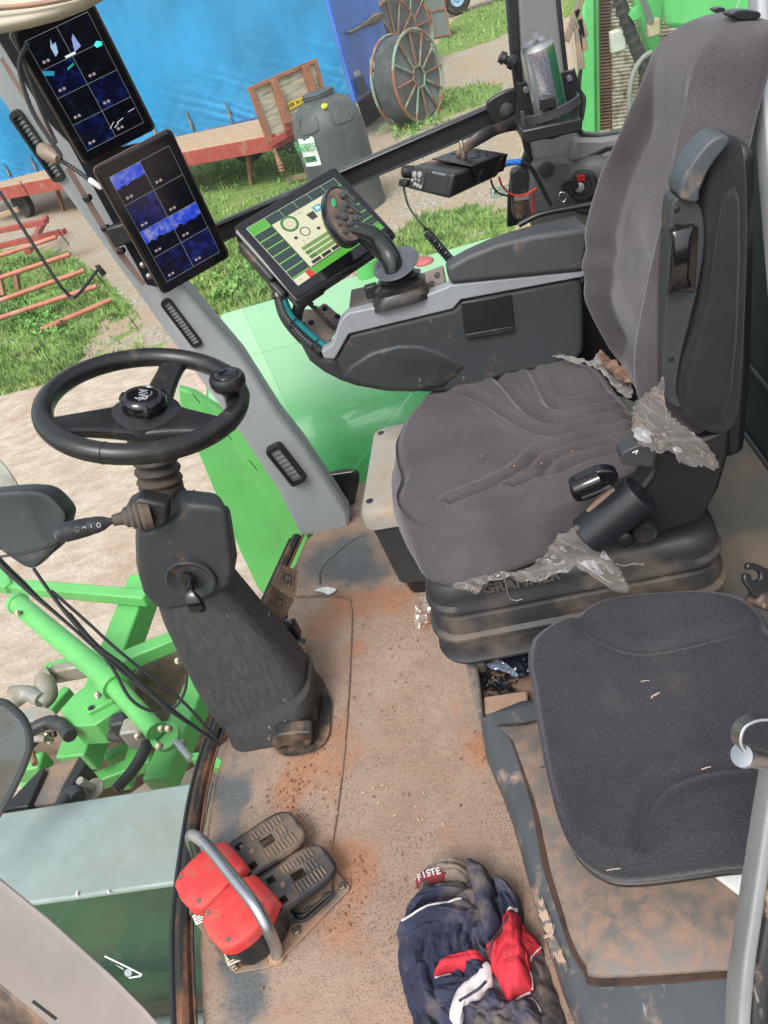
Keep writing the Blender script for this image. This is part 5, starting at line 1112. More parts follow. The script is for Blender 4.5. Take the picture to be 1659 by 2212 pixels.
obj('buckle_strap',g_prism(PP([(1268,1106),(1318,1054),(1330,1060),(1282,1108)],y=.935),V(0,.006,0)),mat('tan_strap',(.22,.15,.11),.7),bkl)
obj('buckle_cover',g_tube([P(1268,1158,y=.935),P(1325,1112,y=.935),P(1384,1063,y=.935)],.0345,28,0,ref=V(0,-1,0),squash=1.0),mat('satin_black_cover',(.011,.013,.016),.33,bump=.15,bs=600,dist=.0003),st,bevel=.003)
# suspension bellows
yn=1.005; xl,xr2=-.195,.325
lay=[(.372,-.004),(.366,.012),(.358,.020),(.340,.024),(.322,.024),(.314,.030),(.306,.030),(.302,.022),(.300,-.004),(.298,.006),(.288,.026),(.270,.030),(.252,.030),(.244,.037),(.236,.037),(.232,.026),(.230,-.002),(.228,.008),(.218,.026),(.200,.028),(.186,.030),(.178,.036),(.170,.034),(.166,.02),(.160,-.004),(.14,-.01)]
rg=[]
for z,e in lay:
    cxm=(xl+xr2)/2; rg.append(rrect(V(cxm,yn+.17,z),V(1,0,0),V(0,1,0),(xr2-xl)+2*e-.03,.34+2*e-.012,.050+e*.4,8))
M['bellow']=mat('bellows_rubber',(.022,.024,.027),.5,dirt=(.2,.15,.11),ds=5,dt=.62,dsoft=.2,bump=.25,bs=350,dist=.0006)
bel=obj('bellows',g_loft(rg),M['bellow'],st,angle=38)
text('embossed_lettering','GRAMMER',P(1125,1257,y=yn-.0215),V(1,0,0),V(0,.12,1),.030,mat('emboss_rubber',(.06,.055,.05),.6),bel,ext=.0022,bold=.0012)
obj('base_plate',g_box((.09,1.19,.07),(.46,.30,.14)),M['blackdirty'],st,bevel=.02)
obj('front_rail',[g_box((-.14,1.10,.135),(.02,.22,.03))],M['rubber'],st,bevel=.005)
# ================================================================ plastic wrap
def wrap_mat():
    m=bpy.data.materials.new('crumpled_clear_film'); m.use_nodes=True; nt=m.node_tree; N=nt.nodes; L=nt.links; b=N['Principled BSDF']; out=N['Material Output']
    b.inputs['Base Color'].default_value=(.8,.74,.68,1); b.inputs['Roughness'].default_value=.10; b.inputs['Specular IOR Level'].default_value=1; b.inputs['Metallic'].default_value=.25
    b.inputs['Metallic'].default_value=0; b.inputs['Base Color'].default_value=(.82,.76,.70,1)
    t=N.new('ShaderNodeBsdfTransparent'); t.inputs[0].default_value=(.95,.92,.89,1); mx=N.new('ShaderNodeMixShader')
    gl=N.new('ShaderNodeBsdfGlossy'); gl.inputs['Roughness'].default_value=.09; m2=N.new('ShaderNodeMixShader')
    lw=N.new('ShaderNodeLayerWeight'); lw.inputs[0].default_value=.45
    r=N.new('ShaderNodeMapRange'); L.new(lw.outputs['Facing'],r.inputs[0]); r.inputs[3].default_value=.06; r.inputs[4].default_value=.60
    L.new(r.outputs[0],mx.inputs[0]); L.new(t.outputs[0],mx.inputs[1]); L.new(b.outputs[0],mx.inputs[2])
    m2.inputs[0].default_value=.22; L.new(mx.outputs[0],m2.inputs[1]); L.new(gl.outputs[0],m2.inputs[2]); L.new(m2.outputs[0],out.inputs[0]); return m
M['film']=wrap_mat()
def crumple(name,px,label,cat='plastic wrap',amp=.013,seed=0,mt=None,n=150,rings=26,parent=None,dr=None,fr=9,edge=.0035,**k):
    b=PP(px,**k); nrm=V(0,0,0); c=sum(b,V(0,0,0))/len(b)
    for a,q in zip(b,b[1:]+b[:1]): nrm+=(a-c).cross(q-c)
    nrm.normalize(); random.seed(seed)
    o_=resample(cr(b,4,True),n)
    o_=[p+(p-c).normalized()*edge*(random.random()-.5)*2 for p in o_]
    rg=[]
    sx=V(seed*3.3,seed*1.7,0)
    for i in range(rings):
        s=1-i/rings
        r=[]
        for p in o_:
            q=c+(p-c)*s; wq=V(q.x*(1.0)+q.z*.9,q.y*1.2,q.z*.35-q.x*.3); d=abs(noise.noise(wq*fr*3.2+sx))*amp*1.5+noise.noise(q*fr*1.3+sx)*amp*.8+abs(noise.noise(wq*fr*7.5+sx))*amp*.45
            r.append(q+nrm*d*(1 if nrm.dot(V(0,0,CH)-c)>0 else -1))
        rg.append(r)
    return obj(name,g_loft(rg,False,True),mt or M['film'],parent,label=label,cat=cat,angle=25,recalc=False)
crumple('plastic_wrap',[(1370,872),(1405,838),(1427,806),(1431,859),(1458,907),(1519,951),(1545,990),(1537,1006),(1466,997),(1458,977),(1392,960),(1368,942),(1364,905)],'torn clear plastic wrap hanging from the lower corner of the backrest',seed=1,y=.938)
crumple('plastic_wrap',[(1160,1205),(1212,1150),(1247,1131),(1304,1188),(1344,1236),(1352,1271),(1313,1262),(1291,1240),(1256,1231),(1238,1218),(1195,1227),(1133,1253),(1107,1231)],'largest torn clear plastic wrap flap hanging under the near cushion edge by the buckle',seed=2,y=.93)
crumple('plastic_wrap',[(975,1264),(1028,1247),(1107,1227),(1112,1238),(1076,1246),(1046,1262),(1030,1284),(1016,1276),(1000,1272)],'narrow strip of torn plastic wrap below the front of the seat cushion',seed=3,amp=.008,y=.945)
crumple('plastic_wrap',[(1173,765),(1230,770),(1275,782),(1295,764),(1313,782),(1359,818),(1364,862),(1340,853),(1304,812),(1250,786)],'clear plastic wrap crumpled between seat cushion and backrest',seed=4,amp=.008,z=.525)
obj('plastic_strand',g_tube(PP([(1081,1238),(1090,1252),(1094,1272),(1100,1290),(1112,1297),(1128,1294)],y=.93),[.002,.003,.002,.0025,.0015,.001],6,5,squash=.3),M['film'],label='thin twisted strand of clear plastic dangling over the bellows',cat='plastic wrap')
obj('plastic_strand',g_tube(PP([(1330,1218),(1350,1222),(1370,1217),(1385,1220),(1391,1216)],y=.93),[.002,.0015,.002,.0015,.001],6,5,squash=.3),M['film'],label='short wisp of clear plastic sticking out to the right of the large flap',cat='plastic wrap')
crumple('torn_foam',[(1296,762),(1318,775),(1345,800),(1366,822),(1362,836),(1330,818),(1302,790)],None,None,mt=mat('brown_foam',(.12,.065,.04),.95,bump=1,bs=120,dist=.004,dirt=(.25,.17,.12),ds=40,dt=.55),parent=st,seed=19,amp=.008,z=.545)
# ================================================================ rear floor step and rear wall
rw=thing('rear_wall','black fabric covered rear cab wall beside the seat back','wall',P(1640,800,x=.62))
zt2=P(1640,120,x=.60).z
obj('wall_panel',g_box((.62,1.25,(.08+zt2)/2),(.04,1.5,zt2-.08)),mat('black_wall_cloth',(.010,.016,.017),.8,bump=.3,bs=300),rw,bevel=.01)
obj('wall_ridge',g_tube([V(.597,.62,.30),V(.597,1.2,.30),V(.597,1.8,.31)],.006,8),M['black'],rw)
rs2=thing('rear_step','olive grey dusty raised floor ledge behind the seat base','ledge',P(1590,1150,z=.1))
M['olive']=mat('olive_plastic',(.085,.083,.072),.5,dirt=(.17,.12,.085),ds=5,dt=.58,dsoft=.16)
obj('ledge',g_box((.49,1.2,.05),(.26,1.5,.10)),M['olive'],rs2,bevel=.012,seg=3)
obj('seal',g_tube([V(.592,.5,.105),V(.592,1.1,.105),V(.592,1.8,.105)],.007,8),M['black'],rs2)
# ================================================================ passenger box
pb=thing('storage_console','dusty grey storage console with recessed lid carrying the passenger cushion','storage box',P(1300,2000,z=0))
zl=.20
left=[(1030,1545),(1040,1610),(1075,1690),(1093,1740),(1114,1810),(1135,1890),(1162,1982),(1206,2119),(1243,2212),(1275,2300)]
Lx=[P(u,v,z=zl) for u,v in left]
outl=[V(p.x,p.y,0) for p in Lx]+[V(.05,.22,0),V(.5,.22,0),V(.5,.862,0),V(-.08,.862,0)]
cO=V(.2,.55,0)
def orr(z,inset): 
    r=[]
    for p in outl:
        d=(cO-p).normalized(); q=p+V(math.copysign(inset,cO.x-p.x),math.copysign(inset,cO.y-p.y) if (p.y>.85 or p.y<.25) else 0,0); r.append(V(q.x,q.y,z))
    return r
body=[orr(0,.03),orr(.10,.006),orr(.15,0),orr(.175,.002),orr(.190,.009),orr(.1975,.018),orr(zl,.03)]
M['console_dusty']=mat('mud_smeared_grey_plastic',(.115,.105,.095),.5,dirt=(.23,.15,.11),ds=42,dt=.52,dsoft=.16,bump=.3,bs=140,dist=.001,scr=.6)
obj('body',g_loft(body),mat('scuffed_blue_grey_plastic',(.055,.063,.070),.42,dirt=(.32,.22,.16),ds=18,dt=.62,dsoft=.1,bump=.2,bs=300,dist=.0005,scr=.7),pb,bevel=.003)
gl_=[(1094,1566),(1110,1620),(1145,1730),(1162,1820),(1179,1897),(1205,1975),(1230,2050),(1262,2105),(1298,2132)]
Lg=[P(u,v,z=zl) for u,v in gl_]; 
yl0=Lg[-1].y
Lg+= [V(.13,yl0-.005,zl),V(.46,yl0-.005,zl),V(.46,.80,zl),V(-.07,.80,zl)]
lidc=sum(Lg,V(0,0,0))/len(Lg)
Lgr=cr(Lg,3,True)
M['gr']=mat('rusty_groove',(.016,.011,.009),.9,dirt=(.05,.026,.017),ds=30,dt=.45)
obj('groove',g_loft([[p+V(0,0,.0005) for p in Lgr],[lidc+(p-lidc)*.99+V(0,0,.0012) for p in Lgr]],True,True),M['gr'],pb,smooth=False)
lidr=[lidc+(p-lidc).normalized()*((p-lidc).length-.010) for p in Lgr]
def lz(r,s,z): return [V(lidc.x+(p.x-lidc.x)*s,lidc.y+(p.y-lidc.y)*s,z) for p in r]
obj('lid',g_loft([lz(lidr,1,zl+.001),lz(lidr,1,zl+.006),lz(lidr,.985,zl+.0085),lz(lidr,.6,zl+.009)]),M['console_dusty'],pb,angle=60)
M['mud']=mat('dried_mud',(.42,.29,.21),.95,dirt=(.12,.11,.10),ds=45,dt=.52,dsoft=.04)
crumple('mud_smear',[(1160,1950),(1172,1944),(1190,1990),(1204,2030),(1222,2076),(1226,2092),(1210,2084),(1192,2058),(1180,2020),(1166,1980)],None,None,mt=M['mud'],parent=pb,seed=5,amp=.0012,edge=.006,z=zl)
crumple('mud_smear',[(1150,2150),(1160,2140),(1172,2165),(1168,2180)],None,None,mt=M['mud'],parent=pb,seed=15,amp=.0012,edge=.004,z=zl) if False else None
# tray between seat base and box
tr=thing('floor_tray','muddy open floor tray with a grey rail between seat base and storage console','tray',P(1080,1470,z=0))
zt3=.10
obj('tray_pan',g_prism(PP([(1022,1400),(1260,1380),(1260,1535),(1050,1540)],z=zt3),V(0,0,-.09)),mat('muddy_tray',(.16,.10,.07),.95,dirt=(.05,.04,.035),ds=14,dt=.56,bump=.8,bs=60,dist=.004),tr,bevel=.003)
obj('tray_rail',g_prism(PP([(1002,1412),(1026,1408),(1036,1470),(1042,1536),(1030,1538),(1016,1480)],z=.14),V(0,0,-.13)),mat('scuffed_rail',(.09,.1,.105),.45,dirt=(.3,.2,.14),ds=12,dt=.55),tr,bevel=.006,seg=3)
obj('tray_lip',g_prism(PP([(1044,1504),(1140,1490),(1140,1528),(1046,1540)],z=.125),V(0,0,-.03)),mat('dusty_lip',(.15,.12,.10),.8,dirt=(.3,.2,.14),ds=12,dt=.45),tr,bevel=.004)
random.seed(21); db=[]
for i in range(150):
    p=P(random.gauss(1072,20),random.gauss(1478,13),z=zt3+.004+random.random()*.012); a=V(random.gauss(0,1),random.gauss(0,1),random.gauss(0,.6)).normalized(); l=random.uniform(.004,.012); b_=V(random.gauss(0,1),random.gauss(0,1),random.gauss(0,1)).normalized()
    db.append(([p-a*l,p+b_*l*.5,p+a*l,p-b_*l*.4],[(0,1,2,3)]))
obj('tray_litter',db,M['black'],smooth=False,kind='stuff',label='pile of black shredded litter in the muddy tray',cat='litter',recalc=False)
M['foil']=mat('black_foil_packet',(.008,.011,.02),.2,spec=.9,bump=.6,bs=40,dist=.004)
wrp=thing('foil_wrapper','shiny black snack wrapper with white lettering lying in the tray','wrapper',P(1110,1440,z=zt3))
crumple('packet',[(1106,1408),(1116,1384),(1134,1374),(1152,1372),(1150,1400),(1142,1425),(1120,1428),(1104,1424)],None,None,mt=M['foil'],parent=wrp,seed=6,amp=.006,edge=.0003,z=zt3+.045)
crumple('packet',[(1050,1441),(1074,1428),(1106,1422),(1140,1424),(1140,1458),(1118,1464),(1086,1452),(1060,1450)],None,None,mt=M['foil'],parent=wrp,seed=7,amp=.008,edge=.0006,z=zt3+.03)
crumple('clear_window',[(1052,1441),(1072,1430),(1092,1434),(1120,1458),(1112,1462),(1086,1452),(1062,1449)],None,None,mt=mat('blue_shine_film',(.3,.36,.5),.12,.6,bump=.8,bs=30,dist=.006),parent=wrp,seed=8,amp=.008,edge=.0006,z=zt3+.036)
text('packet_lettering','TO GO!',P(1132,1387,z=zt3+.058),-V(1,.05,0),-V(-.05,1,.2),.012,M['ink'],wrp)
rayl=[g_beam(P(1130,1402,z=zt3+.058)+V(.012*math.cos(a),.012*math.sin(a),0),P(1130,1402,z=zt3+.058)+V(.017*math.cos(a),.017*math.sin(a),0),.0008,.0006) for a in [i*.35 for i in range(2,10)]]
obj('sunburst_mark',rayl,M['ink'],wrp,smooth=False)
# passenger cushion
pc=thing('passenger_cushion','dark woven passenger seat cushion on a thin black board','cushion',P(1400,1850,z=.25))
zc=.33
Po=[(1200,1338),(1260,1306),(1340,1286),(1430,1276),(1520,1272),(1600,1284),(1650,1318),(1690,1400),(1715,1560),(1712,1720),(1690,1812),(1640,1838),(1560,1848),(1440,1866),(1345,1874),(1290,1862),(1240,1825),(1208,1770),(1182,1680),(1162,1580),(1147,1480),(1138,1415),(1152,1372)]
O=[P(u,v,z=zc) for u,v in Po]; cO2=sum(O,V(0,0,0))/len(O); Or=cr(O,8,True)
S1=cr([P(u,v,z=zc) for u,v in ((1240,1310),(1256,1331),(1282,1371),(1348,1401),(1405,1406),(1501,1388),(1659,1344),(1720,1325))],5)
S2_=cr([P(u,v,z=zc) for u,v in ((1390,1830),(1388,1791),(1392,1755),(1411,1720),(1451,1686),(1533,1660),(1598,1652),(1700,1645))],5)
for g in (S1,S2_):
    for p in g: p.z=0
def pz(p,s):
    q=V(p.x,p.y,0); z=zc+.006
    d1=polyd(q,S1); d2=polyd(q,S2_)
    z+=-.009*math.exp(-(d1/.010)**2)-.010*math.exp(-(d2/.011)**2)
    z+=.012*math.exp(-((q.y-.93)/.07)**2)*ss(0,.05,d1) if q.y>.80 else 0
    z+=.010*ss(0,.04,d2)*ss(.02,.12,q.x)*ss(.63,.54,q.y)
    z-=.022*ss(.88,1,s)**2; z+=.0015*noise.noise(q*12); return z
def sc2(s,f): return [V(cO2.x+(p.x-cO2.x)*s,cO2.y+(p.y-cO2.y)*s,f) for p in Or]
rg=[sc2(.93,zc-.055),sc2(.965,zc-.054),sc2(.985,zc-.045),sc2(1.0,zc-.030)]
for i in range(66):
    s=1-i/66; r=sc2(s*(1.0 if i else 1.0),0); rg.append([V(p.x,p.y,pz(p,s)) for p in r])
obj('pad',g_loft(rg),M['weave'],pc,angle=80)
obj('base_board',g_loft([sc2(.93,zc-.068),sc2(.975,zc-.066),sc2(.98,zc-.056),sc2(.94,zc-.052)]),M['black'],pc,angle=50)
cb=[]
for a,l in (((1405,1292+1134-1134+200),.006),((1560,1400),.003)): pass
for (u,v),(u2,v2),r in (((1414,1502),(1424,1496),.0013),((1406,1508),(1414,1500),.0012),((1384,1472),(1402,1470),.0006),((1420,1338),(1436,1322),.0006),((1515,1662),(1535,1656),.0008),((1310,1880),(1340,1876),.0006)):
    cb.append(g_tube([P(u,v,z=zc+.007),P((u+u2)/2,(v+v2)/2-1,z=zc+.009),P(u2,v2,z=zc+.007)],r,5))
obj('chaff_bits',cb,mat('chaff',(.45,.33,.25),.9),kind='stuff',label='small pale chaff bits on the dark passenger cushion',cat='chaff')
# booklet
bk=thing('booklet','white edged booklet with blue and green cover picture tucked under the passenger cushion','booklet',P(1580,1890,z=zl+.01))
zb=zl+.0095
obj('pages',g_prism(PP([(1516,1874),(1580,1835),(1680,1800),(1700,1975),(1607,1944)],z=zb),V(0,0,.010)),M['white'],bk,bevel=.001)
obj('cover_picture',g_prism(PP([(1556,1850),(1600,1830),(1680,1805),(1695,1920),(1630,1898)],z=zb+.0104),V(0,0,.0006)),mat('cover_green',(.04,.12,.06),.4),bk,smooth=False)
obj('cover_sky',g_prism(PP([(1572,1848),(1600,1833),(1680,1808),(1690,1895),(1630,1880)],z=zb+.0113),V(0,0,.0005)),mat('cover_blue',(.03,.08,.3),.4),bk,smooth=False)
# latch pin and hook
lp_=thing('latch_pin','zinc plated latch pin with a round end and curved strap on the door frame','latch',P(1611,1634,d=.66))
pa=P(1604,1632,d=.665); pbb=P(1690,1650,d=.70)
obj('pin',g_tube([pa,pbb],.0092,20),M['steel'],lp_,bevel=.001)
obj('pin_head',g_lathe(pa,(pa-pbb),[(.0105,-.006),(.0112,-.002),(.0105,.002),(.004,.003),(0,.003)],24),M['steel'],lp_)
obj('strap',g_tube(PP([(1603,1612),(1594,1592),(1600,1570),(1620,1556),(1650,1552),(1690,1560)],d=.67),.0035,10,6,ref=FWD,squash=.35) if False else (lambda c:([q for i,p in enumerate(c) for q in (p-FWD*.009,p+FWD*.009,p+FWD*.009+(V(0,0,0)+ (c[min(i+1,len(c)-1)]-c[max(i-1,0)]).normalized().cross(FWD))*.0028,p-FWD*.009+((c[min(i+1,len(c)-1)]-c[max(i-1,0)]).normalized().cross(FWD))*.0028)],[(i*4+j,i*4+(j+1)%4,i*4+4+(j+1)%4,i*4+4+j) for i in range(len(c)-1) for j in range(4)]+[(0,1,2,3),(len(c)*4-4,len(c)*4-3,len(c)*4-2,len(c)*4-1)]))(cr(PP([(1606,1622),(1596,1606),(1594,1588),(1602,1568),(1622,1556),(1650,1553),(1690,1562)],d=.67),5)),M['steel'],lp_,bevel=.0006)
hk=thing('door_hook','black hook bracket with an open C notch at the right edge','hook',P(1640,1280,d=1.0))
cH=P(1640,1260,d=1.0); nH=(-FWD+RGT*.2).normalized()
obj('hook_plate',g_prism(PL([(1607,1243),(1612,1238),(1622,1241),(1626,1252),(1636,1256),(1644,1248),(1642,1236),(1630,1230),(1616,1232),(1613,1224),(1618,1215),(1636,1218),(1700,1248),(1700,1310),(1648,1306),(1630,1288),(1608,1256)],cH,nH),nH*-.008),M['black'],hk,bevel=.002)
obj('hook_arm',g_prism(PL([(1634,1302),(1650,1280),(1700,1262),(1700,1330),(1645,1312)],cH+nH*.004,nH),nH*-.03),M['blackdirty'],hk,bevel=.004)
# ================================================================ FOOT PEDAL UNIT
fp=thing('foot_pedal_unit','double foot pedal unit with two red covers and a steel tube guard','foot pedal',P(600,1990,z=0))
def Z2(x,y,z): return P(324+.293*x,1685+.293*y,z=z)
obj('base_plate',g_prism([Z2(x,y,.003) for x,y in ((1060,360),(1100,390),(1478,790),(1474,815),(965,1335),(870,1392),(630,1428),(300,1010),(400,800))],V(0,0,.005)),M['steeld'],fp,bevel=.001)
obj('plastic_base',g_prism([Z2(x,y,.009) for x,y in ((1050,370),(1290,610),(1355,680),(1350,850),(940,1130),(760,1290),(630,1420),(540,1330),(240,915),(300,850))],V(0,0,.010)),mat('dusty_black_base',(.03,.03,.03),.6,dirt=(.26,.17,.12),ds=10,dt=.44,dsoft=.12,bump=.3,bs=90,dist=.001),fp,bevel=.003)
obj('base_rib',g_tube([Z2(x,y,.022) for x,y in ((940,1080),(1040,990),(1130,1000),(1180,960),(1340,830))],.004,8,3),M['black'],fp)
obj('base_rib',g_tube([Z2(x,y,.022) for x,y in ((940,1125),(1060,1030),(1150,1030),(1345,850))],.003,8,3),M['black'],fp)
for hx in ((1140,970),(1270,870)): obj('base_rib',g_tube([Z2(hx[0],hx[1],.023),Z2(hx[0]+35,hx[1]-30,.023)],.0035,8),M['black'],fp)
c1_=((175,775),(280,610),(440,480),(540,452),(560,445),(585,470),(700,600),(695,640),(668,665),(560,790),(440,910),(300,955))
c2_=((375,1040),(490,860),(640,730),(740,700),(770,690),(800,715),(935,860),(925,900),(880,1010),(790,1095),(690,1190),(520,1248))
for ci,c in enumerate((c1_,c2_)):
    top=[Z2(x,y,.105) for x,y in c]; cc_=sum(top,V(0,0,0))/len(top)
    tr_=cr(top,2,True)
    def rsz(s,z): return [V(cc_.x+(p.x-cc_.x)*s,cc_.y+(p.y-cc_.y)*s,z) for p in tr_]
    cv=obj('red_cover',g_loft([rsz(1,.082),rsz(1,.098),rsz(.97,.1055),rsz(.90,.108),rsz(.5,.1085)]),M['red'],fp,angle=50)
    obj('pedal_housing',g_loft([rsz(.90,.018),rsz(.94,.05),rsz(.97,.083)]),M['black'],fp,angle=50)
    off=(0,0) if ci==0 else (205,262)
    for x,y in (((480,520),(597,655),(360,888),(225,714)) if ci==0 else ((693,768),(824,918),(578,1174),(427,978))):
        obj('cover_screw',g_lathe(Z2(x,y,.108),V(0,0,1),[(.0042,0),(.0042,.0012),(.002,.0012),(.0015,.0003),(0,.0003)],14),M['bolt'],cv)
# pedal treads with real openings
def tread(dx,dy):
    A=lambda x,y:Z2(x+dx,y+dy,.075)
    axp=(A(1000,290)-A(640,600)); axp.z=0; axn=axp.normalized(); sdn=V(-axn.y,axn.x,0); o0=A(640,600); Lp=axp.length
    w0=(A(580,450)-A(760,660)).length/2
    def T(a,b,z=0): # a along 0..1, b across -1..1
        wv_=w0*(1.0-.0*a)*(1 if a<.75 else math.sqrt(max(0.08,1-((a-.75)/.36)**2)))
        return o0+axn*(Lp*a*1.12)+sdn*(b*wv_)+V(0,0,-.028*a+z)
    nu,nv=34,20; vs=[];fs=[];idx={}
    def hole(a,b):
        return (.10<a<.22 and .42<b<.78) or (.10<a<.22 and -.78<b<-.42) or (.42<a<.62 and -.22<b<.32)
    for i in range(nu+1):
        for j in range(nv+1): vs.append(T(i/nu,-1+2*j/nv))
    for i in range(nu):
        for j in range(nv):
            if not hole((i+.5)/nu,-1+2*(j+.5)/nv): a=i*(nv+1)+j; fs.append((a,a+nv+1,a+nv+2,a+1))
    o_=obj('pedal_tread',(vs,fs),mat('dusty_pedal_plastic',(.05,.052,.055),.6,dirt=(.22,.16,.12),ds=9,dt=.56,dsoft=.14),fp,angle=60)
    s_=o_.modifiers.new('thick','SOLIDIFY'); s_.thickness=.009; s_.offset=-1
    rb=[]
    for i in range(9):
        for sb in ((-.85,-.30),(.40,.85)):
            a=.36+.060*i
            if a>.86: sb=(sb[0]*.8,sb[1]*.8)
            rb.append(g_tube([T(a,sb[0],.001),T(a,sb[1],.001)],.0019,6))
    for a in (.68,.74,.80): rb.append(g_tube([T(a,-.2,.001),T(a,.3,.001)],.0016,6))
    obj('tread_ribs',rb,mat('dusty_ribs',(.13,.10,.08),.8,dirt=(.3,.2,.14),ds=20,dt=.5),o_)
    obj('rivet',g_lathe(T(.25,.0,.0),V(0,0,1),[(.005,0),(.005,.0015),(.002,.002),(0,.001)],12),M['steeld'],o_)
    side=[T(a,b,-.004) for a,b in ((.9,-1),(.6,-1),(.3,-1),(0,-1))]
    obj('tread_skirt',g_tube([T(0,-1,-.006),T(.4,-1,-.006),T(.75,-1,-.006),T(.95,-.9,-.006),T(1.0,0,-.006),T(.95,.9,-.006),T(.75,1,-.006),T(.4,1,-.006),T(0,1,-.006)],.006,8,3),M['blackdirty'],o_)
    obj('hinge_block',g_prism([T(-.02,-.9,-.01),T(.14,-1.05,-.012),T(.14,1.0,-.012),T(-.02,.9,-.01)],V(0,0,-.05)),M['black'],fp,bevel=.003)
tread(0,0); tread(228,248)
gt=[Z2(350,600,.02),Z2(335,530,.06),Z2(300,430,.125),Z2(322,410,.145),Z2(420,480,.15),Z2(600,700,.152),Z2(780,930,.148),Z2(880,1120,.115),Z2(925,1230,.05),Z2(935,1290,.01)]
obj('guard_tube',g_tube(gt,.0105,18,7),M['steel'],fp)
obj('weld',g_lathe(Z2(932,1290,.008),V(0,0,1),[(.017,0),(.015,.004),(.010,.006),(0,.007)],9),M['steeld'],fp)
for x,y in ((1420,792),(1085,1118),(625,1368)): obj('hex_bolt',g_lathe(Z2(x,y,.008 if x>700 else .018),V(0,0,1),[(.0095,0),(.0095,.0015),(.0075,.002),(.0075,.008),(.006,.009),(0,.009)],6),M['bolt'],fp,smooth=False)
obj('plate_hole',g_lathe(Z2(885,1322,.0082),V(0,0,1),[(.0055,0),(.0045,.0004),(0,.0004)],14),M['rubber'],fp)
obj('round_boss',g_lathe(Z2(790,1175,.055),V(.5,-.7,.5),[(.016,0),(.016,.004),(.012,.005),(.011,.003),(0,.003)],20),M['black'],fp)
obj('side_wall',g_prism([Z2(540,1260,.085),Z2(690,1195,.085),Z2(860,1050,.085),Z2(860,1100,.02),Z2(700,1290,.02),Z2(590,1345,.02)],V(.006,-.006,0)),M['blackdirty'],fp,bevel=.002)
def lab(x,y,w_,h_,z,rot,name,c):
    ex=(Z2(x+50,y-18,z)-Z2(x,y,z)).normalized() if rot==0 else (Z2(x+50,y-22,z)-Z2(x,y,z)).normalized(); n_=V(.35,-.75,.55).normalized(); ex=(ex-n_*ex.dot(n_)).normalized(); ey=n_.cross(ex); o_=Z2(x,y,z)
    l=obj(name,g_box(o_,(w_,h_,.0006),(ex,ey,n_)),c,fp,smooth=False)
    for i in range(4): obj('label_print',g_box(o_+ey*(h_*(.30-.2*i))+n_*.0005-ex*(w_*.05),(w_*(.8-.13*(i%2)),h_*.07,.0003),(ex,ey,n_)),M['black'],l,smooth=False)
lab(632,1295,.034,.022,.055,0,'type_label',mat('cream_label',(.5,.44,.33),.5)); lab(385,1005,.030,.018,.072,1,'type_label',M['white'])
# ================================================================ JACKET
jt=thing('jacket','crumpled muddy navy work jacket with red panels and white piping on the floor','jacket',P(1020,2080,z=0))
def J(x,y,z=.03): return P(810+.3418*x,1822.5+.3418*y,z=z)
jo=[(150,700),(165,560),(205,460),(250,380),(285,330),(310,280),(340,235),(380,200),(440,165),(520,172),(600,170),(660,170),(700,200),(780,250),(850,300),(900,340),(930,400),(940,470),(950,550),(1000,610),(1060,680),(1100,800),(1140,920),(1180,1050),(1230,1200),(1260,1400),(900,1500),(500,1500),(260,1400),(250,1140),(215,1040),(190,950),(160,820)]
JO=cr([J(x,y,0) for x,y in jo],7,True); jc_=J(620,800,0)
import mathutils
def inpoly(p,poly):
    c=False;n=len(poly);j=n-1
    for i in range(n):
        a,b=poly[i],poly[j]
        if (a.y>p.y)!=(b.y>p.y) and p.x<(b.x-a.x)*(p.y-a.y)/(b.y-a.y)+a.x: c=not c
        j=i
    return c
jm={'navy':mat('muddy_navy_cloth',(.020,.025,.055),.9,dirt=(.13,.105,.09),ds=12,dt=.58,dsoft=.12,bump=.6,bs=260,dist=.001,var=.3,vs=14),'red':mat('dirty_red_cloth',(.48,.02,.035),.85,dirt=(.25,.08,.06),ds=12,dt=.66,dsoft=.1,bump=.5,bs=260,dist=.0008),'white':mat('dirty_white_cloth',(.6,.54,.54),.85,dirt=(.3,.25,.22),ds=20,dt=.64),'brown':mat('brown_mud_cloth',(.085,.072,.068),.95,dirt=(.2,.16,.13),ds=12,dt=.5,bump=.7,bs=200),'badge':mat('dark_red_badge',(.17,.025,.03),.85,dirt=(.12,.08,.07),ds=20,dt=.62)}
def sheet(name,px,key_,z0,dome,pole,fa,fb,seed,amp,rings_=60,n_=260,curl=.6,small=.003,tilt=0):
    o_=resample(cr([J(x,y,0) for x,y in px],6,True),n_); c=sum(o_,V(0,0,0))/n_; pl0=J(pole[0],pole[1],0); R__=[]
    o_=[p+(p-c).normalized()*.0035*noise.noise(p*60+V(seed,0,0)) for p in o_]
    for i in range(rings_):
        s=1-i/rings_; r=[]
        for p in o_:
            q=c+(p-c)*s; d=q-pl0; rr=d.length; an=math.atan2(d.y,d.x)
            wob=noise.noise(q*9+V(seed,1,0))*.5
            f=abs(noise.noise(V(rr*fa+wob,an*fb,seed*7.7)))*amp*1.9+abs(noise.noise(V(rr*fa*2.4+wob*2,an*fb*1.7,seed*3.1)))*amp*.6
            f=f*.95+.010*noise.noise(q*16+V(seed,3,0))+abs(noise.noise(q*48+V(0,seed,0)))*small*1.9
            ed=(1-s**7)
            r.append(V(q.x,q.y,max(.002,z0*(curl+(1-curl)*ed)+dome*(1-s*s)+f*(.35+.65*ed)-amp*.25)))
        R__.append(r)
    sk=[V(p.x,p.y,max(.0,p.z-.012)) for p in R__[0]]
    obj(name,g_loft([sk]+R__,False,True),jm[key_],jt,recalc=False,angle=70)
    return R__
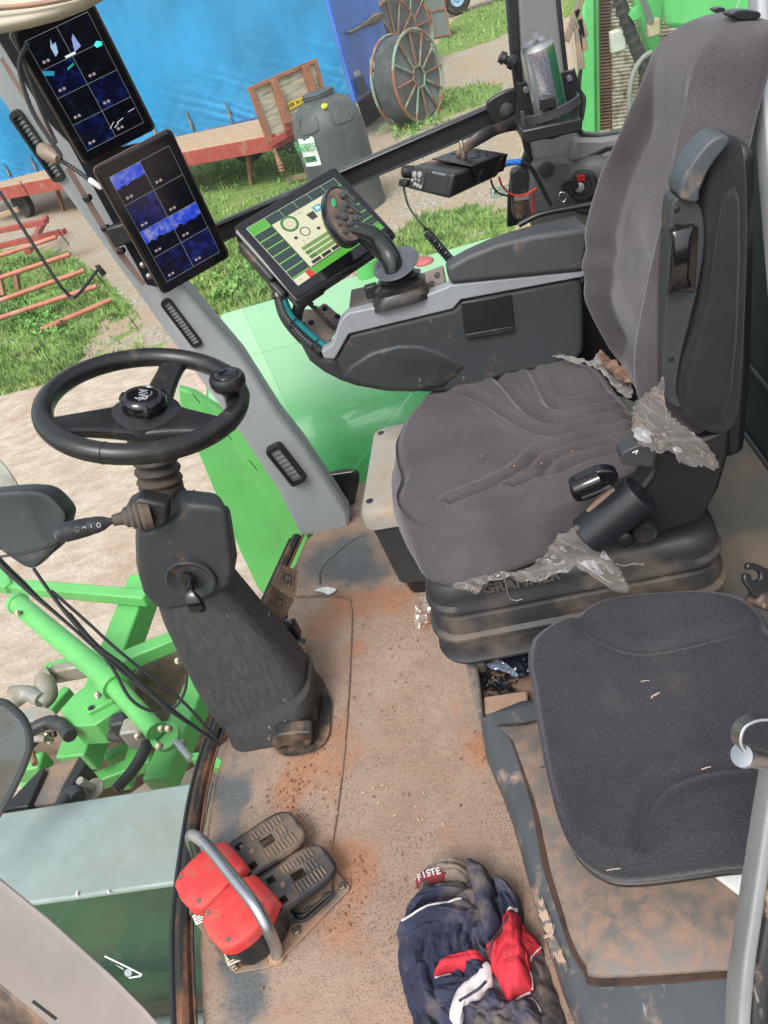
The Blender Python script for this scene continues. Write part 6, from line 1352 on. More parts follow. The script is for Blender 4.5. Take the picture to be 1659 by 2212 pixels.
def along_edge(R__,pts,k,dz=.0015):
    out=[]
    for x,y in pts:
        t=J(x,y,0); p=min(R__[k],key=lambda a:(a.x-t.x)**2+(a.y-t.y)**2); out.append(p+V(0,0,dz))
    return cr(out,4)
A1=sheet('body',jo,'navy',.012,.035,(820,760),42,1.6,1,.020,90,340,.3)
A0=sheet('collar',[(160,620),(210,540),(300,505),(430,430),(600,395),(660,420),(690,520),(640,590),(520,600),(400,640),(300,660),(210,640)],'navy',.045,.012,(480,1600),60,1.2,2,.014)
A2=sheet('sleeve',[(270,430),(330,370),(420,335),(560,310),(615,330),(600,380),(470,420),(380,450),(290,500),(240,560),(215,520)],'navy',.052,.010,(480,1500),70,1.2,9,.012)
A3=sheet('hood',[(300,350),(310,290),(345,235),(390,190),(450,165),(530,168),(600,172),(635,225),(620,290),(540,318),(440,320),(370,352),(330,392)],'brown',.050,.014,(480,900),48,2.0,3,.016)
A4=sheet('badge',[(316,340),(330,300),(365,270),(430,256),(480,268),(498,292),(470,318),(410,330),(360,356),(332,378)],'badge',.066,.006,(480,900),20,1,4,.004,20,120,.9,.001)
A5=sheet('front_flap',[(600,175),(665,172),(735,235),(775,330),(800,460),(832,600),(735,714),(705,570),(662,430),(628,300)],'navy',.058,.008,(2600,900),30,1.2,5,.009)
A5b=sheet('side_flap',[(770,260),(840,300),(900,350),(935,420),(930,500),(880,480),(830,540),(800,440),(785,340)],'navy',.045,.010,(600,600),30,1.2,15,.012)
A6=sheet('red_panel',[(948,550),(1000,610),(1068,690),(1030,725),(1002,785),(1010,900),(970,860),(940,700)],'red',.042,.008,(1300,300),38,1.2,6,.010,30,140)
A7=sheet('red_panel',[(735,712),(785,670),(832,622),(838,520),(890,488),(938,515),(950,620),(985,730),(1000,850),(1022,985),(960,1020),(880,1078),(835,1010),(775,890),(745,800)],'red',.062,.008,(300,600),34,1.4,7,.014)
A8=sheet('red_panel',[(410,906),(430,850),(495,800),(600,768),(720,756),(765,845),(740,880),(640,900),(520,885)],'red',.056,.006,(600,100),40,1.6,8,.010,40,180)
A9=sheet('navy_panel',[(412,912),(520,890),(640,908),(738,885),(730,915),(650,965),(575,1035),(550,1110),(430,1120),(400,1010)],'navy',.052,.008,(560,400),44,1.6,10,.012,40,200)
B1=sheet('white_lining',[(530,1190),(548,1060),(590,990),(670,925),(732,880),(750,836),(782,872),(776,975),(716,1045),(650,1092),(606,1120),(592,1210)],'white',.066,.004,(900,1300),24,1.2,11,.006,30,160,.9,.001)
B2=sheet('front_hem',[(725,1010),(790,985),(835,1012),(885,1082),(950,1040),(1010,1030),(1068,1110),(1120,1300),(900,1400),(700,1350),(640,1150)],'navy',.050,.012,(760,1500),34,3,12,.016,50,220)
for R__,k,l in ((A7,0,[(880,1078),(920,1050),(960,1022),(1005,1000)]),(A6,0,[(1002,785),(1012,755),(1030,725),(1066,692)]),(A8,1,[(412,906),(470,890),(520,886),(600,894),(640,900),(700,888),(740,880)]),(B2,0,[(885,1082),(920,1055),(950,1040),(1010,1030),(1050,1080),(1068,1110)]),(A7,0,[(1000,850),(1010,900),(1022,985)])):
    obj('piping',g_tube(along_edge(R__,l,k),.0018,6),jm['white'],jt)
def surf(R__,x,y,dz=.001):
    t=J(x,y,0); p=min((q for r in R__ for q in r),key=lambda a:(a.x-t.x)**2+(a.y-t.y)**2); return V(t.x,t.y,p.z+dz)
obj('piping',g_tube(cr([surf(A0,x,y,.002) for x,y in ((225,578),(290,565),(340,548),(400,524),(460,500),(510,472),(560,455),(590,442))],4),.0018,6),jm['white'],jt)
obj('zip',g_tube(cr([surf(A7,x,y,.001) for x,y in ((905,515),(880,580),(850,640),(820,690),(790,750),(768,820))],5),.0032,6),mat('zip_dark',(.06,.015,.025),.7),jt)
obj('zip_teeth',g_tube(cr([surf(B1,x,y,.001) for x,y in ((596,1108),(650,1072),(712,1024),(756,975))],5),.0022,5),jm['navy'],jt)
obj('fur_patch',g_lathe(surf(A7,892,488,-.002),V(0,0,1),[(.010,0),(.009,.004),(.005,.007),(0,.007)],9),jm['white'],jt)
bx_=(J(480,278,0)-J(345,330,0)).normalized(); by_=V(-bx_.y,bx_.x,0)
for ch_,(x,y) in zip('FISTE',((345,336),(372,318),(398,306),(426,298),(456,292))):
    text('badge_letter',ch_,surf(A4,x,y,.0015),(bx_+V(0,0,0)),by_,.016,jm['white'],jt,bold=.0003)
# litter on the floor
crumple('film_scrap',[(896,1345),(900,1310),(912,1288),(940,1284),(958,1300),(948,1318),(930,1330),(922,1360),(905,1366)],'brownish crumpled plastic scrap on the floor beside the seat base','litter',seed=12,amp=.02,z=.006)
crumple('paper_scrap',[(680,1278),(692,1271),(715,1270),(726,1275),(712,1286),(700,1282)],'small white torn paper scrap on the floor beside the cooler box','litter',seed=13,amp=.004,mt=M['white'],z=.008,edge=.001)
# ================================================================ OUTSIDE
GZ=-1.9
def proj(p):
    q=Vector(p)-V(0,0,CH); d=q.dot(FWD)
    if d<.05: return (-9999,-9999)
    return CX+Fp*q.dot(RGT)/d, CY-Fp*q.dot(UPV)/d
def inp(u,v,poly):
    c=False;j=len(poly)-1
    for i in range(len(poly)):
        a,b=poly[i],poly[j]
        if (a[1]>v)!=(b[1]>v) and u<(b[0]-a[0])*(v-a[1])/(b[1]-a[1])+a[0]: c=not c
        j=i
    return c
GP=[[(-300,540),(140,540),(235,612),(300,680),(352,760),(180,778),(90,832),(0,856),(-300,900)],
    [(380,720),(380,560),(560,500),(640,540),(760,540),(700,600),(640,640),(560,680),(450,740)],
    [(840,520),(900,470),(1000,448),(1060,440),(1110,470),(1110,620),(840,620)],
    [(400,360),(720,300),(760,420),(600,470),(420,520)],
    [(860,300),(940,262),(1010,238),(1085,208),(1085,185),(1040,182),(950,195),(860,240)],
    [(930,130),(960,60),(1000,30),(1120,-20),(1120,60),(1060,90),(990,110)],[(900,-40),(1200,-40),(1200,-5),(900,0)],
    [(1216,180),(1256,160),(1256,230),(1222,240)],[(1210,-20),(1258,-20),(1258,30),(1214,40)]]
BARE=[[(225,690),(330,690),(345,745),(220,772),(170,765)],[(480,470),(640,430),(700,470),(600,480)],[(990,500),(1040,490),(1060,510),(1000,520)]]
def gmask(p):
    u,v=proj(p)
    m_=1 if any(inp(u,v,g) for g in GP) else 0
    if m_ and any(inp(u,v,g) for g in BARE): m_=.35
    return m_
NX,NY=330,330
def gxy(s,t):
    y=-8+ (t**2.2)*150 if False else -6+150*t**2.0; span=6+ (y+6)*.75; x=-2-span*.95+ (span*1.75)*s
    return V(x,y,GZ)
gv,gf=g_grid(NX,NY,gxy)
def groundmat():
    m=bpy.data.materials.new('grass_and_gravel'); m.use_nodes=True; nt=m.node_tree; N=nt.nodes; L=nt.links; b=N['Principled BSDF']; b.inputs['Roughness'].default_value=.95; b.inputs['Specular IOR Level'].default_value=.1
    tc=N.new('ShaderNodeTexCoord').outputs['Object']
    def nz(s,d=6):
        n=N.new('ShaderNodeTexNoise'); n.inputs['Scale'].default_value=s; n.inputs['Detail'].default_value=d; n.inputs['Roughness'].default_value=.65; L.new(tc,n.inputs['Vector']); return n.outputs[0]
    def mp(s,a,c):
        r=N.new('ShaderNodeMapRange'); r.interpolation_type='SMOOTHSTEP'; L.new(s,r.inputs[0]); r.inputs[1].default_value=a; r.inputs[2].default_value=c; return r.outputs[0]
    def mx(f,a,c):
        x=N.new('ShaderNodeMix'); x.data_type='RGBA'; L.new(f,x.inputs[0])
        for i,q in ((6,a),(7,c)):
            if isinstance(q,tuple): x.inputs[i].default_value=q
            else: L.new(q,x.inputs[i])
        return x.outputs[2]
    at=N.new('ShaderNodeAttribute'); at.attribute_name='grass'
    ad=N.new('ShaderNodeMath'); ad.operation='ADD'; L.new(nz(1.6,9),ad.inputs[0]); L.new(at.outputs['Fac'],ad.inputs[1])
    f=mp(ad.outputs[0],.82,1.06)
    gravel=mx(mp(nz(13,8),.35,.65),(.25,.20,.155,1),(.47,.41,.34,1)); gravel=mx(mp(nz(1.1,4),.4,.6),gravel,(.38,.28,.20,1))
    gravel=mx(mp(nz(38,2),.55,.66),gravel,(.13,.11,.09,1))
    grass=mx(mp(nz(8,8),.35,.65),(.09,.15,.035,1),(.22,.30,.09,1)); grass=mx(mp(nz(2.5,5),.5,.75),grass,(.27,.25,.12,1))
    ats=N.new('ShaderNodeAttribute'); ats.attribute_name='sand'
    tcm=N.new('ShaderNodeMapping'); tcm.inputs['Rotation'].default_value=(0,0,.25); tcm.inputs['Scale'].default_value=(.8,1.6,1); L.new(tc,tcm.inputs[0])
    ns=N.new('ShaderNodeTexNoise'); ns.inputs['Scale'].default_value=4; ns.inputs['Detail'].default_value=9; ns.inputs['Roughness'].default_value=.7; L.new(tcm.outputs[0],ns.inputs['Vector'])
    sand=mx(mp(ns.outputs[0],.36,.64),(.40,.30,.235,1),(.52,.43,.36,1)); sand=mx(mp(nz(30,7),.56,.72),sand,(.30,.21,.16,1)); sand=mx(mp(nz(.8,5),.5,.7),sand,(.40,.28,.21,1))
    col=mx(ats.outputs['Fac'],gravel,sand); col=mx(f,col,grass); L.new(col,b.inputs['Base Color'])
    bp=N.new('ShaderNodeBump'); bp.inputs['Distance'].default_value=.03; bp.inputs['Strength'].default_value=.8; L.new(nz(18,8),bp.inputs['Height']); L.new(bp.outputs[0],b.inputs['Normal']); return m
g=obj('ground',(gv,gf),groundmat(),kind='structure',recalc=False,smooth=True)
ga=g.data.attributes.new('grass','FLOAT','POINT'); gs=g.data.attributes.new('sand','FLOAT','POINT')
TRK=[(-2000,860),(0,858),(90,834),(180,785),(350,765),(460,760),(700,1100),(900,3000),(-2000,3000)]
go_=OFF[g]
for i,v in enumerate(g.data.vertices):
    p=v.co+go_; u,w_=proj(p); k=gmask(p)
    if u==-9999 or not(-400<u<2000 and -200<w_<2300): k=.55 if p.y>6 else .1
    ga.data[i].value=.12+.62*k; gs.data[i].value=1 if (u==-9999 or inp(u,w_,TRK)) else 0
# grass blades and weeds
random.seed(17); vs=[];fs=[]
boxes=[(-40,560,350,300,15000),(380,500,330,240,11000),(850,440,260,140,4500),(400,330,360,170,2600),(860,180,220,120,2600),(930,0,190,120,1500),(1214,-10,44,250,300)]
for bx,by,bw,bh,cn_ in boxes:
    for _ in range(cn_):
        u=bx+random.random()*bw; v=by+random.random()*bh
        if not any(inp(u,v,q) for q in GP): continue
        if any(inp(u,v,q) for q in BARE) and random.random()<.8: continue
        p=P(u,v,z=GZ)
        if noise.noise(p*.9)<-.12 and random.random()<.8: continue
        dd=p.length; h_=random.uniform(.02,.12)*(.5+1.1*abs(noise.noise(p*1.7)))*1.3*(1 if dd<14 else 1.3); w_=.006+dd*.0009; a=random.uniform(0,6.283); dx=V(math.cos(a),math.sin(a),0)*w_; tip=V(random.gauss(0,.35),random.gauss(0,.35),1)*h_
        n0=len(vs); vs+=[p-dx,p+dx,p+tip]; fs.append((n0,n0+1,n0+2))
M['blade']=mat('grass_blades',(.21,.315,.10),.8,var=.5,vs=3,dirt=(.3,.28,.12),ds=1.5,dt=.62,spec=.1)
obj('grass',(vs,fs),M['blade'],kind='stuff',smooth=False,recalc=False,label='patchy bright green grass growing over the gravel yard',cat='grass')
random.seed(31); vs=[];fs=[]
def leaf(p,l,w_,a,tilt):
    n0=len(vs); d=V(math.cos(a)*math.cos(tilt),math.sin(a)*math.cos(tilt),math.sin(tilt)); s=V(-math.sin(a),math.cos(a),0)*w_
    vs.extend([p,p+d*l*.5+s,p+d*l-V(0,0,l*.15),p+d*l*.5-s]); fs.append((n0,n0+1,n0+2,n0+3))
for _ in range(340):
    u,v=random.choice([(40,650),(20,700),(80,690),(150,620),(40,600),(120,720),(580,600),(620,570),(560,560),(480,640),(480,380),(520,360),(600,330),(640,340),(880,290),(940,255)]); p=P(u+random.gauss(0,22),v+random.gauss(0,16),z=GZ)
    for k in range(9): leaf(p+V(random.gauss(0,.05),random.gauss(0,.05),random.uniform(0,.12)),random.uniform(.05,.16),random.uniform(.012,.035),random.uniform(0,6.28),random.uniform(.1,1.2))
obj('weeds',(vs,fs),mat('weed_leaves',(.14,.28,.07),.6,var=.5,vs=4,spec=.2),kind='stuff',smooth=False,recalc=False,label='broad leaved green weeds and docks along the gravel edge',cat='weeds')
# ---- curtain side trailer
ctA=P(405,289,z=-.9); ctB=P(764,198,z=-.9); cd_=(ctA-ctB); cd_.z=0; cd_.normalize(); cnrm=V(0,0,1).cross(cd_)
if cnrm.y>0: cnrm=-cnrm
tl=thing('curtain_trailer','long lorry trailer with a bright blue tarpaulin side curtain and buckled straps','trailer',V(ctB.x,ctB.y,GZ))
Lc2=17
def cf(s,t):
    x=s*Lc2; z=-.9+t*3.6
    p=ctB+cd_*x; wv=.03*math.sin(x*1.6+noise.noise(V(x*.6,0,0))*3)+.11*abs(noise.noise(V(x*1.5+z*.2,z*.18,3)))
    lo=math.exp(-(t*3.6)**2)*.45; xx=(x%1.25)-.62
    wv+=lo*(.07*abs(noise.noise(V((x*.8-z*1.9)*2.4,(x+z)*.35,7)))+.05*abs(noise.noise(V((x*.9+z*1.5)*3.1,(x-z)*.5,17))))+.006*abs(noise.noise(V(x*5,z*.3,1)))
    return V(p.x,p.y,z)+cnrm*wv
M['tarp']=mat('blue_tarpaulin',(.022,.225,.47),.34,var=.22,vs=.5,dirt=(.25,.48,.62),ds=2.2,dt=.80,dsoft=.07,spec=.5)
obj('curtain',g_grid(420,130,cf),M['tarp'],tl,recalc=False)
def cpt(x,z,o_=.0): p=ctB+cd_*x+cnrm*o_; return V(p.x,p.y,z)
for i in range(12):
    x=.9+i*1.25
    b_=obj('strap',[g_beam(cpt(x,-.45,.07),cpt(x+.03,-1.02,.07),.05,.012,cnrm)],mat('webbing_strap',(.12,.13,.14),.7),tl)
    obj('buckle',g_beam(cpt(x,-.62,.085),cpt(x+.01,-.80,.085),.065,.02,cnrm),M['steeld'],b_,bevel=.004)
obj('side_rail',g_prism([cpt(-.02,-1.05,.02),cpt(Lc2,-1.05,.02),cpt(Lc2,-.92,.02),cpt(-.02,-.92,.02)],-cnrm*.1),M['blue'],tl)
obj('corner_post',g_prism([cpt(-.0,-1.05,.05),cpt(.09,-1.05,.05),cpt(.09,2.7,.05),cpt(.0,2.7,.05)],-cnrm*.1),mat('pale_blue_post',(.10,.16,.3),.4),tl,bevel=.01)
# rear wall of the trailer, turned towards the reels
e0=cpt(-.02,-.9,.05); zE=-1.12
e1=P(855,160,z=zE); e1.z=0; ed_=(V(e1.x,e1.y,0)-V(e0.x,e0.y,0)); wE=ed_.length; ed_.normalize(); en=ed_.cross(V(0,0,1)); 
if en.y>0: en=-en
def ep(x,z,o_=0): p=V(e0.x,e0.y,0)+ed_*x+en*o_; return V(p.x,p.y,z)
M['bluepanel']=mat('blue_steel_panel',(.055,.16,.60),.33,var=.2,vs=.9,dirt=(.2,.25,.45),ds=1.2,dt=.68,dsoft=.1,spec=.5)
obj('rear_panel',g_prism([ep(0,zE),ep(wE,zE),ep(wE,2.7),ep(0,2.7)],-en*.08),M['bluepanel'],tl,bevel=.01)
def eP(u,v,o_=.01): return P(u,v,pl=(ep(0,0,o_),en))
obj('torn_bulge',g_loft([[eP(u,v,.02) for u,v in ((745,70),(765,62),(790,45),(805,30),(828,25),(830,35),(822,48),(800,56),(775,64),(755,74))],[eP(u,v,.10) for u,v in ((755,70),(768,64),(792,49),(806,36),(824,30),(825,36),(818,44),(798,53),(775,62),(760,70))]],False,True),mat('rust_edge_blue',(.10,.09,.10),.6,dirt=(.25,.2,.12),ds=2,dt=.5),tl)
obj('white_sticker',g_prism([eP(u,v,.004) for u,v in ((797,128),(811,122),(818,160),(822,168),(803,172))],en*.003),mat('torn_white_sticker',(.7,.68,.62),.6,dirt=(.25,.13,.08),ds=3.5,dt=.55,dsoft=.03),tl)
obj('lamp_shelf',[g_prism([eP(u,v,.004) for u,v in ((789,176),(848,148),(852,164),(793,194))],en*.06)],M['bluepanel'],tl,bevel=.01)
obj('hinge',g_prism([eP(u,v,.01) for u,v in ((838,134),(852,128),(857,156),(844,162))],en*.05),mat('navy_hinge',(.02,.03,.09),.4),tl,bevel=.01)
obj('hinge',g_prism([eP(u,v,.03) for u,v in ((764,172),(782,163),(790,200),(774,206))],en*.05),mat('navy_latch',(.02,.03,.09),.4),tl,bevel=.01)
obj('small_plate',g_prism([eP(u,v,.012) for u,v in ((762,156),(775,150),(779,162),(766,168))],en*.004),mat('grey_plate',(.45,.46,.47),.5),tl)
obj('mud_flap',g_prism([P(u,v,pl=(ep(0,0,-.15),en)) for u,v in ((815,186),(852,165),(878,262),(842,276))],-en*.03),M['rusty'],tl)
obj('chassis_beam',[g_prism([cpt(.2,-1.25,-.9),cpt(Lc2,-1.25,-.9),cpt(Lc2,-1.06,-.9),cpt(.2,-1.06,-.9)],-cnrm*.1)],M['rusty'],tl)
obj('underframe',[g_prism([P(u,v,pl=(ep(0,0,-.6),en)) for u,v in ((770,205),(850,165),(875,262),(800,290))],-en*.05)],mat('dark_underframe',(.03,.03,.03),.8),tl)
for i,x in enumerate((1.1,2.35,3.6)):
    c=cpt(x,GZ+.5,-.35); wh=obj('wheel',g_lathe(c,cnrm,[(.30,-.12),(.46,-.12),(.5,-.08),(.5,.08),(.46,.12),(.30,.12),(.28,.04),(.12,.02),(.10,.06),(0,.06)],32),M['tyre'],tl)
    obj('rim',g_lathe(c+cnrm*.05,cnrm,[(.28,.0),(.26,.03),(.1,.0),(.08,.05),(0,.05)],24),M['steeld'],wh)
# ---- flatbed wagon with plank headboard
wz=-.95
wA=P(300,352,z=wz); wB=P(577,299,z=wz); wd=(wB-wA).normalized(); wn=V(0,0,1).cross(wd)
if wn.y>0: wn=-wn
wg=thing('flatbed_wagon','old red flatbed wagon with weathered plank headboard and yellow plate','wagon',V(wB.x,wB.y,GZ))
wE0=wB-wd*13
dep=1.9
def wpt(a,b,z): p=wB+wd*a-wn*b; return V(p.x,p.y,z)
obj('bed',g_prism([wpt(-13,0,wz),wpt(.05,0,wz),wpt(.05,dep,wz),wpt(-13,dep,wz)],V(0,0,.05)),M['boardtan'],wg,bevel=.01)
obj('side_beam',g_prism([wpt(-13,-.01,wz-.30),wpt(.05,-.01,wz-.24),wpt(.05,-.01,wz+.04),wpt(-13,-.01,wz+.04)],wn*-.06),M['redpaint'],wg,bevel=.01)
obj('front_beam',g_prism([wpt(.05,0,wz-.24),wpt(.05,dep,wz-.24),wpt(.05,dep,wz+.04),wpt(.05,0,wz+.04)],wd*.06),M['redpaint'],wg,bevel=.01)
hpl=(wpt(.05,0,0),wd); 
# headboard plane runs across the wagon
def hb(b,z,o_=0): return wpt(.05+o_,b,z)
htop=P(535,190,pl=(wpt(0,0,0),wn)).z
hh=htop
hw=dep
def HP(u,v,o_=0): return P(u,v,pl=(wpt(.05+o_,0,0),V(.55,-.83,0).normalized()))
Hn=V(.55,-.83,0).normalized(); 
hA=HP(577,311); 
def HB(u,v,o_=0): return P(u,v,pl=(hA+Hn*o_,Hn))
q=[HB(538,195),HB(681,130),HB(705,222),HB(580,311)]
for i in range(5):
    t0,t1=i/5,(i+.96)/5
    obj('plank',g_prism([q[0].lerp(q[3],t0),q[1].lerp(q[2],t0),q[1].lerp(q[2],t1),q[0].lerp(q[3],t1)],Hn*-.04),M['wood'],wg,bevel=.004)
def stick(pts,th,nm='post'): obj(nm,g_prism(pts,Hn*th),M['brownpaint'],wg,bevel=.006)
stick([HB(533,190,.005),HB(545,186,.005),HB(590,306,.005),HB(577,312,.005)],.05)
stick([HB(533,190,.006),HB(681,126,.006),HB(684,134,.006),HB(536,199,.006)],.04,'top_rail')
stick([HB(676,130,.005),HB(683,128,.005),HB(706,218,.005),HB(699,222,.005)],.05)
stick([HB(581,174,.006),HB(591,172,.006),HB(624,262,.006),HB(611,268,.006)],.16)
stick([HB(648,144,.006),HB(659,141,.006),HB(682,210,.006),HB(670,214,.006)],.16)
obj('frame_arm',g_prism([HB(582,302,.02),HB(640,270,.02),HB(645,282,.02),HB(585,318,.02)],Hn*.05),M['redpaint'],wg,bevel=.006)
obj('brace',g_prism([HB(612,268,.03),HB(645,268,.03),HB(618,300,.03)],Hn*.04),M['redpaint'],wg,bevel=.004)
np4=[HB(622,222,.02),HB(652,210,.02),HB(655,222,.02),HB(625,239,.02)]
pl_=obj('number_plate',g_prism(np4,Hn*.006),mat('yellow_plate',(.75,.5,.02),.45,var=.05),wg)
exn=(np4[1]-np4[0]).normalized(); eyn=(np4[0]-np4[3]); eyn=(eyn-exn*eyn.dot(exn)).normalized()
if exn.cross(eyn).dot(Hn)<0: pass
wpl=(np4[1]-np4[0]).length
text('plate_lettering','AJK 30-2',sum(np4,V(0,0,0))/4+Hn*.009,exn,eyn,wpl*.26,M['black'],pl_,bold=.002)
for a in (-1.2,-3.4,-5.6,-9): obj('support_leg',g_beam(wpt(a,.5,wz-.25),wpt(a-.25,.5,GZ),.09,.09),M['rusty'],wg)
c=wpt(-.1,.9,GZ+.42)
for a,b in ((.7,.5),(-11,.4)):
    c=wpt(a,b,GZ+.42); wh=obj('wheel',g_lathe(c,wn,[(.25,-.1),(.40,-.1),(.43,-.06),(.43,.06),(.40,.1),(.25,.1),(.1,.04),(0,.06)],28),M['tyre'],wg)
obj('spring',g_lathe(wpt(.12,-.02,GZ+.3),V(0,0,1),[(.05,0),(.07,.03),(.05,.06),(.07,.09),(.05,.12),(.07,.15),(.05,.18),(.03,.45),(0,.45)],12),M['rusty'],wg)
obj('cross_beam',g_beam(P(620,388,z=GZ+.1),P(690,372,z=GZ+.1),.08,.08),mat('old_timber',(.2,.15,.09),.9),wg)
# ---- black tank
tb=P(762,452,z=GZ); rT=74*(tb-V(0,0,CH)).dot(FWD)/Fp; zT=P(699,194,y=tb.y+.0).z
tk=thing('plastic_tank','tall black plastic liquid tank with ribbed shoulders and torn white label','tank',tb)
Ht=zT-GZ
prf=[(rT*1.0,0),(rT*1.0,.04),(rT*.985,Ht*.35),(rT*.975,Ht*.68),(rT*.96,Ht*.74),(rT*.90,Ht*.82),(rT*.72,Ht*.90),(rT*.5,Ht*.945),(rT*.42,Ht*.955),(0,Ht*.956)]
obj('tank_body',g_lathe(tb,V(0,0,1),prf,64,(V(1,0,0),V(0,1,0),V(0,0,1))),M['tank'],tk,angle=60)
obj('tank_lid',g_lathe(tb+V(0,0,Ht*.95),V(0,0,1),[(rT*.42,0),(rT*.42,Ht*.02),(rT*.45,Ht*.022),(rT*.45,Ht*.034),(rT*.42,Ht*.036),(rT*.44,Ht*.042),(rT*.43,Ht*.052),(rT*.36,Ht*.054),(0,Ht*.05)],40),M['tank'],tk)
tx_,ty_,tz_=V(1,0,0),V(0,1,0),V(0,0,1)
def tpt(a,hf,o_=0):
    for (r0,h0),(r1,h1) in zip(prf,prf[1:]):
        if h0<=hf*Ht<=h1: r=r0+(r1-r0)*(hf*Ht-h0)/max(1e-6,h1-h0); break
    else: r=rT
    return tb+V(math.cos(a)*(r+o_),math.sin(a)*(r+o_),hf*Ht)
for a0 in (-2.35,-1.25):
    obj('shoulder_rib',g_tube([tpt(a0,.935,.01),tpt(a0,.86,.02),tpt(a0,.77,.012),tpt(a0+.3,.755,.012),tpt(a0+.62,.77,.012),tpt(a0+.62,.86,.02)],.011,6,4),M['tank'],tk)
lv,lf=g_grid(14,14,lambda s,t: tpt(-2.55+.62*s,.50+.22*t+ (.006*math.sin(s*23)+.008*math.sin(s*9) if t==1 else 0),.006))
lb_=obj('white_label',(lv,lf),mat('torn_label',(.72,.74,.72),.5,dirt=(.25,.3,.27),ds=9,dt=.7),tk,recalc=False)
def ltx(s_,hf,size,mt_,a=-2.26):
    o_=tpt(a,hf,.02); ex=V(-math.sin(a),math.cos(a),0); text('label_lettering',s_,o_,ex,V(0,0,1),size,mt_,lb_,bold=.001,ext=.001)
M['lgreen']=mat('label_green',(.06,.35,.12),.5)
ltx('Biopro',.675,.17,M['lgreen']); ltx('klaar for dierenspul',.635,.05,M['lgreen'])
lv,lf=g_grid(8,3,lambda s,t: tpt(-2.48+.45*s,.535+.045*t,.010)); obj('label_bar',(lv,lf),M['black'],lb_,recalc=False)
ltx('SERVICE',.557,.09,M['lgreen'])
obj('yellow_cap',g_lathe(tpt(-1.35,.90,.0),V(.1,-.4,.9),[(.05,0),(.05,.03),(.035,.04),(0,.04)],12),mat('yellow_cap',(.55,.5,.04),.5),tk)
# ---- cable reels
def reel(c,axis,R,wd_,label,loc):
    rl=thing('cable_reel',label,'cable reel',V(c.x,c.y,GZ),group='old steel reels of black pipe')
    x,y,z=frame(axis)
    def rp(a,r,h): return c+x*(r*math.cos(a))+y*(r*math.sin(a))+z*h
    for h in (0,-wd_):
        fg_=obj('flange_ring',g_tube([rp(2*math.pi*i/48,R,h) for i in range(48)],.032,8,closed=True),M['rustgreen'],rl)
        for k in range(12):
            a=2*math.pi*k/12; obj('spoke',g_tube([rp(a,R*.26,h),rp(a,R,h)],.026,6),M['rustgreen'] if k%3 else M['rusty'],fg_)
        obj('hub_frame',g_tube([rp(2*math.pi*i/6,R*.26,h) for i in range(6)],.026,6,closed=True),M['rustgreen'],fg_)
    prof=[(R*.24,-wd_+.04)]
    nn_=26
    for i in range(nn_):
        hh_=-wd_+.05+(wd_-.1)*i/nn_; prof+=[(R*.94,hh_),(R*.965,hh_+(wd_-.1)/nn_*.5)]
    k=0; r=R*.96
    while r>R*.26: prof+=[(r,-.05+.012*(k%2))]; r-=R*.022; k+=1
    obj('wound_pipe',g_lathe(c,axis,prof,56,(x,y,z)),mat('black_pipe_coil',(.13,.135,.145),.45,var=.25,vs=3),rl,angle=25)
M['rustgreen']=mat('rust_and_green_paint',(.22,.30,.24),.8,dirt=(.28,.12,.07),ds=2.5,dt=.5,dsoft=.06)
rc1=P(905,166,y=18.2); zb_=P(893,269,y=18.2).z
axr=V(.80,-.60,0).normalized()
R1=rc1.z-GZ
reel(rc1,axr,R1,.6,'largest rusty steel reel wound with black pipe standing right of the blue trailer',0)
rc2=P(848,50,y=24); rc2.z=GZ+1.05; reel(rc2,axr,1.05,.8,'far reel of black pipe mostly hidden behind the blue trailer corner',0)
rc3=P(880,48,y=25.5); rc3.z=GZ+1.15; reel(rc3,axr,1.15,.9,'far reel of black pipe standing beside the orange crate',0)
# ---- crate, metal door, hut
oc=thing('orange_crate','orange red wooden crate standing beside the grey sheet door','crate',P(905,45,z=GZ))
p0=P(908,60,z=GZ)
for k in range(4): obj('board',g_box(p0+V(0,0,.25+.42*k),(1.0,.7,.36)),mat('orange_board',(.45,.13,.05),.8),oc,bevel=.01)
gd_=thing('sheet_door','grey rusty corrugated sheet door leaning in the grass','metal door',P(955,85,z=GZ))
sA,sB=P(936,86,z=GZ),P(974,80,z=GZ)
obj('sheet',g_prism([sA,sB,sB+V(0,0,2.6),sA+V(0,0,2.6)],V(0,.06,0)),mat('grey_sheet',(.16,.19,.19),.6,dirt=(.2,.12,.08),ds=1.5,dt=.62),gd_)
for h in (.1,.9,1.7,2.5): obj('rail',g_beam(sA+V(0,-.03,h),sB+V(0,-.03,h),.06,.05),M['rusty'],gd_)
for s_ in (sA,sB): obj('post',g_beam(s_+V(0,-.03,0),s_+V(0,-.03,2.65),.08,.06,V(1,0,0)),M['rusty'],gd_)
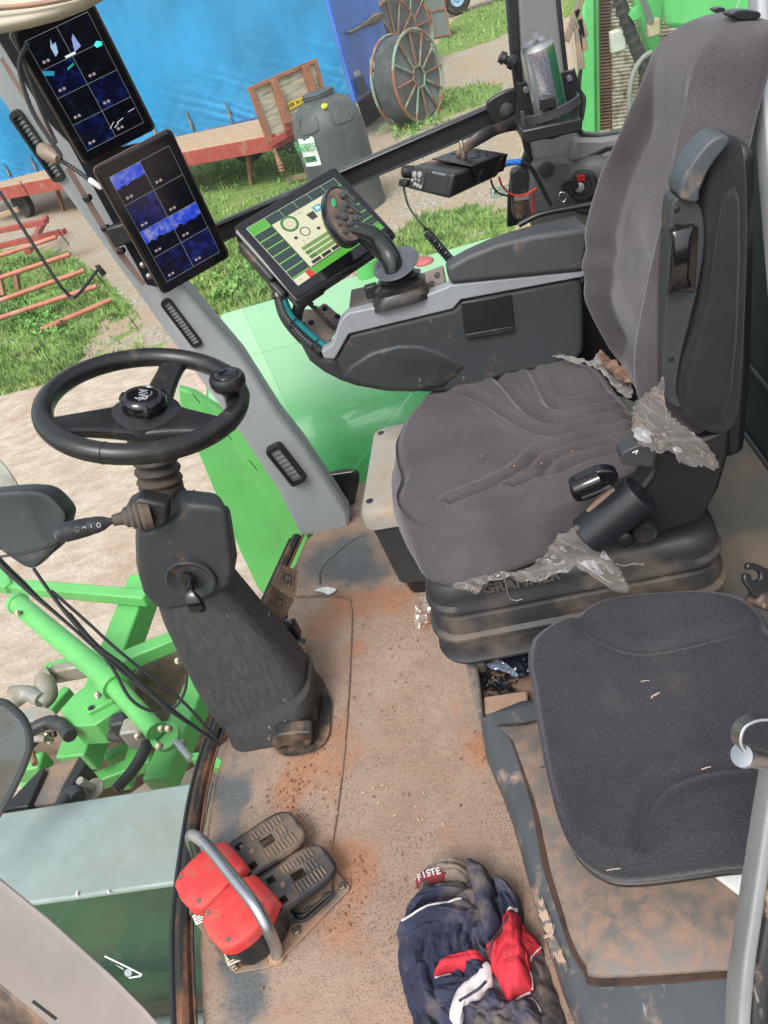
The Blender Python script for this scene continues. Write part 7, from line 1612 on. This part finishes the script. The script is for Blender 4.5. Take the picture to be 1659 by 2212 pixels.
# ---- small blue tractor
tcx=P(992,32,z=GZ)
tt=thing('blue_tractor','small blue and red tractor parked in the far grass','tractor',tcx)
def TW(dx,dy,r): 
    c=tcx+V(dx,dy,r); wh=obj('wheel',g_lathe(c,V(.3,-1,0),[(r*.55,-.2),(r*.9,-.2),(r,-.12),(r,.12),(r*.9,.2),(r*.58,.2),(r*.55,.1)],30),M['tyre'],tt); obj('rim',g_lathe(c+V(.03,-.1,0),V(.3,-1,0),[(r*.58,.0),(r*.5,.06),(r*.2,.02),(r*.18,.08),(0,.08)],22),mat('pale_blue_rim',(.3,.42,.6),.5),wh)
TW(0,0,.62); TW(-2.3,-.3,.42)
M['tblue']=mat('tractor_blue',(.02,.13,.45),.4); M['tred']=mat('tractor_red',(.55,.06,.03),.45)
obj('bonnet',g_box(tcx+V(-1.4,.6,1.15),(2.0,.8,.7)),M['tblue'],tt,bevel=.08,seg=3); obj('mudguard',g_box(tcx+V(0,.5,1.35),(1.1,.9,.22)),M['tblue'],tt,bevel=.06)
obj('loader_frame',g_box(tcx+V(1.1,.4,1.3),(1.3,.8,.9)),M['tred'],tt,bevel=.06); obj('rear_linkage',[g_box(tcx+V(1.5,-.2,.55),(1.1,.3,.25)),g_box(tcx+V(1.9,-.2,.35),(.2,.3,.6))],M['tblue'],tt,bevel=.03)
# ---- red pipe gate at left
gt_=thing('pipe_gate','red oxide tubular gate lying across the grass on the left','gate',P(100,650,z=GZ))
for a,b,h in (((-40,566),(122,512),.75),((-40,614),(152,549),.55),((-40,664),(183,584),.35),((-40,700),(210,618),.22),((90,712),(240,648),.1)):
    obj('rail',g_tube([P(*a,z=GZ+h),P(*b,z=GZ+h)],.042,10),M['pinkpipe'],gt_)
obj('upright',g_beam(P(6,640,z=GZ+.1),P(-6,585,z=GZ+.5),.12,.09),mat('gate_timber',(.3,.16,.09),.9),gt_); obj('upright',g_beam(P(40,625,z=GZ+.1),P(34,590,z=GZ+.4),.10,.08),mat('gate_timber2',(.3,.15,.10),.9),gt_)
rt=thing('rusty_trailer_frame','rusty brown trailer frame lying behind the red pipe gate','trailer frame',P(60,500,z=GZ))
for a,b,h in (((-40,506),(100,478),.9),((-60,545),(140,500),.6),((60,545),(100,470),.5)): obj('beam',g_beam(P(*a,z=GZ+h),P(*b,z=GZ+h),.13,.10),M['redpaint'],rt,bevel=.01)
obj('timber_block',g_beam(P(-10,470,z=-.9),P(40,452,z=-.9),.12,.10),M['boardtan'],rt,bevel=.01)
# ================================================================ GREEN MACHINE BODY
fd=thing('green_fender','large curved green machine hood right beside the cab with pale top tinted for sky glare','fender',(-.5,2.4,-.6))
pr=[(2.02,-1.3),(2.02,-.25),(2.03,-.05),(2.06,.06),(2.12,.15),(2.20,.215),(2.30,.255),(2.5,.28),(2.9,.298),(2.97,.300),(2.99,.300),(3.0,.298),(3.004,.290),(3.004,.25),(3.004,.1),(3.0,-1.3)]
prs=cr([V(a,b,0) for a,b in pr],5); rg=[]
for x,k in ((-1.07,.92),(-1.055,.97),(-1.03,1.0),(-.6,1),(0,1),(.7,1),(1.3,1)):
    rg.append([V(x - (0 if x>-1 else (3.0-p.x)*-.10),2.5+(p.x-2.5)*k,p.y-(1-k)*.6) for p in prs])
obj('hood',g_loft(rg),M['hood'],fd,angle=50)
obj('panel_seam',g_tube([V(-.98,2.52,.2805),V(.6,2.50,.2805)],.0015,5),M['green'],fd)
obj('worn_decal',g_prism(PP([(662,640),(715,622),(722,640),(668,662)],z=.285),V(0,0,.0015)),mat('worn_decal',(.55,.45,.42),.5,dirt=(.45,.12,.1),ds=30,dt=.5),fd)
lp2=thing('green_side_plate','flat bright green panel below the front pillar outside the cab','panel',P(560,1200,y=1.95))
obj('plate',g_prism(PP([(383,838),(420,850),(500,900),(600,1020),(662,1130),(668,1185),(642,1222),(575,1292),(556,1270),(520,1195),(470,1080),(420,960),(392,890)],y=2.0),V(0,.03,0)),M['green'],lp2,bevel=.006)
gpst=thing('green_pipe','short green tube standing on the green hood behind the display','pipe',P(795,610,z=.3))
obj('tube',g_tube([P(797,600,z=.29),P(790,560,y=P(797,600,z=.29).y)],.045,20),M['green'],gpst,bevel=.002)
pk=thing('red_cap','round faded red cap on the green hood behind the joystick','cap',P(918,568,z=.3))
obj('cap',g_lathe(P(918,572,z=.29),V(0,0,1),[(.038,0),(.038,.015),(.026,.025),(0,.028)],20),mat('faded_red',(.42,.10,.11),.6),pk)
obj('stem',g_tube([P(912,560,z=.29),P(911,548,y=P(912,560,z=.29).y)],.005,8),M['pillar'],pk)
# deck and nose below the windscreen
dk=thing('front_deck','grey green steel deck with dark nose panel below the windscreen','deck',(-1.4,1.0,-1.0))
def dback(u): return 0
obj('deck_plate',g_prism([V(-2.6,.90,-.35),V(-.99,.90,-.35),V(-.99,1.185,-.35),V(-2.6,1.195,-.35)],V(0,0,-.02)),mat('grey_green_deck',(.23,.28,.275),.35,dirt=(.24,.25,.22),ds=4,dt=.6,dsoft=.2),dk,bevel=.008,seg=3)
obj('nose_panel',g_box((-1.8,.92,-.86),(1.6,.02,1.0)),M['greendk'],dk)
obj('nose_bar',g_tube([V(-2.2,.80,-1.0),V(-.97,.80,-1.0)],.045,16),mat('grey_bar',(.13,.16,.15),.4),dk)
obj('lower_plate',g_box((-1.6,.62,-1.15),(1.3,.5,.04)),M['green'],dk,bevel=.01)
obj('chaff_mark',[g_tube(PP([(168,1925),(166,1930),(168,1936)],z=-.345),.003,5),g_tube(PP([(233,1923),(236,1929)],z=-.345),.003,5)],M['ink'],dk)
wd2=thing('warning_triangle','white outlined warning triangle decal low on the windscreen','decal',P(270,2090,x=-.72))
tq=[(226,2065),(307,2105),(304,2108),(278,2113)]
obj('outline',g_tube(PP([(226,2065),(270,2086),(307,2105),(304,2108),(279,2112)],d=1.25),.0012,6),M['ink'],wd2)
obj('mark',g_lathe(P(277,2101,d=1.25),-FWD,[(.0065,0),(.0065,.0005),(0,.0005)],14),M['pillar'],wd2)
obj('mark',g_prism(PP([(247,2082),(266,2090),(268,2096)],d=1.252),FWD*-.0005),M['pillar'],wd2)
# wiper
wi=thing('wiper','black double arm windscreen wiper with washer hose outside the glass','wiper',P(474,1609,d=1.66))
def WI(l,da=1.60,db=1.67): 
    n_=len(l); return [P(u,v,d=1.50+(1.64-1.50)*max(0,min(1,u/480))) for u,v in l]
obj('arm',g_tube(WI([(-40,1160),(0,1214),(50,1262),(83,1293),(150,1350),(228,1420),(300,1480),(400,1555),(474,1609)]),[.008,.008,.007,.005,.0035,.0035,.004,.004,.004],8,5),M['black'],wi)
obj('arm',g_tube(WI([(72,1227),(120,1295),(167,1350),(215,1400),(264,1438),(310,1482),(365,1530),(420,1570),(472,1606)]),[.0035,.004,.0055,.005,.006,.0055,.006,.004,.0035],8,5),M['black'],wi)
obj('arm',g_tube(WI([(110,1275),(190,1345),(250,1400),(330,1465),(400,1520),(470,1600)]),.0035,8,5),M['black'],wi)
obj('washer_hose',g_tube(WI([(150,1325),(200,1385),(246,1447),(281,1508),(325,1535),(373,1530),(398,1495),(404,1456)]),.0035,8,6),M['black'],wi)
# mirror at left edge
mi=thing('side_mirror','large dark machine mirror with grey rim at the left edge','mirror',P(10,1640,d=1.9))
cM=P(20,1620,d=1.9); nM2=V(.2,-.85,.45).normalized()
ml=cr(PL([(-120,1500),(-10,1513),(20,1525),(52,1556),(64,1592),(62,1625),(40,1680),(0,1755),(-60,1830)],cM,nM2),4)
obj('glass',g_prism(ml,nM2*-.02),mat('mirror_glass',(.12,.13,.13),.05,.9,dirt=(.08,.07,.06),ds=6,dt=.5),mi,smooth=False)
obj('rim',g_tube(ml,.009,8),M['plastic'],mi)
# ================================================================ FRONT IMPLEMENT
im=thing('front_implement','bright green steel implement frame with cylinder, rollers and hoses in front of the cab','implement',(-2.2,2.0,GZ))
G=M['green']
def bm2(a,b,za,zb,w_,h_,nm='frame_beam',m_=None): return obj(nm,g_beam(P(*a,z=za),P(*b,z=zb),w_,h_),m_ or G,im,bevel=.008,seg=2)
bm2((-30,1262),(322,1292),-.62,-.62,.06,.06); bm2((318,1255),(168,1650),-.70,-.80,.13,.12); bm2((100,1452),(300,1392),-.85,-.85,.06,.06)
bm2((262,1432),(400,1375),-.72,-.72,.07,.07); bm2((440,1470),(345,1700),-.80,-.80,.10,.10); bm2((100,1545),(150,1490),-.95,-.95,.05,.05); bm2((20,1270),(0,1230),-.6,-.6,.05,.05)
bm2((180,1700),(330,1640),-.95,-.95,.06,.06); bm2((230,1640),(400,1560),-.98,-.98,.05,.05); bm2((260,1530),(280,1440),-.9,-.9,.05,.05); bm2((60,1690),(200,1700),-1.0,-1.0,.07,.07)
bm2((300,1600),(270,1700),-.95,-.95,.05,.05)
obj('junction_plate',g_prism(PP([(130,1532),(160,1498),(240,1510),(262,1528),(205,1566),(150,1570)],z=-.62),V(0,0,-.12)),G,im,bevel=.006)
obj('junction_plate',g_prism(PP([(158,1500),(200,1470),(240,1480),(244,1512),(190,1540)],z=-.60),V(0,0,-.02)),G,im,bevel=.004)
obj('plate_hole',g_lathe(P(197,1529,z=-.595),V(0,0,1),[(.012,0),(.012,.002),(0,.002)],14),M['black'],im)
c_a,c_b2,c_c=P(42,1306,z=-.50),P(236,1468,z=-.50),P(336,1580,z=-.55)
obj('cylinder',g_tube([c_a,c_b2],.044,22),G,im,bevel=.004); obj('cylinder_end',g_tube([c_b2,c_c],.036,20),G,im,bevel=.003)
obj('collar',g_tube([c_b2-(c_b2-c_a).normalized()*.02,c_b2+(c_c-c_b2).normalized()*.05],.052,20),G,im,bevel=.004)
obj('end_cap',g_tube([c_a-(c_b2-c_a).normalized()*.03,c_a],.050,20),G,im,bevel=.004)
def bolt(u,v,z,r=.011,ax=V(.3,-.5,.8),nm='bolt'): obj(nm,g_lathe(P(u,v,z=z),ax,[(r*1.3,0),(r*1.3,.006),(r,.007),(r,.022),(r*.6,.023),(r*.6,.034),(0,.034)],6),M['bolt'],im,smooth=False)
for a in ((42,1325,-.46),(232,1492,-.52),(213,1502,-.56),(345,1612,-.55),(350,1574,-.55),(395,1606,-.6),(385,1428,-.66),(95,1677,-.6),(110,1600,-.75),(105,1588,-.8),(365,1574,-.52),(300,1590,-.55)): bolt(*a)
obj('lug',g_lathe(P(356,1590,z=-.60),V(.2,-.3,.9),[(.05,-.02),(.05,.01),(.03,.012),(.03,.0),(0,0)],22),G,im)
obj('pin',g_tube([P(380,1602,z=-.55),P(412,1640,z=-.55)],.012,12),M['steel'],im)
obj('bracket',g_prism(cr(PP([(408,1630),(430,1624),(468,1634),(486,1650),(470,1658),(430,1644),(412,1640)],z=-.55),3,True),V(0,0,-.05)),G,im,bevel=.004)
M['rust_disc']=mat('worn_brown_roller',(.22,.14,.10),.6,dirt=(.12,.08,.05),ds=5,dt=.5,stretch=(1,1,4))
for (u,v,z,r,l) in ((362,1500,-1.15,.20,.5),(262,1630,-1.2,.17,.5),(440,1540,-1.2,.17,.4),(300,1500,-1.3,.15,.5),(150,1620,-1.3,.16,.4)):
    c=P(u,v,z=z); ax2=V(.85,.5,.1).normalized(); obj('roller',g_lathe(c-ax2*(l/2),ax2,[(.03,0),(r,0),(r*1.02,.03),(r*.97,.06),(r,l*.5),(r*.97,l-.05),(r*1.02,l-.03),(r,l),(.03,l),(.0,l+.02)],36),M['rust_disc'],im)
# grey casting and hydraulic parts
M['cast']=mat('bare_aluminium_casting',(.42,.40,.36),.4,.6,dirt=(.3,.25,.2),ds=12,dt=.5)
obj('casting',g_tube(PP([(112,1456),(96,1470),(104,1500),(88,1520)],z=-.72),[.04,.045,.04,.035],16,4),M['cast'],im)
obj('casting',g_tube(PP([(30,1506),(60,1498),(90,1512)],z=-.70),[.05,.035,.03],16,4),M['cast'],im)
obj('casting_arm',g_prism(cr(PP([(45,1545),(70,1526),(110,1530),(120,1548),(100,1560),(76,1562)],z=-.68),3,True),V(0,0,-.06)),M['cast'],im,bevel=.008)
obj('casting_arm',g_box(P(150,1450,z=-.75),(.16,.05,.08)),M['cast'],im,bevel=.01)
for l,z,r in (([(62,1580),(85,1568),(110,1560),(135,1568),(152,1590)],-.62,.028),([(240,1588),(262,1590),(290,1580)],-.66,.024),([(255,1700),(290,1660),(312,1625),(318,1600)],-.60,.020),([(248,1705),(282,1665),(304,1630)],-.62,.016),([(50,1640),(80,1600),(120,1585)],-.9,.014),([(20,1600),(60,1620),(95,1650)],-.85,.014)):
    h_=cr(PP(l,z=z),8); obj('hydraulic_hose',g_tube(h_,[r*(1 if i%2 else .93) for i in range(len(h_))],12),M['hose'],im)
obj('valve_block',g_box(P(300,1582,z=-.58),(.09,.07,.10)),M['cast'],im,bevel=.01); obj('valve_block',g_box(P(270,1572,z=-.62),(.07,.06,.12)),M['hose'],im,bevel=.012)
obj('fitting',g_tube(PP([(66,1595),(100,1596)],z=-.7),.014,12),M['cast'],im); obj('fitting',g_tube(PP([(64,1612),(76,1650)],z=-.75),.012,12),M['rusty'],im)
obj('manifold',g_box(P(64,1658,z=-.85),(.16,.08,.08)),G,im,bevel=.01)
obj('angle_plate',g_prism(PP([(57,1741),(92,1662),(132,1646),(171,1636),(140,1690),(119,1735)],z=-.42),V(0,0,-.03)),mat('orange_rust_plate',(.30,.19,.12),.6,.2,dirt=(.12,.12,.13),ds=9,dt=.5),im,bevel=.004)
obj('angle_web',g_prism(PP([(171,1632),(186,1650),(130,1735),(117,1735)],z=-.40),V(0,0,-.10)),M['black'],im,bevel=.004)
obj('angle_web',g_prism(PP([(0,1750),(92,1655),(96,1664),(60,1742)],z=-.40),V(0,0,-.08)),M['black'],im,bevel=.004)
obj('elbow_pipe',g_tube(PP([(130,1745),(148,1718),(162,1712),(170,1722)],z=-.40),.022,14,5),M['plastic'],im)
obj('washer_disc',g_lathe(P(204,1706,z=-.45),V(0,-.2,1),[(.035,0),(.035,.008),(.012,.01),(.012,.08),(0,.08)],20),M['cast'],im)
# ================================================================ ELEVATOR seen through the rear side window
el=thing('web_elevator','green framed elevator with slatted web, black pipe and cylinder outside the rear window','elevator',P(1330,200,y=3.6))
Y1=3.6
obj('upright_beam',g_prism(PP([(1258,-60),(1284,-60),(1288,290),(1258,292)],y=Y1),V(0,.08,0)),M['greenlt'],el,bevel=.01)
obj('upright_beam',g_prism(PP([(1284,-60),(1292,-60),(1297,290),(1288,290)],y=Y1+.04),V(0,.05,0)),M['green'],el,bevel=.004)
obj('chain_belt',g_prism(PP([(1296,-60),(1318,-60),(1322,280),(1298,282)],y=Y1+.12),V(0,.04,0)),mat('brown_belt',(.09,.075,.06),.8),el)
bl=[]
for i in range(48):
    v=-50+i*7; obj('belt_cleat',g_prism(PP([(1297,v),(1318,v-3),(1318,v),(1297,v+3)],y=Y1+.11),V(0,-.012,0)),M['rusty'],el,smooth=False)
M['rod']=mat('web_rod',(.55,.48,.40),.5,.2,dirt=(.2,.12,.08),ds=20,dt=.55)
for i in range(44):
    v=-50+i*8.2; obj('web_rod',g_tube([P(1318,v,y=Y1+.14),P(1480,v-20,y=Y1+.16)],.0085,8),M['rod'],el)
obj('far_belt',g_prism(PP([(1400,-60),(1412,-60),(1390,270),(1376,270)],y=Y1+.12),V(0,.03,0)),mat('brown_belt2',(.09,.07,.06),.8),el)
obj('backing',g_prism(PP([(1322,-80),(1500,-80),(1500,300),(1330,300)],y=Y1+.5),V(0,.04,0)),mat('dark_inside',(.11,.085,.065),.9),el)
obj('black_pipe',g_tube(cr([P(1326,-40,y=Y1-.1),P(1345,20,y=Y1-.1),P(1372,100,y=Y1-.1),P(1392,150,y=Y1-.1),P(1400,210,y=Y1-.1)],8),.024,14),M['hose'],el)
for i in range(7): 
    a=P(1335+i*8,5+i*20,y=Y1-.1); obj('pipe_clamp',g_lathe(a,P(1380,120,y=Y1-.1)-P(1340,20,y=Y1-.1),[(.0265,-.006),(.0265,.006)],16),M['rubber'],el)
obj('hose_loop',g_tube(PP([(1408,112),(1386,128),(1368,160),(1360,200),(1360,250)],y=Y1-.12),.011,10,6),mat('grey_hose',(.22,.22,.2),.5),el)
obj('green_arm',g_prism(PP([(1352,-60),(1440,-60),(1432,60),(1420,140),(1405,122),(1390,90),(1378,40)],y=Y1-.05),V(0,.06,0)),M['greenlt'],el,bevel=.012)
obj('piston_rod',g_tube([P(1378,-30,y=Y1-.16),P(1406,48,y=Y1-.16)],.013,12),M['steel'],el)
obj('rod_clevis',g_box(P(1410,60,y=Y1-.14),(.05,.05,.06)),mat('tan_clevis',(.4,.33,.22),.6),el,bevel=.008)
obj('white_block',g_box(P(1334,88,y=Y1-.08),(.06,.04,.08)),mat('dirty_white_block',(.5,.5,.45),.6),el,bevel=.008)
obj('hex_nut',g_lathe(P(1370,28,y=Y1-.12),V(0,-1,0),[(.025,0),(.025,.02),(.012,.022),(0,.022)],6),M['greenlt'],el)
obj('green_cover',g_prism(PP([(1430,-60),(1640,-60),(1640,60),(1560,70),(1440,60)],y=Y1-.2),V(0,.05,0)),M['greenlt'],el,bevel=.02)
lk=thing('linkage_bars','crossed grey steel linkage bars outside behind the drink can','linkage',P(1245,100,y=3.2))
for a,b in (((1262,-20),(1222,90)),((1244,20),(1264,80)),((1248,60),(1256,150)),((1250,40),(1262,110))): obj('bar',g_beam(P(*a,y=3.2),P(*b,y=3.2),.025,.02,V(0,1,0)),M['steeld'],lk,bevel=.003)
obj('lower_hose',g_tube(PP([(1256,140),(1250,190),(1262,215),(1256,260)],y=3.3),.008,8,5),M['black'],lk)
